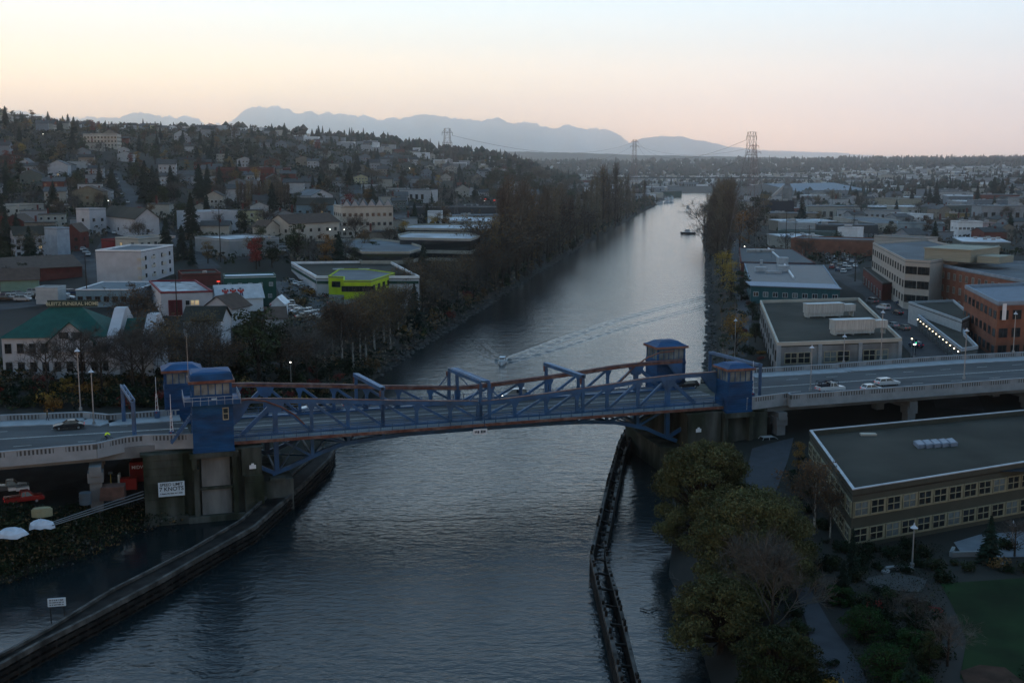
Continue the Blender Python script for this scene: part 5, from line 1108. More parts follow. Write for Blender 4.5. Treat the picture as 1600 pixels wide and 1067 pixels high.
# every prototype is modelled 10 m tall; returns (trunk mesh, crown mesh)
def proto_bare(seed, leafy=0, lm=None, brk=bark, tw=twig, wide=.55, lvl=3, dens=1):
    r = random.Random(seed); tr = MB(); cr_ = MB(); tips = []
    tr.cyl((0, 0, -1), (0, 0, 2.2), .20, .15, 7, 0, cap=False)
    p = Vector((0, 0, 2.2)); 
    for k in range(6):
        a = k * 1.05 + r.uniform(-.3, .3); z0 = 1.8 + k * .75; limb(tr, (0, 0, 2.2 + k * .9), (0, 0, 3.1 + k * .9), .15 * (1 - k / 8), .15 * (1 - (k + 1) / 8))
        for s in (0, 1): d = Vector((math.cos(a + s * 3) * wide, math.sin(a + s * 3) * wide, .65)).normalized(); grow(cr_, Vector((0, 0, z0 + s * .3)), d, (4.3 - k * .42) * (.8 + .4 * r.random()), .075, lvl - 1, r, tips, .3, .55, 0, (4, 6))
    # fine twig fans at the tips
    for p, d in tips:
        for _ in range(int(5 * dens)):
            q = p - d * r.uniform(0, .9); u = (d + unit(r) * .75).normalized(); e = q + u * r.uniform(.4, 1.0); w = u.cross(unit(r)).normalized() * .020
            cr_.add([q - w, q + w, e], [(0, 1, 2)], 0)
        for _ in range(leafy): leaf(cr_, p + unit(r) * r.uniform(.05, .8), unit(r), r.uniform(.09, .17), r, 1)
    return tr.mesh('trunk', [brk]), cr_.mesh('crown', [tw, lm or tw])
def proto_leafy(seed, lm, n=2600, wide=3.6, brk=bark, ls=.22, low=2.0, clumps=26, dens=1.0):
    r = random.Random(seed); tr = MB(); cr_ = MB()
    tr.cyl((0, 0, -1), (0, 0, 3.2), .26, .18, 8, 0, cap=False); C = []
    for k in range(clumps):
        a = r.uniform(0, 6.28); h = r.random(); z = low + .8 + (8.6 - low) * h; rr_ = wide * math.sqrt(max(.05, 1 - ((z - 5.0) / 4.9) ** 2)) * r.uniform(.35, .95)
        c = Vector((math.cos(a) * rr_ * .8, math.sin(a) * rr_ * .8, z)); C.append((c, r.uniform(.7, 1.45))); limb(tr, (0, 0, 1.6 + h * 2.5), c, .09, .02)
    tot = sum(s ** 2 for _, s in C)
    for c, s in C:
        for _ in range(int(n * s * s / tot)):
            u = unit(r); rad = s * (1 - .5 * r.random() ** 2) * (1.12 if r.random() < .12 else 1); p = c + Vector((u.x * rad, u.y * rad, u.z * rad * .75)); nn = (u + unit(r) * .8).normalized(); leaf(cr_, p, nn, ls * r.uniform(.6, 1.3), r)
    return tr.mesh('trunk', [brk]), cr_.mesh('crown', [lm])
def proto_conifer(seed, lm=lconi, wide=2.75, whorls=26, per=12):
    r = random.Random(seed); tr = MB(); cr_ = MB(); tr.cyl((0, 0, -1), (0, 0, 9.8), .17, .02, 6, 0, cap=False)
    for k in range(whorls):
        t = k / whorls; z = .9 + t * 8.7; R_ = wide * (1 - t) ** .85 * r.uniform(.75, 1.15) + .12
        for j in range(per):
            a = r.uniform(0, 6.28); rr_ = R_ * r.uniform(.65, 1.1); d = Vector((math.cos(a), math.sin(a), 0)); tip = Vector((0, 0, z)) + d * rr_ + Vector((0, 0, -rr_ * .28 + r.uniform(-.1, .1)))
            w = Vector((-d.y, d.x, 0)) * rr_ * .30; b = Vector((0, 0, z + .12)); mid = b.lerp(tip, .55)
            cr_.add([b, mid + w + Vector((0, 0, -.12)), tip, mid - w + Vector((0, 0, -.12)), mid + Vector((0, 0, .12))], [(0, 1, 4), (1, 2, 4), (2, 3, 4), (3, 0, 4)], 0)
            for _ in range(3): s = r.random(); leaf(cr_, b.lerp(tip, .3 + .7 * s) + Vector((0, 0, -.1)) + unit(r) * .14, (Vector((0, 0, 1)) + unit(r)).normalized(), .20 * rr_ ** .4, r)
    return tr.mesh('trunk', [bark]), cr_.mesh('crown', [lm])
def proto_poplar(seed, lm, leafy, n=215, wide=1.0, tw=twigr):
    r = random.Random(seed); tr = MB(); cr_ = MB(); tr.cyl((0, 0, -1), (0, 0, 6), .16, .08, 6, 0, cap=False); tr.cyl((0, 0, 6), (0, 0, 9.6), .08, .01, 4, 0, cap=False)
    for k in range(n):
        t = (k / n); z = .7 + t * 7.6; a = r.uniform(0, 6.28); w = wide * (math.sin(min(1, t * 2.4 + .35) * 1.57)) * (1 - .55 * t ** 2) * r.uniform(.35, 1.0)
        b = Vector((0, 0, z)); m_ = b + Vector((math.cos(a) * w * .7, math.sin(a) * w * .7, .75)); e = m_ + Vector((math.cos(a) * w * .45, math.sin(a) * w * .45, r.uniform(.9, 1.7)))
        e.z = min(e.z, 10); limb(cr_, b, m_, .03, .018, 0, 3); limb(cr_, m_, e, .018, .004, 0, 3)
        for _ in range(8):
            s = r.random(); q = m_.lerp(e, s * 1.0) if r.random() < .7 else b.lerp(m_, s); u = (Vector((math.cos(a), math.sin(a), 1.6)) + unit(r) * .7).normalized(); f_ = q + u * r.uniform(.3, .75); ww = u.cross(unit(r)).normalized() * .022; cr_.add([q - ww, q + ww, f_], [(0, 1, 2)], 0)
        for _ in range(leafy): s = r.random(); leaf(cr_, m_.lerp(e, s) + unit(r) * r.uniform(.05, .32), unit(r), r.uniform(.06, .12), r, 1)
    return tr.mesh('trunk', [bark]), cr_.mesh('crown', [tw, lm])
def proto_bush(seed, lm, n=420):
    r = random.Random(seed); cr_ = MB(); C = [(Vector((r.uniform(-.8, .8), r.uniform(-.8, .8), r.uniform(.25, .9))), r.uniform(.3, .65)) for _ in range(9)]
    for k in range(n): c, s = C[k % 9]; u = unit(r); p = c + u * s * r.uniform(.7, 1.1); p.z = max(.02, p.z); leaf(cr_, p, (u + unit(r) * .7).normalized(), r.uniform(.08, .17), r)
    return cr_.mesh('foliage', [lm])
PT = {
 'bare': [proto_bare(s, 0) for s in (11, 12, 13)],
 'bareleaf': [proto_bare(s, 3, lora) for s in (21, 22)],
 'birch': [proto_bare(s, 4, lora, barkw, wide=.35) for s in (31, 32)],
 'orange': [proto_leafy(s, lora, 1500, 2.8, clumps=18, ls=.19) for s in (41, 42)],
 'yellow': [proto_leafy(s, lyel, 1100, 2.3, clumps=18, ls=.17) for s in (51, 52)],
 'red': [proto_leafy(s, lred, 1700, 2.7, clumps=18) for s in (61,)],
 'green': [proto_leafy(s, lgreen, 1900, 3.1, clumps=22) for s in (71, 72)],
 'conifer': [proto_conifer(s) for s in (81, 82, 83)],
 'slim': [proto_conifer(s, wide=1.5) for s in (84,)],
 'poplar': [proto_poplar(s, lora, 2) for s in (91, 92, 93)],
 'poplarb': [proto_poplar(s, lyel, 3) for s in (94, 95)],
}
BP = [proto_bush(101, lbush), proto_bush(102, lgreen), proto_bush(103, lbush)]; BR = [proto_bush(104, lred, 300), proto_bush(105, lora, 300), proto_bush(106, lyel, 300)]
TN = {'bare': 'bare_tree', 'bareleaf': 'autumn_tree', 'birch': 'birch_tree', 'orange': 'autumn_tree', 'yellow': 'yellow_tree', 'red': 'red_maple_tree', 'green': 'broadleaf_tree', 'conifer': 'conifer_tree', 'slim': 'conifer_tree', 'poplar': 'poplar_tree', 'poplarb': 'poplar_tree'}
TW = {'bare': 'bare grey tree', 'bareleaf': 'half bare brown tree', 'birch': 'pale trunked birch', 'orange': 'rusty orange autumn tree', 'yellow': 'yellow autumn tree', 'red': 'dark red maple',
      'green': 'dull green broadleaf tree', 'conifer': 'dark conifer', 'slim': 'slim dark conifer', 'poplar': 'tall brown poplar', 'poplarb': 'yellow leaved poplar'}
JC = {}
def joined(tm, cm):
    """far trees: trunk and crown as one mesh"""
    k = (tm.name, cm.name)
    if k not in JC:
        bm = bmesh.new(); bm.from_mesh(tm); nf = len(bm.faces); bm.from_mesh(cm); bm.faces.ensure_lookup_table()
        me = bpy.data.meshes.new('tree'); 
        for i, f_ in enumerate(bm.faces): f_.material_index = 0 if i < nf else f_.material_index + 1
        bm.to_mesh(me); bm.free(); me.materials.append(tm.materials[0]); [me.materials.append(m_) for m_ in cm.materials]; JC[k] = me
    return JC[k]
def tree(kind, p, h, label=None, group=None, wide=1.0, parts=None, base=None):
    tm, cm = PT[kind][random.randrange(len(PT[kind]))]; s = h / 10; rz = random.uniform(0, 6.28); auto = label is None
    if parts is None: parts = p[1] < 520
    if parts:
        t = thing(TN[kind], label or TW[kind], 'tree', p, rz, group, auto); t.scale = (s * wide, s * wide, s); put('trunk', tm, t); put('crown', cm, t)
    else:
        t = put(TN[kind], joined(tm, cm), None, p, rz, (s * wide, s * wide, s)); tag(t, label or TW[kind], 'tree', group, auto)
    return t
def ptree(kind, px, pb, pt_, label=None, wide=1.0, group=None):
    p = T(px, pb); r_ = PJ(p.x, p.y, p.z)[2]; h = (pb - pt_) * r_ / F; return tree(kind, p, h * 1.03, label, group, wide)
# --- individually placed trees, by where their foot and top stand in the photo
ORD = ['first', 'second', 'third', 'fourth', 'fifth', 'sixth', 'seventh', 'eighth', 'ninth', 'tenth', 'eleventh', 'twelfth', 'thirteenth', 'fourteenth', 'fifteenth', 'sixteenth', 'seventeenth', 'eighteenth', 'nineteenth', 'twentieth', 'twenty-first', 'twenty-second', 'twenty-third', 'twenty-fourth', 'twenty-fifth', 'twenty-sixth', 'twenty-seventh', 'twenty-eighth', 'twenty-ninth', 'thirtieth']
rowL = [(778, 462, 345), (790, 455, 300), (800, 448, 288), (812, 443, 298), (824, 436, 292), (836, 430, 306), (848, 424, 302), (860, 416, 300), (872, 408, 303), (884, 402, 300), (896, 394, 306), (908, 387, 312), (918, 381, 300), (928, 376, 282), (937, 371, 272), (947, 366, 272), (956, 361, 276), (966, 357, 268), (975, 352, 272), (984, 347, 276), (994, 341, 300), (1003, 336, 304), (1012, 331, 275)]
for i, (x, b, t_) in enumerate(rowL): ptree('poplar' if i % 5 else 'poplarb', x - 5, b - 8 * (1 - i / 40), t_ + random.uniform(-9, 9), 'tall %s poplar, %s from the near end of the left bank row' % ('brown' if i % 5 else 'yellow leaved', ORD[i]), 1.0, 'poplars lining the left canal bank')
for i in range(14):
    x = 775 + i * 16 + random.uniform(-4, 4); b = 444 - i * 8.0; t_ = 326 - i * 1.5 + random.uniform(-10, 12); t = ptree('poplar' if i % 3 else 'bareleaf', x, b, t_, 'brown tree behind the left bank poplars, %s from the near end' % ORD[i], 1.5, 'second row of trees on the left bank')
for i in range(24):
    x = 735 + i * 12.5 + random.uniform(-3, 3); b = 486 - i * 6.9; ptree(random.choice(['bareleaf', 'orange', 'green']), x - 3, b - 4, b - random.uniform(16, 30) * (1 - i / 45), 'low waterside tree under the left bank poplars, %s from the bridge' % ORD[i], 1.3, 'low trees at the left waterline')
rowR = [(1108, 385, 305), (1118, 392, 300), (1128, 398, 286), (1136, 388, 283), (1142, 376, 284), (1124, 372, 284), (1116, 362, 290), (1132, 358, 284), (1110, 408, 330), (1120, 415, 345), (1138, 405, 300), (1129, 345, 290)]
for i, (x, b, t_) in enumerate(rowR): ptree('poplar', x, b, t_, 'brown poplar of the right bank clump by the water, %s counted from the left' % ORD[sorted(q[0] for q in rowR).index(x)], 1.5, 'poplars on the right canal bank')
for x, b, t_, k, l in [(1100, 378, 305, 'bare', 'thin bare tree leaning over the water left of the right bank poplars'), (1104, 395, 340, 'bare', 'small bare waterside tree below the thin leaning one'),
    (1130, 445, 392, 'yellow', 'narrow yellow tree at the foot of the right bank poplars'), (1148, 556, 490, 'yellow', 'bright yellow tree beside the leaf covered path near the signal gantry'), (1142, 470, 410, 'yellow', 'yellow tree by the leaf covered path left of the teal workshop'),
    (1158, 470, 425, 'green', 'green tree against the left wall of the teal workshop'), (1156, 400, 330, 'yellow', 'yellow green tree between the power pylon legs'), (1170, 380, 322, 'orange', 'orange brown tree right of the pylon legs'), (1150, 365, 312, 'green', 'green tree at the top of the right bank clump'), (1180, 370, 310, 'green', 'green tree just right of the power pylon'), (1192, 350, 305, 'orange', 'dim orange tree left of the navy box'),
    (1252, 356, 306, 'conifer', 'dark conifer right of the navy box'), (1345, 345, 302, 'bare', 'rounded bare tree in front of the huge pale blue hall'), (1180, 535, 505, 'green', 'small tree against the left wall of the grey office'), (1176, 500, 470, 'green', 'small tree below the teal workshop corner'),
    (1462, 322, 284, 'conifer', 'tall dark conifer, leftmost of the right hillside group'), (1452, 322, 292, 'conifer', 'shorter conifer touching the leftmost tall one on the right hillside'), (1484, 305, 278, 'slim', 'slim conifer right of the leftmost tall right hillside conifer'), (1492, 306, 280, 'slim', 'second slim conifer on the right hillside'), (1503, 306, 282, 'slim', 'third slim conifer on the right hillside'), (1552, 312, 275, 'conifer', 'broad dark conifer high on the right hillside'), (1565, 314, 278, 'conifer', 'dark conifer just right of the broad hillside one'), (1526, 325, 290, 'conifer', 'conifer above the white flats at right'), (1580, 315, 286, 'conifer', 'conifer near the right edge of the hillside'), (1424, 328, 296, 'conifer', 'conifer beside the plain tan warehouse'), (1545, 375, 348, 'conifer', 'small dark conifer below the pinkish flats'),
    (648, 512, 440, 'conifer', 'dark spruce among the brown trees on the left bank slope'), (640, 500, 462, 'slim', 'slim spruce just behind the dark bank spruce'),
    (405, 600, 480, 'green', 'big dark evergreen left of the bare bank trees behind the bridge'), (372, 590, 505, 'conifer', 'dark conifer left of the big evergreen'), (440, 585, 500, 'green', 'dark evergreen right of the big evergreen'),
    (205, 470, 440, 'orange', 'orange tree top between the blue grey building and the red trimmed hall'), (218, 545, 445, 'bareleaf', 'large tree with orange brown twigs at the right end of the funeral home'), (605, 430, 400, 'orange', 'orange tree behind the lime green office'), (640, 440, 402, 'bareleaf', 'tall brown tree right of the lime green office'),
    (545, 345, 305, 'red', 'red maple in front of the cream apartment block'), (598, 350, 322, 'red', 'smaller red tree before the cream apartment block'), (570, 400, 358, 'orange', 'autumn tree left of the curved offices'), (580, 372, 345, 'orange', 'orange brown tree behind the curved offices'), (560, 385, 368, 'yellow', 'small yellow tree at the curved office corner'), (585, 408, 378, 'green', 'round green tree hiding the curved office edge'),
    (466, 410, 352, 'green', 'dense dark evergreen in the car park behind the dark green building'), (425, 418, 378, 'green', 'dark evergreen left of the car park evergreen'), (545, 308, 262, 'conifer', 'pointed dark conifer above the cream apartment block'), (568, 302, 286, 'conifer', 'short conifer right of the pointed one'), (85, 335, 282, 'conifer', 'tall dark cypress left of the angular tower house'), (8, 400, 340, 'conifer', 'dark conifer at the far left edge beside the terrace flats'), (236, 345, 318, 'orange', 'orange tree between dark conifers above the balcony flats'), (228, 318, 250, 'conifer', 'tall conifer left of the middle hillside street'), (240, 315, 258, 'conifer', 'dark conifer in the pair beside the hillside street'), (268, 310, 258, 'conifer', 'dark conifer left of the tall gap on the hillside'), (300, 372, 300, 'conifer', 'dark conifer right of the balcony flats'), (312, 318, 255, 'conifer', 'tall conifer above the white industrial block'), (325, 316, 262, 'conifer', 'second conifer above the white industrial block'), (285, 405, 350, 'conifer', 'conifer against the right side of the balcony flats'), (300, 415, 370, 'slim', 'slim conifer below the white industrial block'), (375, 282, 250, 'conifer', 'conifer at the left end of the brick school'), (325, 412, 378, 'orange', 'low orange tree below the white industrial block'), (100, 428, 405, 'green', 'round dark tree behind the white windowless shed'), (35, 440, 410, 'green', 'round dark tree at the left end of the car row'), (96, 252, 222, 'orange', 'glowing orange tree on the upper left hillside'), (205, 258, 240, 'red', 'dark red tree beside the hillside street'), (45, 182, 162, 'conifer', 'lone umbrella topped conifer on the skyline at far left'), (88, 190, 174, 'conifer', 'pointed conifer on the skyline left of the flat roofs'), (170, 196, 178, 'conifer', 'conifer on the skyline in the left third'), (198, 196, 178, 'conifer', 'spreading conifer on the skyline above the pale apartments'), (425, 214, 193, 'conifer', 'pointed skyline conifer below the mountain peak'), (445, 216, 192, 'conifer', 'tallest skyline conifer right of the mountain peak'), (498, 222, 196, 'conifer', 'skyline conifer between the peak and the pylon'), (560, 228, 204, 'conifer', 'skyline conifer left of the wooded far knoll'), (660, 246, 220, 'conifer', 'skyline conifer left of the left power pylon')]:
    ptree(k, x, b, t_, l, 1.25 if k != 'conifer' else 1.0)
for i in range(15): x = 372 + i * 5.6; ptree('poplarb' if i % 3 == 0 else 'poplar', x, 326 + random.uniform(-3, 3), 284 + random.uniform(-3, 6), 'slender poplar in the row left of the rambling brown roof, %s from the left' % ORD[i], 1.1, 'poplar row at mid left')
# birches and bare trees on the near left bank slope
for i, (x, b, t_) in enumerate([(535, 575, 470), (552, 578, 480), (563, 560, 475), (572, 565, 468), (585, 545, 455), (600, 535, 450), (622, 520, 445), (520, 560, 478), (508, 572, 500), (610, 548, 470)]): ptree('birch', x, b, t_, 'white stemmed birch on the near left bank, %s from the left' % ORD[sorted([535, 552, 563, 572, 585, 600, 622, 520, 508, 610]).index(x)], 1.1, 'birches on the near left bank')
zone = [('bare', 480, 595, 500), ('bare', 495, 600, 515), ('bareleaf', 460, 600, 520), ('bare', 330, 592, 500), ('bareleaf', 350, 605, 520), ('bare', 300, 600, 505), ('bareleaf', 270, 605, 510), ('bareleaf', 245, 590, 480), ('bare', 225, 610, 500), ('bare', 208, 612, 500), ('bare', 130, 612, 497), ('bare', 75, 622, 520), ('bare', 160, 618, 520), ('bareleaf', 320, 560, 480), ('bare', 440, 560, 500), ('bareleaf', 660, 500, 430), ('bareleaf', 680, 485, 415), ('bareleaf', 700, 478, 405), ('bareleaf', 715, 470, 398), ('bareleaf', 730, 462, 395), ('bareleaf', 750, 455, 380), ('bare', 690, 498, 440), ('bare', 740, 470, 410), ('bareleaf', 620, 520, 440), ('bareleaf', 595, 520, 445), ('bareleaf', 575, 520, 455), ('bareleaf', 555, 520, 465), ('bareleaf', 760, 460, 370), ('bareleaf', 665, 470, 400), ('bareleaf', 640, 478, 410)]
for k, x, b, t_ in zone: ptree(k, x, b, t_, None, 1.3)
# undergrowth on the slopes: each shrub its own object
def shrub(p, s, label=None, kind=0, col=None):
    me = (BR[col] if col is not None else BP[kind % 3]); o = put('shrub', me, None, p, random.uniform(0, 6.28), (s, s, s * random.uniform(.7, 1.1))); tag(o, label or ['dark green shrub', 'olive green shrub', 'dark evergreen shrub'][kind % 3] if col is None else (label or ['dark red shrub', 'rusty brown shrub', 'yellow green shrub'][col]), 'shrub', None, label is None); return o
rs = random.Random(5); nsh = 0
for _ in range(900):
    z = rs.random()
    if z < .50: x, y = rs.uniform(-10, 600), rs.uniform(570, 640)
    elif z < .62: x, y = rs.uniform(0, 230), rs.uniform(800, 905)
    elif z < .75: x, y = rs.uniform(450, 780), rs.uniform(450, 580)
    else: x, y = rs.uniform(1120, 1190), rs.uniform(440, 600)
    p = T(x, y)
    if float(shore(np.array([p.x]), np.array([p.y]))[0]) < 1.5 or any(inpoly(p.x, p.y, K) for K in KEEP) or p.z < .6: continue
    if z >= .75 and x < 1156 : continue
    if z >= .5 and z < .62 and (y < 830 + (200 - x) * .28 or x > 225 and y < 800): continue
    d_ = p - BO; v_ = d_.dot(VX)
    if z < .5 and (v_ < 24 and d_.dot(UX) < -30): continue
    shrub(p, rs.uniform(1.0, 2.6) * (.6 if .5 <= z < .62 or z > .75 else 1), kind=rs.randrange(3), col=rs.choice([None] * 7 + [0, 1, 2])); nsh += 1
    if nsh > 165: break
# dense ground cover of ivy and brambles: one uncountable mass
def cover(name, label, area, n, size, mats, seed, hgt_=.7):
    r = random.Random(seed); mb = MB(); k = 0; tries = 0
    while k < n and tries < n * 6:
        tries += 1; x = r.uniform(area[0], area[2]); y = r.uniform(area[1], area[3]); p = T(x, y) if len(area) == 4 else None
        if p.z < .5: continue
        d_ = p - BO
        if abs(d_.dot(VX) - 7) < 16 and d_.dot(UX) < -30 and area[1] < 700: continue
        if any(inpoly(p.x, p.y, K) for K in KEEP[:40]): continue
        m_ = r.choices(range(len(mats)), [5, 3, 1][:len(mats)])[0]; hh = hgt_ * r.random() ** .5 * (1 + .8 * math.sin(p.x * .4) * math.cos(p.y * .35))
        for _ in range(7): leaf(mb, p + Vector((r.uniform(-.9, .9), r.uniform(-.9, .9), hh + r.uniform(0, .4))), (Vector((0, 0, .8)) + unit(r)).normalized(), size * r.uniform(.6, 1.3), r, m_)
        k += 1
    o = mb.build(name, mats); o['kind'] = 'stuff'; o['label'] = label; return o
cover('ground_cover', 'brambles and ivy covering the bank behind the left bridge approach', (-20, 566, 640, 642), 1700, .34, [lbush, lgreen, lora], 9, 1.6)
cover('ground_cover', 'weeds and brambles on the low bank in front of the construction yard', (-20, 795, 300, 918), 1800, .22, [lbush, lgreen, lora], 10, .8)
cover('ground_cover', 'fallen leaves and brush on the left canal slope', (440, 440, 800, 575), 1300, .42, [twigr, lbush, lora], 11, 1.0)
# --- big green trees at the lower right
def big_tree(label, c, h, rad, seed, lm, n=15000, low=.08, ls=.22, flat=1.0):
    r = random.Random(seed); t = thing('broadleaf_tree', label, 'tree', c, 0); tr = MB(); cm = MB(); C = []
    tr.cyl((0, 0, -1.5), (.2, 0, h * .3), .5, .36, 9, cap=False)
    for k in range(120):
        a = r.uniform(0, 6.28); q = r.random() ** .8; z = h * (low + (1 - low) * q); e = rad * math.sqrt(max(.04, 1 - ((z / h - .42) / .60) ** 2)) * r.uniform(.55, .98); s = r.uniform(.10, .19) * rad * 1.35
        c_ = Vector((math.cos(a) * e, math.sin(a) * e * flat, min(z, h - s * .6))); C.append((c_, s)); tr.cyl((0, 0, h * (.12 + .3 * q)), c_, .14, .03, 5, cap=False)
    tot = sum(s * s for _, s in C)
    for c_, s in C:
        for _ in range(int(n * s * s / tot)):
            u = unit(r); rd = s * (1.0 - .55 * r.random() ** 2) * (r.uniform(1.1, 1.45) if r.random() < .16 else 1); p = c_ + Vector((u.x * rd, u.y * rd, u.z * rd * .65 - abs(u.x) * .1)); leaf(cm, p, (u + Vector((0, 0, -.2)) + unit(r) * .9).normalized(), ls * r.uniform(.4, 1.5), r)
    put('trunk', tr.mesh('trunk', [bark]), t); put('crown', cm.mesh('crown', [lm]), t); return t
p = G(1098, 850, 1.0); big_tree('big round olive green tree at the water edge in front of the right pier', (p.x, p.y, .8), 14.6, 6.9, 201, lolive, 52000, ls=.155)
p = G(1178, 925, 3.2); big_tree('wide olive green tree right of and nearer than the big round one', (p.x, p.y, 2.6), 12.6, 7.6, 202, lolive, 60000, ls=.14)
p = G(1125, 1010, 2); big_tree('low green waterside tree at the bottom below the dead branches', (p.x, p.y, 1.2), 8.5, 5.6, 203, lolive, 30000, ls=.13)
p = G(1215, 1080, 4); big_tree('shaggy green bush tree at the bottom edge left of the footpath', (p.x, p.y, 3), 7.0, 4.0, 204, lgreen, 22000, ls=.12)
for x_, y_, h_, r_, l_ in ((1350, 985, 3.4, 2.5, 'big green bush right of the footpath below the juniper'), (1385, 1045, 3.2, 2.6, 'second big green bush right of the footpath, nearer the bottom edge'), (1425, 1010, 2.6, 2.0, 'round green bush between the footpath bushes and the lawn'), (1312, 930, 2.2, 1.6, 'small round bush at the bend of the footpath'), (1425, 1085, 2.8, 2.4, 'green bush cut by the bottom edge beside the orange bed')):
    g_ = G(x_, y_ + 12, 5); big_tree(l_, (g_.x, g_.y, hz(g_.x, g_.y) - .1), h_, r_, int(x_), M('garden_bush_leaves', (.016, .045, .014), .85, .4, .8), 5000, low=.1, ls=.09)
PT['barebig'] = [proto_bare(211, 0, lvl=3, wide=.5, tw=M('pale_twigs', (.058, .062, .058), .9, .2), dens=2)]; TN['barebig'] = 'bare_tree'; TW['barebig'] = 'bare tree'
p = G(1205, 1010, 3.5); tree('barebig', (p.x, p.y, 3), 14, 'fine twigged bare tree in front of the green trees left of the footpath', None, .95)
p = G(1178, 960, 3.5); tree('barebig', (p.x, p.y, 3), 11, 'smaller bare tree leaning beside the fine twigged one', None, .9)
for x, b, t_, k, l in [(1272, 835, 715, 'birch', 'white trunked birch at the left end of the dark office block'), (1297, 840, 760, 'birch', 'second thin birch against the dark office block wall'), (1247, 740, 690, 'yellow', 'thin yellow tree beside the viaduct column'),
    (1330, 905, 820, 'slim', 'tall dark cypress at the corner of the dark office block'), (1316, 940, 870, 'conifer', 'dark juniper below the corner cypress'), (1545, 880, 800, 'conifer', 'dark spruce standing by the plaza'), (1430, 990, 915, 'bare', 'small bare tree in the garden by the curved bench'), (1480, 1040, 950, 'bare', 'rounded bare shrub tree beside the lawn'), (1585, 870, 800, 'bare', 'bare tree on the plaza at the right edge'), (1450, 1050, 985, 'green', 'pale leaved small tree with white blossom tips'), (1420, 1100, 1010, 'conifer', 'green weeping conifer at the bottom edge'), (1250, 790, 740, 'bareleaf', 'reddish small tree beside the path left of the office block')]:
    ptree(k, x, b, t_, l, 1.3 if k == 'bare' else 1.0)
gs = random.Random(77); GP = [G(x, y, 5) for x, y in [(1250, 720), (1345, 905), (1400, 1067), (1290, 980)]]
placed = 0
for _ in range(700):
    x, y = gs.uniform(1235, 1640), gs.uniform(700, 1090)
    if y < 850 + (1333 - x) * -.0 and x > 1330: 
        if y < 858: continue
    if x > 1255 and y < 850 and x > 1262 + (y - 670) * .38 - 10: continue
    lx = 1255 + (y - 900) * .72  # footpath
    if y > 890 and lx - 55 < x < lx + 42 + (y - 900) * .06: continue
    if 1475 < x and y > 895 and not (gs.random() < .12 and y > 1045): continue
    if 1480 < x and y < 876 and gs.random() < .8: continue
    if 1350 < x < 1455 and 895 < y < 925: continue
    p = T(x, y)
    if any(inpoly(p.x, p.y, K) for K in KEEP): continue
    k = gs.random(); shrub(p, gs.uniform(.5, 1.45), kind=gs.randrange(3), col=(gs.randrange(3) if k < .08 else None)); placed += 1
    if placed > 128: break
cover('ground_cover', 'low garden planting between the office block and the footpath', (1330, 855, 1470, 1080), 1000, .10, [lbush, lgreen, litter], 14, .35)
# fallen dead branches over the inlet
def branches(label, pts, r0, seed):
    t = thing('dead_branch', label, 'branch', pts[0]); mb = MB(); r = random.Random(seed); P = [Vector(p) - Vector(pts[0]) for p in pts]
    for i in range(len(P) - 1):
        mb.cyl(P[i], P[i + 1], r0 * (1 - i / len(P)), r0 * (1 - (i + 1) / len(P)), 6)
        for _ in range(4): q = P[i].lerp(P[i + 1], r.random()); mb.cyl(q, q + (P[-1] - P[0]).normalized() * r.uniform(.5, 1.6) + unit(r) * .8, r0 * .35, .01, 4)
    mb.build('limb', [M('dead_wood', (.09, .08, .07), .9, .3, 2)], t)
branches('long bare fallen branch reaching over the water below the big trees', [G(1128, 950, 1.2), G(1100, 930, 1.3), G(1072, 910, .8), G(1050, 902, .3)], .12, 1); branches('shorter dead branch just under the long one', [G(1112, 958, 1), G(1095, 955, .8), G(1080, 950, .3)], .09, 2); branches('drifting branch floating in the inlet beside the pile fender', [G(1000, 950, .15), G(1015, 953, .2), G(1030, 948, .1)], .08, 3)
# --- the two towns: houses and trees scattered over the hillsides
HM = []
def far_house(seed):
    r = random.Random(seed); w, d, h, ri = r.uniform(8, 13), r.uniform(8, 12), r.uniform(5, 7.5), r.uniform(1.8, 3.2); ax = r.choice('xy'); root = None
    if seed % 5 == 4: m1, m2 = MB(), MB(); m1.prism([(0, 0), (w * 1.3, 0), (w * 1.3, d), (0, d)], -3, h, top=False, bottom=False); m2.prism(offset([(0, 0), (w * 1.3, 0), (w * 1.3, d), (0, d)], .2), h, h + .4); w *= 1.3
    else: m1, m2 = house_shell(None, w, d, h, ri, ax, None, None, single=True)
    mb = MB(); mb.add(m1.v, m1.f, 0); mb.add(m2.v, m2.f, 1)
    for z in ((.9, 3.6) if h > 5.8 else (1.2,)):
        for i in range(4):
            x = w * (i + .5) / 4 + r.uniform(-.3, .3); mb.box(x - .65, -.06, z, x + .65, .02, z + 1.35, 3); mb.box(x - .52, -.09, z + .12, x + .52, 0, z + 1.23, 2)
            y = d * (i + .5) / 4
            if i % 2: mb.box(-.06, y - .5, z, .02, y + .5, z + 1.2, 2); mb.box(w - .02, y - .5, z, w + .06, y + .5, z + 1.2, 2)
    mb.box(w * .3, d * .6, h, w * .3 + .8, d * .6 + .8, h + ri + .9, 4)
    for q in range(len(mb.v)): v = mb.v[q]; mb.v[q] = (v[0] - w / 2, v[1] - d / 2, v[2])
    return mb.mesh('house', [housew, houser, glass, wf, brickd])
HM = [far_house(s) for s in range(10)]
HC = [((.36, .38, .40), 'white'), ((.30, .30, .27), 'cream'), ((.16, .19, .22), 'blue grey'), ((.20, .18, .15), 'tan'), ((.10, .12, .11), 'grey green'), ((.14, .05, .04), 'brick red'), ((.24, .26, .28), 'pale grey'), ((.38, .36, .22), 'pale yellow')]
HW_ = [5, 4, 3, 2, 2, 1, 4, 1]
OCC = []
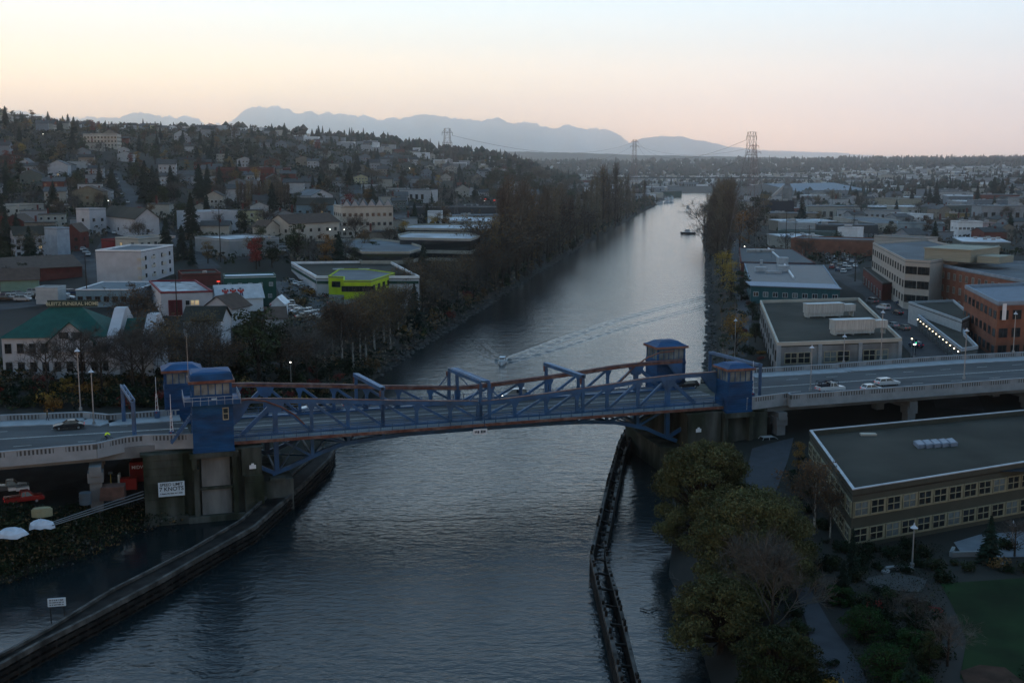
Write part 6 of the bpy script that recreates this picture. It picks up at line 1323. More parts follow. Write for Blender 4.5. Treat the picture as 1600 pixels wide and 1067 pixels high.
def free(p, rad):
    for q in OCC:
        if (q[0] - p.x) ** 2 + (q[1] - p.y) ** 2 < (q[2] + rad) ** 2: return False
    if any(inpoly(p.x, p.y, K) for K in KEEP): return False
    for K in KEEP:
        for v in K:
            if (v[0] - p.x) ** 2 + (v[1] - p.y) ** 2 < (rad + 2) ** 2: return False
    for a, b, w in ROADS:
        d = Vector((b.x - a.x, b.y - a.y)); t = max(0, min(1, (Vector((p.x - a.x, p.y - a.y)).dot(d)) / max(1e-6, d.length_squared)))
        if (Vector((p.x - a.x, p.y - a.y)) - d * t).length < w / 2 + rad: return False
    return float(shore(np.array([p.x]), np.array([p.y]))[0]) > rad + 6
def scatter(n, dfun, fn, rad, seed, tries=14):
    r = random.Random(seed); c = 0
    for _ in range(n * tries):
        px, D = dfun(r); x = (px - 800) / 1800 * D; p = Vector((x, D, hz(x, D)))
        if p.z < 2.5 or not free(p, rad): continue
        fn(p, r); OCC.append((p.x, p.y, rad)); c += 1
        if c >= n: break
    return c
def hfn(p, r):
    i = r.choices(range(8), HW_)[0]; o = put('house', r.choice(HM), None, p, math.radians(r.choice([0, 90, 180]) + 12 + r.uniform(-6, 6)), r.uniform(.85, 1.15)); c = HC[i][0]; o.color = (*c, 1); tag(o, HC[i][1] + ' house', 'house', None, True)
left = lambda a, b, lo, hi: (lambda r: (r.uniform(a, b), math.exp(r.uniform(math.log(lo), math.log(hi)))))
scatter(75, left(-60, 640, 480, 900), hfn, 7, 1); scatter(140, left(-40, 860, 900, 1750), hfn, 6, 2); scatter(35, left(1330, 1700, 620, 1100), hfn, 7, 3); scatter(50, left(1250, 1680, 1100, 2300), hfn, 7, 4)
def tfn(kinds, ws, h0, h1, wide=1.2):
    def f_(p, r): k = r.choices(kinds, ws)[0]; tree(k, p, r.uniform(h0, h1) * (1.25 if k in ('conifer', 'slim') else 1), None, None, wide if k != 'conifer' else 1.0, parts=p.y < 620)
    return f_
KL = (['conifer', 'bare', 'bareleaf', 'orange', 'green', 'red', 'yellow'], [5, 4, 5, 1.5, 4, .5, .5])
scatter(95, left(-60, 700, 400, 700), tfn(*KL, 8, 14), 3.0, 11); scatter(320, left(-60, 850, 700, 1300), tfn(*KL, 8, 14, 1.25), 3.2, 12); scatter(310, left(-60, 900, 1300, 2400), tfn(*KL, 6.5, 11, 1.35), 3.2, 13)
def bluff(r): q = r.uniform(760, 900); return q, r.uniform(1150, 1800)
scatter(60, bluff, tfn(['bareleaf', 'bare', 'green', 'conifer'], [4, 3, 4, 1], 14, 20, 1.6), 3, 14)
KR = (['conifer', 'bareleaf', 'green', 'orange', 'bare'], [4, 4, 3, 1, 2])
scatter(50, left(1200, 1700, 520, 1100), tfn(*KR, 7, 13), 3, 15); scatter(90, left(1180, 1700, 1100, 2300), tfn(*KR, 9, 15, 1.4), 3.5, 16)
# industrial flats towards the horizon: sheds
SM = []
for s in range(6):
    r = random.Random(s + 50); w, d, h = r.uniform(20, 60), r.uniform(18, 40), r.uniform(5, 11); mb = MB(); mb.prism([(-w / 2, -d / 2), (w / 2, -d / 2), (w / 2, d / 2), (-w / 2, d / 2)], -3, h, top=False, bottom=False); mb.prism(offset([(-w / 2, -d / 2), (w / 2, -d / 2), (w / 2, d / 2), (-w / 2, d / 2)], .3), h, h + .5, 1)
    for k in range(int(w / 5)): x = -w / 2 + 2.5 + k * 5; mb.box(x - 1.2, -d / 2 - .1, 1, x + 1.2, -d / 2 + .02, h * .6, 2)
    for k in range(5): x, y = r.uniform(-w * .4, w * .4), r.uniform(-d * .35, d * .35); mb.box(x, y, h, x + 2, y + 1.6, h + 1.6, 3)
    SM.append(mb.mesh('shed', [housew, roofw if s % 2 else roofg, glass, metal]))
def sfn(p, r): i = r.choices(range(8), [6, 3, 3, 1, 1, 1, 5, 0])[0]; o = put('warehouse', r.choice(SM), None, p, math.radians(r.uniform(-14, 14)), r.uniform(.6, 1.1)); o.color = (*HC[i][0], 1); tag(o, HC[i][1] + ' walled flat roofed shed', 'warehouse', None, True)
scatter(26, left(1170, 1640, 560, 1100), sfn, 18, 21); scatter(130, left(880, 1640, 1100, 3300), sfn, 20, 22, 25); scatter(10, left(600, 740, 560, 900), sfn, 12, 23)
# woods and roofs on the far ridge reading as one mass
def mass(name, label, px0, px1, D0, D1, n, seed, h0, h1, mats, kind, step=None):
    r = random.Random(seed); mb = MB()
    for _ in range(n):
        D = math.exp(r.uniform(math.log(D0), math.log(D1))); px = r.uniform(px0, px1); x = (px - 800) / 1800 * D; z = hz(x, D)
        if z < 3 or float(shore(np.array([x]), np.array([D]))[0]) < 15: continue
        h = r.uniform(h0, h1); m_ = r.randrange(len(mats))
        if kind == 'tree':
            w = h * r.uniform(.3, .6); k = r.random()
            if k < .35: mb.cyl((x, D, z), (x, D, z + h * 1.3), w * .7, .2, 6, m_, cap=False)
            else:
                for _ in range(4): c = Vector((x + r.uniform(-w, w) * .6, D + r.uniform(-w, w) * .6, z + h * r.uniform(.4, .8))); s = w * r.uniform(.5, .9); mb.add([c + Vector((s * math.cos(a), s * math.sin(a), 0)) for a in (0, 1.26, 2.5, 3.8, 5)] + [c + Vector((0, 0, s)), c - Vector((0, 0, s * 1.2))], [(i, (i + 1) % 5, 5) for i in range(5)] + [((i + 1) % 5, i, 6) for i in range(5)], m_)
        else:
            w, d = r.uniform(8, 24), r.uniform(8, 16); mb.box(x, D, z - 2, x + w, D + d, z + h * .5, m_)
    o = mb.build(name, mats); o['kind'] = 'stuff'; o['label'] = label; return o
wm = [M('far_conifer', (.012, .024, .018), .9, .3, .05), M('far_wood', (.028, .03, .022), .9, .3, .05), M('far_bare_wood', (.045, .035, .03), .9, .3, .05)]
mass('far_woodland', 'trees merging along the far ridge', -100, 1750, 3400, 5600, 5200, 31, 12, 24, wm, 'tree')
mass('far_woodland', 'trees merging behind the hill crest at left', -100, 900, 1700, 3400, 1500, 32, 10, 18, wm, 'tree')
mass('far_woodland', 'scattered small trees among the distant flats', 880, 1700, 1300, 3500, 900, 33, 7, 13, wm, 'tree')
hmts = [white, cream, greyp, M('pale_wall', (.3, .32, .34), .8)]
mass('far_houses', 'tiny pale houses dotting the far ridge', 840, 1750, 2900, 5000, 1700, 34, 9, 16, hmts, 'house')
mass('far_houses', 'small pale sheds and houses crowding the distant flats', 870, 1750, 1500, 3200, 1300, 36, 7, 13, hmts, 'house')
mass('far_houses', 'tiny houses along the crest of the left hill', -50, 800, 1500, 2600, 220, 35, 10, 14, hmts, 'house')

def thicket(name, label, px0, px1, D0, D1, n, seed, s0, s1, mats):
    r = random.Random(seed); mb = MB(); c = 0; q = 0
    while c < n and q < n * 5:
        q += 1; D = math.exp(r.uniform(math.log(D0), math.log(D1))); px = r.uniform(px0, px1); x = (px - 800) / 1800 * D; p = Vector((x, D, hz(x, D)))
        if math.sin(x * .021 + 1) * math.cos(D * .017) + r.uniform(-.6, .6) < -.25 or p.z < 3 or not free(p, 1.0): continue
        c += 1; m_ = r.randrange(len(mats)); R_ = r.uniform(1.2, 3.6) * (1 + D / 2500); hh = r.uniform(1.5, 4.5)
        for _ in range(11): u = unit(r); leaf(mb, p + Vector((u.x * R_, u.y * R_, hh * (.5 + .5 * u.z))), (u + unit(r) * .6).normalized(), r.uniform(s0, s1) * (1 + D / 1500), r, m_)
    o = mb.build(name, mats); o['kind'] = 'stuff'; o['label'] = label
OCC = [q for q in OCC if q[2] > 5]
thicket('hillside_undergrowth', 'low bushes and hedges filling the gaps between houses on the left hillside', -60, 880, 420, 1900, 5200, 41, .45, 1.0, [lbush, lgreen, twigr, twig, lbush])
thicket('hillside_undergrowth', 'low bushes and hedges between the buildings on the right', 1180, 1700, 520, 2200, 1600, 42, .4, .9, [lbush, lgreen, twigr, twig])

def bank_brush(name, label, pts, n, seed, o0, o1, s0, s1, mats, hh=3.5):
    r = random.Random(seed); mb = MB(); P = [G(*p) for p in pts]; c = 0; L0 = [(b - a).length for a, b in zip(P[:-1], P[1:])]
    while c < n:
        j = r.choices(range(len(L0)), L0)[0]; a, b = P[j], P[j + 1]; d = (b - a).normalized(); q = a.lerp(b, r.random()) + Vector((-d.y, d.x, 0)) * r.uniform(o0, o1); q.z = max(.1, hz(q.x, q.y)); c += 1
        R_ = r.uniform(.8, 2.6); h = r.uniform(.6, hh); m_ = r.randrange(len(mats))
        for _ in range(12): u = unit(r); leaf(mb, q + Vector((u.x * R_, u.y * R_, h * (.5 + .5 * u.z))), (u + unit(r) * .6).normalized(), r.uniform(s0, s1) * (1 + q.y / 1500), r, m_)
    o = mb.build(name, mats); o['kind'] = 'stuff'; o['label'] = label
bank_brush('bank_brush', 'brush and brambles along the left waterline below the poplars', [(640, 552), (700, 515), (760, 477), (850, 420), (930, 372), (1000, 333), (1030, 318)], 1500, 51, 1, 13, .3, .75, [lbush, twigr, lgreen, lora, twig], 5.5)
bank_brush('bank_brush', 'low brush on the right bank between the stones and the path', [(1100, 365), (1106, 400), (1108, 450), (1111, 500), (1110, 560), (1100, 610)], 260, 52, 3, 8, .2, .45, [lbush, twigr, lgreen, lora], 1.6)

bank_brush('bank_brush', 'dark brush overhanging the water under the construction yard', [(-80, 925), (0, 912), (120, 872), (215, 828), (280, 816)], 420, 53, -.8, 5, .12, .28, [lbush, twig, lgreen, lbush, lora], 1.5)
# ================================================================== vehicles
CARP = {}
def car_parts(kind):
    """side profile lofted across the width; car points along +x, 1 unit = 1 m"""
    if kind in CARP: return CARP[kind]
    P = {'sedan': dict(L=4.6, W=1.8, low=[(0, .35), (0, .72), (.25, .86), (1.0, .95), (3.35, .92), (4.35, .78), (4.6, .62), (4.6, .32)], cab=[(.75, .93), (1.35, 1.40), (2.45, 1.43), (3.35, .92)], wh=(.85, 3.75)),
         'wagon': dict(L=4.7, W=1.8, low=[(0, .35), (0, .8), (.12, .95), (1.0, .97), (3.4, .93), (4.4, .78), (4.7, .62), (4.7, .32)], cab=[(.12, .95), (.45, 1.42), (2.6, 1.46), (3.45, .93)], wh=(.9, 3.8)),
         'minivan': dict(L=4.8, W=1.9, low=[(0, .35), (0, .85), (.08, 1.02), (1.2, 1.05), (3.7, 1.02), (4.5, .85), (4.8, .66), (4.8, .32)], cab=[(.10, 1.03), (.35, 1.66), (2.9, 1.72), (3.95, 1.0)], wh=(.95, 3.85)),
         'hatch': dict(L=4.0, W=1.72, low=[(0, .35), (0, .75), (.1, .92), (1.0, .95), (2.9, .92), (3.75, .78), (4.0, .6), (4.0, .32)], cab=[(.15, .92), (.55, 1.42), (2.1, 1.45), (3.0, .92)], wh=(.75, 3.2)),
         'pickup': dict(L=5.4, W=1.95, low=[(0, .5), (0, 1.05), (.05, 1.08), (2.1, 1.08), (4.0, 1.08), (5.15, .98), (5.4, .8), (5.4, .42)], cab=[(2.2, 1.08), (2.35, 1.78), (3.3, 1.80), (3.95, 1.08)], wh=(1.1, 4.3))}[kind]
    L_, W = P['L'], P['W']
    def loft(prof, rings, m=0, mats=None):
        mb = MB(); n = len(prof); vs = []
        for y, k, dz in rings:
            cx = L_ / 2; vs += [(cx + (x - cx) * k - L_ / 2, y, z + dz) for x, z in prof]
        fs = []
        for a in range(len(rings) - 1):
            for i in range(n): j = (i + 1) % n; fs.append((a * n + i, (a + 1) * n + i, (a + 1) * n + j, a * n + j))
        fs += [tuple(range(n)), tuple(range((len(rings) - 1) * n, len(rings) * n))[::-1]]; mb.add(vs, [f_[::-1] for f_ in fs], m); return mb
    low = P['low']; hw = W / 2
    body = loft(low, [(-hw, .965, 0), (-hw * .93, 1, .03), (-hw * .5, 1, .06), (hw * .5, 1, .06), (hw * .93, 1, .03), (hw, .965, 0)])
    c = P['cab']; xs = [p[0] for p in c]; top = max(p[1] for p in c)
    gl = loft([(c[0][0], c[0][1] - .05), c[1], c[2], (c[3][0], c[3][1] - .05)], [(-hw * .92, .99, -.02), (-hw * .70, .93, 0) if False else (-hw * .80, .96, 0), (hw * .80, .96, 0), (hw * .92, .99, -.02)])
    gl.v = [(x, y * (1 - .16 * max(0, (z - .9) / .6)), z) for x, y, z in gl.v]
    rf = MB(); x0, x1 = c[1][0] - L_ / 2, c[2][0] - L_ / 2; rf.box(x0 - .02, -hw * .76, top - .03, x1 + .05, hw * .76, top + .03)
    for s in (-1, 1):
        y = s * hw * .80
        for a, b in (((c[0][0], c[0][1]), c[1]), ((c[3][0], c[3][1]), c[2])): rf.bar((a[0] - L_ / 2, s * hw * .9, a[1]), (b[0] - L_ / 2, s * hw * .76, b[1]), .08, .08)
        xm = (c[1][0] + c[2][0]) / 2 - L_ / 2; rf.bar((xm, s * hw * .93, .95), (xm, s * hw * .77, top), .09, .06)
    wm_ = MB(); wm_.cyl((0, -.11, 0), (0, .11, 0), .33, .33, 12, 0); wm_.cyl((0, -.125, 0), (0, .125, 0), .19, .19, 8, 1)
    hl = MB(); hl.box(-.03, -.17, -.08, .04, .17, .07)
    CARP[kind] = dict(P=P, body=body.mesh('body', [carp]), glass=gl.mesh('cabin_glass', [glass]), roof=rf.mesh('roof', [carp]), wheel=wm_.mesh('wheel', [black, metal]), light=hl.mesh('headlight', [M('headlight_glass', (.6, .6, .58), .2)]), lit=hl.mesh('headlight', [lamp]), tail=hl.mesh('tail_light', [M('tail_light_red', (.4, .01, .01), .3, emit=.3)]))
    me = bpy.data.meshes.new('car'); bm = bmesh.new(); mi = []
    for key, idx, off in (('body', 0, None), ('glass', 1, None), ('roof', 0, None)):
        n0 = len(bm.faces); bm.from_mesh(CARP[kind][key]); bm.faces.ensure_lookup_table()
        for f_ in bm.faces[n0:]: f_.material_index = idx
    for x in P['wh']:
        for s in (-1, 1): n0 = len(bm.faces); tmp = CARP[kind]['wheel'].copy(); tmp.transform(Matrix.Translation((x - L_ / 2, s * (hw - .12), .33))); bm.from_mesh(tmp); bm.faces.ensure_lookup_table(); [setattr(f_, 'material_index', 2) for f_ in bm.faces[n0:]]
    bm.to_mesh(me); bm.free(); [me.materials.append(m_) for m_ in (carp, glass, black)]; CARP[kind]['joined'] = me
    return CARP[kind]
CC = {'white': (.48, .49, .50), 'silver': (.30, .32, .33), 'grey': (.12, .13, .14), 'black': (.012, .013, .015), 'dark blue': (.015, .03, .07), 'red': (.22, .015, .012), 'beige': (.28, .25, .20), 'dark green': (.015, .05, .03)}
def car(kind, col, p, rz, label, group=None, lights=False, auto=False, name=None, parts=True):
    C_ = car_parts(kind); P = C_['P']; nm = name or {'pickup': 'pickup_truck', 'minivan': 'minivan'}.get(kind, 'car')
    if not parts: o = put(nm, C_['joined'], None, p, rz); o.color = (*CC[col], 1); tag(o, label, 'car', group, auto); return o
    t = thing(nm, label, 'pickup truck' if kind == 'pickup' else 'car', p, rz, group, auto)
    for n_, k in (('body', 'body'), ('cabin_glass', 'glass'), ('roof', 'roof')): o = put(n_, C_[k], t); o.color = (*CC[col], 1)
    hw = P['W'] / 2; L_ = P['L']
    for x in P['wh']:
        for s in (-1, 1): put('wheel', C_['wheel'], t, (x - L_ / 2, s * (hw - .12), .33))
    for s in (-1, 1): put('headlight', C_['lit' if lights else 'light'], t, (L_ / 2 - .02, s * hw * .68, .66)); put('tail_light', C_['tail'], t, (-L_ / 2 - .01, s * hw * .72, .78))
    return t
def on(px, py, z): g = G(px, py, z); return (g.x, g.y, z)
E_, W_ = AN, AN + math.pi
car('sedan', 'black', on(108, 670, 12.36), W_, 'black saloon car on the left approach, driving away from the drawbridge', lights=False)
car('wagon', 'white', on(488, 643, 11.8), W_, 'white car seen through the left half of the near truss')
car('hatch', 'silver', on(517, 640, 11.8), W_, 'silver hatchback just right of the white car behind the truss')
car('minivan', 'silver', on(803, 622, 11.8), W_, 'silver beige minivan near the middle of the drawbridge', lights=True)
car('wagon', 'black', on(1072, 606, 11.8), W_, 'black car behind the truss beside the near right tower')
t = car('pickup', 'white', on(1297, 612, 12.16), E_, 'white pickup truck with a ladder rack on the right viaduct')
mb = MB()
for x in (-2.5, -.6, 1.1):
    for s in (-.9, .9): mb.bar((x, s, 1.0), (x, s, 2.05), .06)
    mb.bar((x, -.9, 2.05), (x, .9, 2.05), .06)
for s in (-.9, .9): mb.bar((-2.6, s, 2.05), (1.2, s, 2.05), .06)
mb.box(-2.4, -.7, 1.1, -.4, .6, 1.5); mb.bar((-2.4, .3, 1.7), (.8, .5, 2.15), .35, .12); mb.build('ladder_rack', [cloth], t)
car('hatch', 'white', on(1362, 612, 12.16), E_ , 'small white and red car half hidden by the near parapet of the right viaduct')
car('wagon', 'white', on(1386, 602, 12.16), E_, 'white estate car driving right on the viaduct, ahead of the pickup')
def park(lst, what, rzf, grp, kinds=('sedan', 'wagon', 'hatch', 'minivan'), seed=1, z=None, parts=False, lit_=0):
    r = random.Random(seed)
    for (x, y) in lst:
        p = T(x, y) if z is None else Vector(on(x, y, z)); col = r.choices(list(CC), [5, 5, 3, 3, 1.5, 1, 1, .5])[0]; k = r.choice(kinds)
        car(k, col, (p.x, p.y, p.z + .15), rzf(r), '%s %s %s' % (col, {'sedan': 'saloon car', 'wagon': 'estate car', 'hatch': 'hatchback', 'minivan': 'minivan', 'pickup': 'pickup truck'}[k], what), grp, auto=True, parts=parts)
rr = random.Random(3)
park([(433 + i * 1.5 + rr.uniform(-2, 2), 478 + i * 2.2) for i in range(6)] + [(448 + i * 7, 479 + i * 3.0) for i in range(7)] + [(462 + i * 8, 490 + i * 2.2) for i in range(5)] + [(474, 498), (490, 501), (497, 494), (446, 472)], 'in the car park below the lime green office', lambda r: .4 + r.uniform(-.06, .06) + (math.pi if r.random() < .5 else 0), 'cars in the left car park', seed=5, parts=True)
park([(519, 466), (525, 471), (531, 475), (537, 470), (545, 474), (540, 479), (522, 477)], 'parked in front of the lime green office', lambda r: .2 + r.uniform(-.1, .1), 'cars by the lime green office', seed=6, parts=True)
park([(455, 443), (461, 446), (468, 448), (473, 451), (479, 454), (485, 457)], 'parked along the white warehouse wall', lambda r: 2.0 + r.uniform(-.1, .1), 'cars along the warehouse wall', seed=7)
park([(-3, 462), (8, 470), (14, 464), (22, 468), (30, 462), (36, 471), (48, 466), (55, 460), (62, 466), (70, 470), (78, 463), (88, 468), (97, 463), (104, 468), (112, 461)], 'in the busy row behind the funeral home roof', lambda r: .2 + r.uniform(-.2, .2), 'cars behind the funeral home', seed=8)
park([(1292, 405), (1298, 409), (1305, 412), (1312, 415), (1320, 417), (1294, 400), (1306, 403), (1314, 406), (1323, 408), (1331, 411), (1300, 420), (1309, 424), (1318, 427), (1327, 422), (1336, 418), (1318, 400), (1327, 402)], 'in the car park beyond the teal workshop', lambda r: 1.2 + r.uniform(-.1, .1), 'cars in the right car park', seed=9)
park([(1362, 474), (1380, 484), (1407, 477), (1416, 473), (1412, 516), (1431, 543), (1394, 512), (1402, 492)], 'in the street behind the grey office', lambda r: 1.9 + r.uniform(-.1, .1), 'cars in the right street', seed=10, parts=True)
park([(176 + i * .9 + (4 if i % 2 else -4), 272 + i * 3) for i in range(12)] + [(206 - i * 5 + (6 if i % 2 else -6), 318 + i * 12) for i in range(8)] + [(110 + i * 4, 372 + i * 4) for i in range(8)] + [(118, 330), (104, 322), (108, 316), (100, 310), (98, 304)], 'on the hillside streets at left', lambda r: 1.8 + r.uniform(-.1, .1), 'cars on the hillside streets', seed=11)
park([(332 + i * 9, 398 - (i % 2) * 6) for i in range(9)] + [(500 + i * 6, 386 - i) for i in range(5)] + [(437, 394), (444, 388), (430, 390)], 'in the yard of the grey works', lambda r: .3 + r.uniform(-.2, .2), 'cars by the grey works', seed=12)
park([(1300 + i * 6, 341 + (i % 3) * 4) for i in range(12)], 'beside the low pale roofed warehouse', lambda r: .2 + r.uniform(-.1, .1), 'cars by the low warehouse', seed=13)
park([(1560 + i * 5, 352 + (i % 3) * 5) for i in range(8)] + [(1520 + i * 7, 360 + (i % 2) * 5) for i in range(6)], 'in the lot by the pinkish flats', lambda r: .2 + r.uniform(-.3, .3), 'cars by the pinkish flats', seed=14)
# lit street and car lights far off: each a lamp on a post
def lamp_post(px, py, h, warm_=False, label=None):
    p = T(px, py + h * 1800 / PJ(*T(px, py + 5))[2]) if False else T(px, py); t = thing('street_lamp', label or 'distant lit street lamp', 'street lamp', p, 0, 'far lit street lamps', label is None)
    s = MB(); s.cyl((0, 0, 0), (0, 0, h), .09, .06, 5); s.build('pole', [metal], t); s = MB(); k = .13 + p.y / 7000; s.cyl((0, 0, h), (0, 0, h + k), k, k, 6); s.build('lamp_head', [lampw if warm_ else lamp], t)
for i, (x, y) in enumerate([(68, 217), (1147, 390), (1163, 398), (1254, 398), (1423, 560), (455, 600), (600, 448), (403, 358), (516, 374), (1500, 450), (488, 372), (538, 374), (170, 326), (1345, 330), (640, 268), (757, 322), (1570, 356), (1592, 350), (1582, 354), (1344, 275), (230, 395), (1480, 460), (1110, 282), (1250, 278), (1420, 268), (1530, 290), (950, 290)]): lamp_post(x, y + 3, 5, i % 3 == 1)
# ------------------------------------------------------------------ people
def human(name, label, J, edges, rad, mats, loc, rz, grp=None):
    me = bpy.data.meshes.new('body'); me.from_pydata(J, edges, []); o = bpy.data.objects.new('body', me); COL.objects.link(o); mo = o.modifiers.new('s', 'SKIN'); sv = me.skin_vertices[0].data
    for i, r_ in enumerate(rad): sv[i].radius = (r_, r_)
    sv[0].use_root = True; o.modifiers.new('d', 'SUBSURF').levels = 1
    dg = bpy.context.evaluated_depsgraph_get(); m2 = bpy.data.meshes.new_from_object(o.evaluated_get(dg)); bpy.data.objects.remove(o)
    m2.name = name; [m2.materials.append(m_) for m_ in mats]
    for f_ in m2.polygons: c = f_.center; f_.material_index = 2 if c.z > J[3][2] - .06 else (0 if c.z > J[0][2] + .03 else 1)
    p_ = put(name, m2, None, loc, rz); tag(p_, label, 'person', grp); return p_
ED = [(0, 1), (1, 2), (2, 3), (3, 4), (2, 5), (5, 6), (6, 7), (2, 8), (8, 9), (9, 10), (0, 11), (11, 12), (12, 13), (13, 14), (0, 15), (15, 16), (16, 17), (17, 18)]
RD = [.15, .15, .16, .065, .11, .07, .05, .04, .07, .05, .04, .09, .065, .045, .04, .09, .065, .045, .04]
rd_l = BW(0, 0, 0)
cp = on(167, 690, 12.4)
cy = human('person', 'cyclist in a bright yellow green jacket leaning over the bars on the left approach', [(-.25, 0, 1.0), (-.1, 0, 1.2), (.12, 0, 1.42), (.24, 0, 1.52), (.30, 0, 1.68), (.16, -.2, 1.38), (.36, -.24, 1.18), (.55, -.2, 1.08), (.16, .2, 1.38), (.36, .24, 1.18), (.55, .2, 1.08),
    (-.22, -.12, .95), (.12, -.13, .75), (-.02, -.12, .36), (.1, -.12, .3), (-.22, .12, .95), (.05, .13, .6), (-.1, .12, .2), (.04, .12, .15)], ED, RD, [hiviz, cloth, M('dark_helmet', (.03, .03, .03), .4)], cp, AN)
t = thing('bicycle', 'bicycle ridden by the cyclist in the yellow green jacket', 'bicycle', cp, AN)
for x in (-.5, .55):
    s = MB()
    for k in range(20): a, b = k * math.pi / 10, (k + 1) * math.pi / 10; s.bar((x + .33 * math.cos(a), 0, .34 + .33 * math.sin(a)), (x + .33 * math.cos(b), 0, .34 + .33 * math.sin(b)), .035, .035)
    for k in range(6): a = k * math.pi / 6; s.bar((x - .32 * math.cos(a), 0, .34 - .32 * math.sin(a)), (x + .32 * math.cos(a), 0, .34 + .32 * math.sin(a)), .006, .006)
    s.build('wheel', [black], t)
s = MB(); F0 = [((-.5, .34), (-.05, .3)), ((-.05, .3), (-.22, .92)), ((-.5, .34), (-.18, .8)), ((-.05, .3), (.42, .82)), ((-.18, .8), (.42, .85)), ((.42, .9), (.55, .34)), ((.42, .9), (.42, 1.02))]
for a, b in F0: s.bar((a[0], 0, a[1]), (b[0], 0, b[1]), .04, .04)
s.bar((.45, -.24, 1.04), (.45, .24, 1.04), .035, .035); s.build('frame', [M('bike_frame', (.05, .06, .08), .4)], t); s = MB(); s.box(-.34, -.07, .92, -.1, .07, .98); s.build('saddle', [black], t)
human('person', 'pedestrian in a dark jacket with a yellow stripe by the far parapet at left', [(0, 0, .95), (.02, 0, 1.15), (.03, 0, 1.42), (.05, 0, 1.55), (.08, 0, 1.72), (.03, -.2, 1.4), (.08, -.26, 1.12), (.2, -.24, .9), (.03, .2, 1.4), (0, .26, 1.12), (.08, .25, .88),
    (0, -.1, .9), (.12, -.11, .5), (.2, -.11, .08), (.34, -.11, .05), (0, .1, .9), (-.06, .11, .5), (-.2, .11, .1), (-.08, .11, .05)], ED, RD, [M('jacket_ochre', (.10, .08, .03)), cloth, skin], on(74, 657, 12.55), AN)
# ------------------------------------------------------------------ boats
def hull(L_, W, h, m, deckm=1):
    mb = MB(); st = [(0, .78, .1), (.15, .95, .05), (.45, 1, 0), (.7, .85, .05), (.88, .5, .2), (1, .04, .5)]; R_ = []
    for x, w, sh in st: R_.append([(x * L_ - L_ / 2, -w * W / 2, h + sh * h * .5), (x * L_ - L_ / 2, -w * W * .35, 0), (x * L_ - L_ / 2, 0, -.35 + sh * .5), (x * L_ - L_ / 2, w * W * .35, 0), (x * L_ - L_ / 2, w * W / 2, h + sh * h * .5)])
    for a, b in zip(R_[:-1], R_[1:]): mb.add(a + b, [(i, i + 1, 6 + i, 5 + i) for i in range(4)], 0); mb.add([a[0], a[4], b[4], b[0]], [(3, 2, 1, 0)], 1)
    mb.add(R_[0], [(0, 1, 2, 3, 4)], 0); return mb
def boat(label, px, py, L_, rz, hc, cabin=True, grp=None, name='motorboat', z=0, auto=False, parts=True, mast=0):
    p = G(px, py, z); t = thing(name, label, 'boat', (p.x, p.y, 0), rz, grp, auto); W = L_ * .36; h = L_ * .13; hull(L_, W, h, hc).build('hull', [hc, M('boat_deck', (.30, .31, .31), .6)], t)
    if cabin:
        mb = MB(); a, b = -L_ * .12, L_ * .18; mb.prism([(a, -W * .32), (b, -W * .26), (b + L_ * .05, 0), (b, W * .26), (a, W * .32)], h, h + L_ * .10); mb.prism([(a - .1, -W * .36), (b + .1, -W * .3), (b + L_ * .06, 0), (b + .1, W * .3), (a - .1, W * .36)], h + L_ * .16, h + L_ * .18); mb.build('cabin', [white], t)
        mb = MB(); mb.prism([(a, -W * .31), (b, -W * .25), (b, W * .25), (a, W * .31)], h + L_ * .10, h + L_ * .165); mb.build('window', [glass], t)
    if mast: mb = MB(); mb.cyl((0, 0, h), (0, 0, h + mast), .1, .05, 5); mb.build('mast', [metal], t)
    return t
tb = boat('white open motorboat trailing a long V wake toward the drawbridge', 785, 568, 6.2, R(-98), white, True)
for k, (dx, dy) in enumerate(((-1.2, -.5), (-1.4, .5))):
    c = Vector((tb.location.x, tb.location.y, 0)) + Matrix.Rotation(R(-98), 3, 'Z') @ Vector((dx, dy, .35))
    human('person', ['dark clothed person sitting on the left in the white motorboat', 'dark clothed person sitting on the right in the white motorboat'][k], [(0, 0, .5), (0, 0, .7), (.02, 0, .95), (.04, 0, 1.08), (.06, 0, 1.24), (.02, -.2, .93), (.1, -.24, .7), (.3, -.2, .6), (.02, .2, .93), (.1, .24, .7), (.3, .2, .6),
        (.05, -.1, .5), (.42, -.11, .5), (.45, -.11, .12), (.58, -.11, .1), (.05, .1, .5), (.42, .11, .5), (.45, .11, .12), (.58, .11, .1)], ED, RD, [cloth, cloth, skin], tuple(c), R(-98))
boat('dark workboat with a low wheelhouse in the middle of the far channel', 1075, 366, 11.5, R(170), cloth, True, name='workboat', mast=3)
boat('small pale boat far up the channel', 1075, 325, 10, R(-95), white, True, mast=4)
for i in range(14): boat('white pleasure boat moored at the left marina', 1019 + (i % 7) * 5 + rr.uniform(-1, 1), 321 - (i // 7) * 6 - (i % 7) * .7, rr.uniform(9, 14), R(rr.uniform(60, 110)), white, True, 'boats moored at the marina', auto=True, mast=rr.choice([0, 0, 9]))
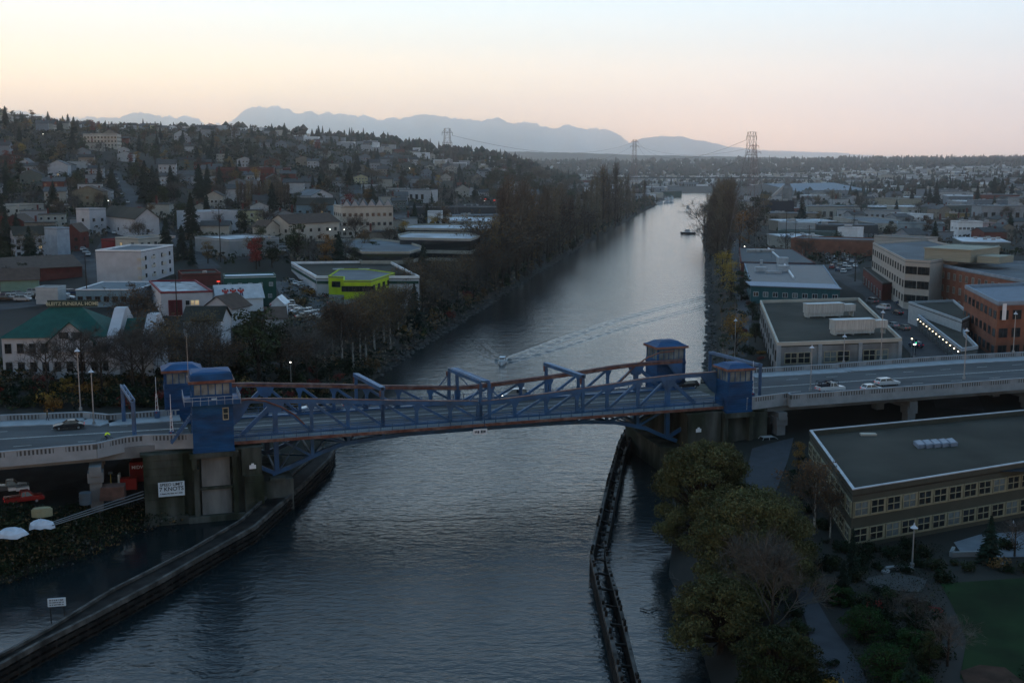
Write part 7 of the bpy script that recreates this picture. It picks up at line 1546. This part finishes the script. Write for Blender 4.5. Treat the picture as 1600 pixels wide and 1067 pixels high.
for lb, a, b, w, zt_, wl in (('dark green boat shed on the shore at the far end of the canal', (1018, 309), (1066, 307), 26, 9, dgreen), ('long grey quay shed behind the dark green boat shed', (1030, 300), (1130, 300), 30, 10, greyp), ('pale shed on the quay right of the far channel end', (1110, 299), (1160, 299), 24, 9, cream)):
    A_ = G(*a, 1); B_ = G(*b, 1); d = (B_ - A_); t = thing('boat_shed', lb, 'warehouse', (A_.x, A_.y + 6, 0), math.atan2(d.y, d.x)); mb = MB(); mb.prism([(0, 0), (d.length, 0), (d.length, w), (0, w)], -1, zt_, top=False); mb.build('wall', [wl], t); mb = MB(); mb.prism([(-.5, -.5), (d.length + .5, -.5), (d.length + .5, w), (-.5, w)], zt_, zt_ + .8); mb.build('roof', [roofg], t)
# ------------------------------------------------------------------ power pylons and lines
def pylon(label, px, pb, pt_, wb, wt, twin=False, arms=((.86, 5), (.98, 3.5)), colr=None):
    p = T(px, pb); r_ = PJ(p.x, p.y, p.z)[2]; h = (pb - pt_) * r_ / F * 1.01; t = thing('power_pylon', label, 'power pylon', p, .25); m_ = colr or metal
    lg = lambda z: wb / 2 + (wt / 2 - wb / 2) * min(1, z / (h * .92)) ** .95; k = .07 + r_ / 13000
    for sx_ in (-1, 1):
        for sy in (-1, 1):
            s = MB(); zz = np.linspace(0, h, 9)
            for a, b in zip(zz[:-1], zz[1:]): s.bar((sx_ * lg(a), sy * lg(a), a - .5), (sx_ * lg(b), sy * lg(b), b), k, k)
            s.build('leg', [m_], t)
    s = MB(); n = 9; zz = [h * (i / n) ** .85 for i in range(n + 1)]
    for a, b in zip(zz[1:-1], zz[2:]):
        for f0 in range(4):
            c = [(-1, -1), (1, -1), (1, 1), (-1, 1)]; q, w = c[f0], c[(f0 + 1) % 4]
            s.bar((q[0] * lg(a), q[1] * lg(a), a), (w[0] * lg(b), w[1] * lg(b), b), k * .6, k * .6); s.bar((w[0] * lg(a), w[1] * lg(a), a), (q[0] * lg(b), q[1] * lg(b), b), k * .6, k * .6); s.bar((q[0] * lg(b), q[1] * lg(b), b), (w[0] * lg(b), w[1] * lg(b), b), k * .6, k * .6)
    s.build('lattice', [m_], t); pts = []
    for fz, aw in arms:
        s = MB(); z = h * fz; s.bar((-aw, 0, z), (aw, 0, z), k * 1.4, k * 1.6)
        for q in (-1, 1): s.bar((q * aw, 0, z), (q * lg(z), 0, z + 1.6), k, k); s.cyl((q * aw, 0, z), (q * aw, 0, z - 1.6), k * .9, k * .9, 5); pts.append(Vector((p.x + q * aw, p.y, p.z + z - 1.6)))
        s.build('crossarm', [m_], t)
    return pts
pm = M('pylon_steel', (.16, .15, .15), .6, .2, 1); pr = M('pylon_red', (.20, .13, .12), .6, .3, .2)
P1 = pylon('large steel power pylon straddling the trees on the right bank', 1168, 425, 212, 17, 2.6, arms=((.84, 2.4), (.97, 2.3)), colr=pm)
P2 = pylon('smaller red and white pylon just right of the large right bank one', 1175, 345, 229, 9, 2.6, arms=((.9, 6), (.98, 4)), colr=pr)
P3 = pylon('thin power pylon in the middle distance left of the canal end', 990, 322, 221, 9, 3.0, arms=((.9, 5), (.97, 4)), colr=pr)
P4 = pylon('steel power pylon with a forked head on the left bank', 700, 358, 205, 11, 2.8, arms=((.86, 2.6), (.96, 2.8)), colr=pm)
def wire(a, b, sag, lab, r0=.05):
    n = 14; o = a.copy(); t = thing('power_line', lab, 'power line', o, 0, 'power lines between the pylons', False); s = MB(); q = [a.lerp(b, i / n) - Vector((0, 0, sag * 4 * (i / n) * (1 - i / n))) - o for i in range(n + 1)]
    for i in range(n): s.cyl(q[i], q[i + 1], r0, r0, 3, cap=False)
    s.build('cable', [M('cable', (.04, .04, .045), .7)], t)
for i, (a, b, sg, l) in enumerate([(P1[0], P3[1], 16, 'lower cable from the large right pylon to the thin middle pylon'), (P1[2], P3[3], 12, 'upper cable from the large right pylon to the thin middle pylon'), (P2[2], P3[2], 9, 'cable from the red and white pylon to the thin middle pylon'), (P4[3], P3[2], 10, 'upper cable from the forked left pylon to the thin middle pylon'), (P4[1], P3[0], 14, 'lower cable from the forked left pylon to the thin middle pylon')]): wire(a, b, sg, l, .065)
def pole(px, pb, pt_, label, arms=2):
    p = T(px, pb); r_ = PJ(p.x, p.y, p.z)[2]; h = (pb - pt_) * r_ / F; t = thing('utility_pole', label, 'utility pole', p, .3, 'wooden utility poles'); s = MB(); s.cyl((0, 0, -1), (0, 0, h), .2, .13, 6); s.build('pole', [bark], t)
    for k in range(arms): s = MB(); z = h - .6 - k * 1.3; s.bar((-1.3, 0, z), (1.3, 0, z), .14, .14); s.build('crossarm', [bark], t)
    return p, h
pl_ = []
for x, b, t_, l in [(137, 478, 398, 'tall wooden pole in front of the blue grey building'), (277, 500, 430, 'wooden pole in front of the red door of the trimmed hall'), (345, 410, 318, 'tall wooden pole before the white industrial block'), (1227, 400, 328, 'wooden pole right of the navy box at the dark roofed hall'), (1333, 378, 335, 'wooden pole in front of the plain white block'), (1262, 330, 298, 'wooden pole beside the huge pale blue hall'), (1300, 322, 296, 'wooden pole in the middle of the right flats'), (1368, 300, 276, 'wooden pole left of the tan warehouse'), (12, 455, 415, 'wooden pole above the parked cars at far left'), (242, 425, 386, 'wooden pole before the balcony flats'), (262, 405, 345, 'wooden pole right of the balcony flats'), (212, 548, 470, 'pole rising behind the funeral home end wall'), (1242, 392, 345, 'pole at the orange end wall'), (1263, 398, 352, 'lamp pole beside the long brick building'), (1310, 415, 385, 'pole in the right car park'), (1336, 440, 395, 'pole at the kerb left of the dark red annex'), (250, 560, 490, 'bare pole among the trees right of the funeral home')]: pl_.append(pole(x, b, t_, l))
# ------------------------------------------------------------------ far highway bridge
t = thing('trestle_bridge', 'long low road bridge crossing the far end of the canal', 'road bridge'); A_ = G(868, 277, 22); B_ = G(1265, 279, 20); A2_ = A_; mb = MB(); ribbon(mb, [(A_.x, A_.y), (B_.x, B_.y)], 16, 19.5, 21.5); ribbon(mb, [(A_.x, A_.y - 8), (B_.x, B_.y - 8)], .5, 21.5, 22.6); mb.build('deck', [M('bridge_green', (.03, .05, .06), .7)], t)
for k in range(40):
    q = A_.lerp(B_, (k + .5) / 40); s = MB(); s.box(q.x - 1, q.y - 7, -2, q.x + 1, q.y + 7, 19.5); s.build('pier', [conc], t)
# ------------------------------------------------------------------ construction yard under the left viaduct
def yard(px, py): g = G(px, py, 5.06); return (g.x, g.y, 5.06)
car('pickup', 'red', yard(38, 785), AN + .2, 'red pickup truck parked under the left viaduct')
car('pickup', 'grey', yard(15, 768), AN + .1, 'dark pickup truck behind the red one under the left viaduct')
for k in range(2): s = MB(); s.box(-.9, -.5, 0, .9, .5, .45); o = s.build('toolbox', [white]); o.location = Vector(yard(24 + k * 12, 776)) + Vector((0, 0, 1.1)); o.rotation_euler = (0, 0, AN + .2); tag(o, ['left of the two pale toolboxes in the red pickup bed', 'right of the two pale toolboxes in the red pickup bed'][k], 'toolbox')
t = thing('shipping_container', 'dark red container with white lettering under the left viaduct', 'container', yard(222, 748), AN - .1); mb = MB(); mb.box(-1.6, -1.5, 0, 1.9, 5, 3.1)
for k in range(12): mb.box(-1.66, -1.3 + k * .5, .2, -1.58, -1.1 + k * .5, 2.9)
mb.build('body', [M('container_red', (.17, .012, .012), .5, .2)], t); mb = MB(); mb.box(-1.7, -1.4, .2, -1.66, 4.6, 2.9); mb.build('cream_side_panel', [cream], t); text(t, 'MIDWAY', .72, (.15, -1.53, 2.3), (R(90), 0, 0), white)  # plain cream panel covers the ribbed left side
t = thing('tool_cabinet', 'bright red steel cabinet in front of the dark red container', 'cabinet', yard(203, 763), AN - .1); mb = MB(); mb.box(-1.3, -.7, 0, 1.1, .7, 1.7); mb.build('body', [M('cabinet_red', (.26, .02, .015), .5)], t); mb = MB(); mb.box(-1.6, -.8, 0, -1.32, .8, 2.4); mb.build('door', [cream], t)
t = thing('plywood_stack', 'brown stack of sheet piling beside the viaduct column', 'stack', yard(177, 778), AN - .1); mb = MB()
for k in range(9): mb.box(-1.8 + k * .03, -1.2, k * .22, 1.7, 1.4 - k * .02, k * .22 + .19)
mb.build('board', [M('plywood_brown', (.10, .06, .05), .85, .3, 1)], t)
t = thing('scaffold', 'small scaffold with work lamps beside the left pier', 'scaffold', yard(213, 722), AN); mb = MB()
for x in (-1.6, 0, 1.6):
    for y in (-.7, .7): mb.cyl((x, y, 0), (x, y, 4.8), .05, .05, 6)
for z in (1.6, 3.2, 4.6):
    for y in (-.7, .7): mb.bar((-1.6, y, z), (1.6, y, z), .05)
    mb.box(-1.6, -.7, z - .08, 1.6, .7, z - .02)
mb.build('frame', [M('scaffold_rust', (.25, .12, .07), .6, .3, 2)], t)
for x, z in ((-1.2, 2.8), (1.3, 4.2)): s = MB(); s.cyl((x, -.6, z), (x, -.6, z + .25), .1, .1, 8); s.build('work_lamp', [lampw], t)
t = thing('work_light', 'yellow wheeled work light standing by the sheet piling', 'work light', yard(174, 765), AN); mb = MB(); mb.box(-.6, -.4, .2, .6, .4, .8); mb.cyl((0, 0, .8), (0, 0, 2.6), .06, .06, 6); mb.build('body', [M('machine_yellow', (.35, .24, .03), .5)], t); s = MB(); s.box(-.3, -.1, 2.5, .3, .1, 2.8); s.build('lamp_head', [glassw], t)
t = thing('water_tank', 'cream plastic tank near the white tarps', 'tank', yard(66, 806), AN); mb = MB(); mb.prism([(1.4 * math.cos(a), .8 * math.sin(a)) for a in np.linspace(0, 6.28, 17)[:-1]], 0, 1.0); mb.prism([(1.2 * math.cos(a), .65 * math.sin(a)) for a in np.linspace(0, 6.28, 17)[:-1]], 1.0, 1.2); mb.build('body', [M('cream_plastic', (.26, .24, .15), .5)], t)
t = thing('barrel', 'blue grey drum left of the near viaduct column', 'drum', yard(134, 787), 0); mb = MB(); mb.cyl((0, 0, 0), (0, 0, 1.7), .85, .85, 16)
for z in (.5, 1.1): mb.cyl((0, 0, z), (0, 0, z + .08), .9, .9, 16)
mb.build('body', [M('drum_grey', (.07, .09, .11), .5)], t)
for k, (x, y, w) in enumerate(((18, 836, 1.9), (64, 822, 1.6))):
    r = random.Random(k); mb = MB(); n = 14
    rings = [[(w * e * math.cos(a) * (1 + .12 * math.sin(3 * a + k)), w * .7 * e * math.sin(a), z + r.uniform(-.17, .17)) for a in np.linspace(0, 6.28, n + 1)[:-1]] for e, z in ((1.1, -.1), (.95, .45), (.6, .8), (.15, .95))]
    for r0, r1 in zip(rings[:-1], rings[1:]): mb.add(r0 + r1, [(i, (i + 1) % n, n + (i + 1) % n, n + i) for i in range(n)], 0, True)
    mb.add(rings[-1], [tuple(range(n))], 0); o = mb.build('tarp_covered_pile', [tarp], None, yard(x, y)); tag(o, ['white tarpaulin pile at the left edge of the yard, the larger one', 'white tarpaulin pile nearer the cream tank'][k], 'tarpaulin pile')
for k in range(3):
    a = Vector(yard(78 + k * 2, 820 + k * 2)); b = Vector(yard(225, 770 + k * 5)); mb = MB(); mb.cyl((0, 0, .3), tuple(b - a + Vector((0, 0, .3))), .07, .07, 6); o = mb.build('pipe', [M('pale_pipe', (.15, .16, .17), .5)], None, tuple(a)); tag(o, ['upper long pale pipe along the edge of the yard', 'middle long pale pipe along the edge of the yard', 'lowest long pale pipe along the edge of the yard'][k], 'pipe')
# odds and ends under the right viaduct and in the garden
g_ = G(1188, 668, 4); t = thing('orange_banner', 'small orange banner hung in the shade right of the right pier', 'banner', (g_.x, g_.y, 5.5)); mb = MB(); mb.box(-.3, -.04, 0, .3, .04, 2.0); mb.build('cloth', [M('orange_cloth', (.45, .12, .05))], t)
car('wagon', 'silver', on(1205, 694, 4.6), .3, 'silver car parked in the shade under the right viaduct'); car('sedan', 'dark blue', on(1222, 682, 4.6), .3, 'dark blue car behind the silver one under the right viaduct')
g_ = T(1402, 890); t = thing('curved_bench', 'curved stone bench in the garden below the dark office block', 'bench', g_); mb = MB()
for k in range(8): a, b = 2.2 - k * .16, 2.2 - (k + 1) * .16; mb.bar((2.6 * math.cos(a), -2.6 + 2.6 * math.sin(a), .45), (2.6 * math.cos(b), -2.6 + 2.6 * math.sin(b), .45), .5, .12)
mb.build('seat', [conc], t)
for k in (0, 4, 8): a = 2.2 - k * .16; s = MB(); s.box(-.2, -.2, 0, .2, .2, .4); s.build('support', [conc], t, (2.6 * math.cos(a), -2.6 + 2.6 * math.sin(a), 0))
g_ = T(1508, 868); t = thing('low_wall', 'angled pale garden wall beside the dark spruce', 'wall', g_, .2); mb = MB(); mb.bar((-2, 0, .3), (1.5, -.4, .3), .4, .7); mb.bar((-2, 0, .3), (-.5, 1.8, .3), .4, .7); mb.build('stone', [conc], t)
for k, (x, y, l) in enumerate([(1384, 893, 'pale boulder left of the curved bench'), (1562, 880, 'boulder right of the dark spruce'), (1460, 470, None)]):
    if l is None: continue
    g_ = T(x, y); bm = bmesh.new(); bmesh.ops.create_icosphere(bm, subdivisions=2, radius=.6)
    for v in bm.verts: v.co *= random.uniform(.8, 1.15); v.co.z *= .6
    me = bpy.data.meshes.new('boulder'); bm.to_mesh(me); bm.free(); me.materials.append(conc); o = put('boulder', me, None, g_); tag(o, l, 'boulder')
# green traffic signal in the street and red lit shop signs
g_ = T(1430, 556); t = thing('traffic_light', 'green traffic signal glowing in the street behind the viaduct', 'traffic light', g_); mb = MB(); mb.cyl((0, 0, 0), (0, 0, 3), .08, .08, 6); mb.box(-.2, -.15, 3, .2, .15, 4); mb.build('post', [cloth], t); s = MB(); s.cyl((0, -.18, 3.2), (0, -.15, 3.2), .13, .13, 8); s.build('green_lens', [M('green_light', (.05, .8, .35), .4, emit=1.2)], t)
for k, (x, y, l) in enumerate(((772, 322, 'red glowing shop sign at the right end of the strip shop'), (758, 320, 'red glowing shop sign left of the other one'), (342, 461, 'small red neon sign at the end of the trimmed hall'), (1387, 356, 'red glowing sign beside the curved mural building'))):
    g_ = T(x, y); t = thing('neon_sign', l, 'sign', (g_.x, g_.y, g_.z)); s = MB(); s.cyl((0, 0, 0), (0, 0, 4), .12, .12, 6); s.build('post', [metal], t); s = MB(); q = .22 + g_.y / 1500; s.box(-q, -.15, 4, q, .15, 4 + q * .6); s.build('sign_face', [redl], t)
# ================================================================== labels that single each scattered thing out
def azm(p): return p[0] / max(p[1], 1) * 1800
def relation(t, l):
    da = azm(t) - azm(l); dd_ = math.log(max(t[1], 1) / max(l[1], 1)) * 200
    if abs(da) > abs(dd_) * .8: return 'right of' if da > 0 else 'left of'
    return 'behind' if dd_ > 0 else 'in front of'
LM += [(G(1160, 260, 40).x, 620, 'the large right bank pylon'), (T(700, 350).x, T(700, 350).y, 'the left bank pylon'), (T(990, 322).x, T(990, 322).y, 'the thin middle pylon'), (T(45, 190).x, T(45, 190).y, 'the far left skyline'), (T(440, 216).x, T(440, 216).y, 'the hill crest below the peak'), (T(1229, 330).x, T(1229, 330).y, 'the concrete silo'),
       (T(640, 268).x, T(640, 268).y, 'the middle of the hillside'), (T(870, 275).x, T(870, 275).y, 'the wooded bluff'), (T(1300, 265).x, T(1300, 265).y, 'the far flats'), (T(1500, 290).x, T(1500, 290).y, 'the right hillside conifers'), (T(1080, 285).x, T(1080, 285).y, 'the far canal end'), (T(250, 260).x, T(250, 260).y, 'the upper hillside street'), (T(350, 230).x, T(350, 230).y, 'the left hillside top'), (T(1600, 330).x, T(1600, 330).y, 'the right edge houses'), (T(1300, 950).x, T(1300, 950).y, 'the garden footpath'), (T(1400, 980).x, T(1400, 980).y, 'the garden'), (T(60, 860).x, T(60, 860).y, 'the low bank under the yard'), (T(560, 560).x, T(560, 560).y, 'the bank birches'), (T(1140, 520).x, T(1140, 520).y, 'the leaf covered path')]
bk = {}
for o in THINGS:
    x, y = o.location.x, o.location.y; best = min(LM, key=lambda l: (azm((x, y)) - azm(l)) ** 2 + (math.log(max(y, 1) / max(l[1], 1)) * 260) ** 2)
    lab = o['label'] + ('' if o.get('group') else ' ' + relation((x, y), best) + ' ' + best[2]); bk.setdefault(lab, []).append(o)
SM_ = ['', 'second ', 'third ', 'fourth ', 'fifth ', 'sixth ', 'seventh ', 'eighth ', 'ninth ', 'tenth ', 'eleventh ', 'twelfth ']
for lab, os_ in bk.items():
    os_.sort(key=lambda o: azm(o.location))
    n = len(os_)
    for i, o in enumerate(os_):
        if n == 1: e = ''
        elif i < 12: e = ', ' + (SM_[i] + 'from left' if i else 'leftmost')
        else: j = n - 1 - i; e = ', ' + ((ORD[i] + ' from left') if i < 30 else (SM_[j] + 'from right' if 0 < j < 12 else ('rightmost' if j == 0 else '')))
        w = (lab + e).split()
        if len(w) > 16: w = [q for q in w if q not in ('the', 'a')]
        o['label'] = ' '.join(w[:16])
        if not e and n > 1: o['group'] = lab
    if not os_[0].get('group') and n > 2:
        for o in os_: o['group'] = lab
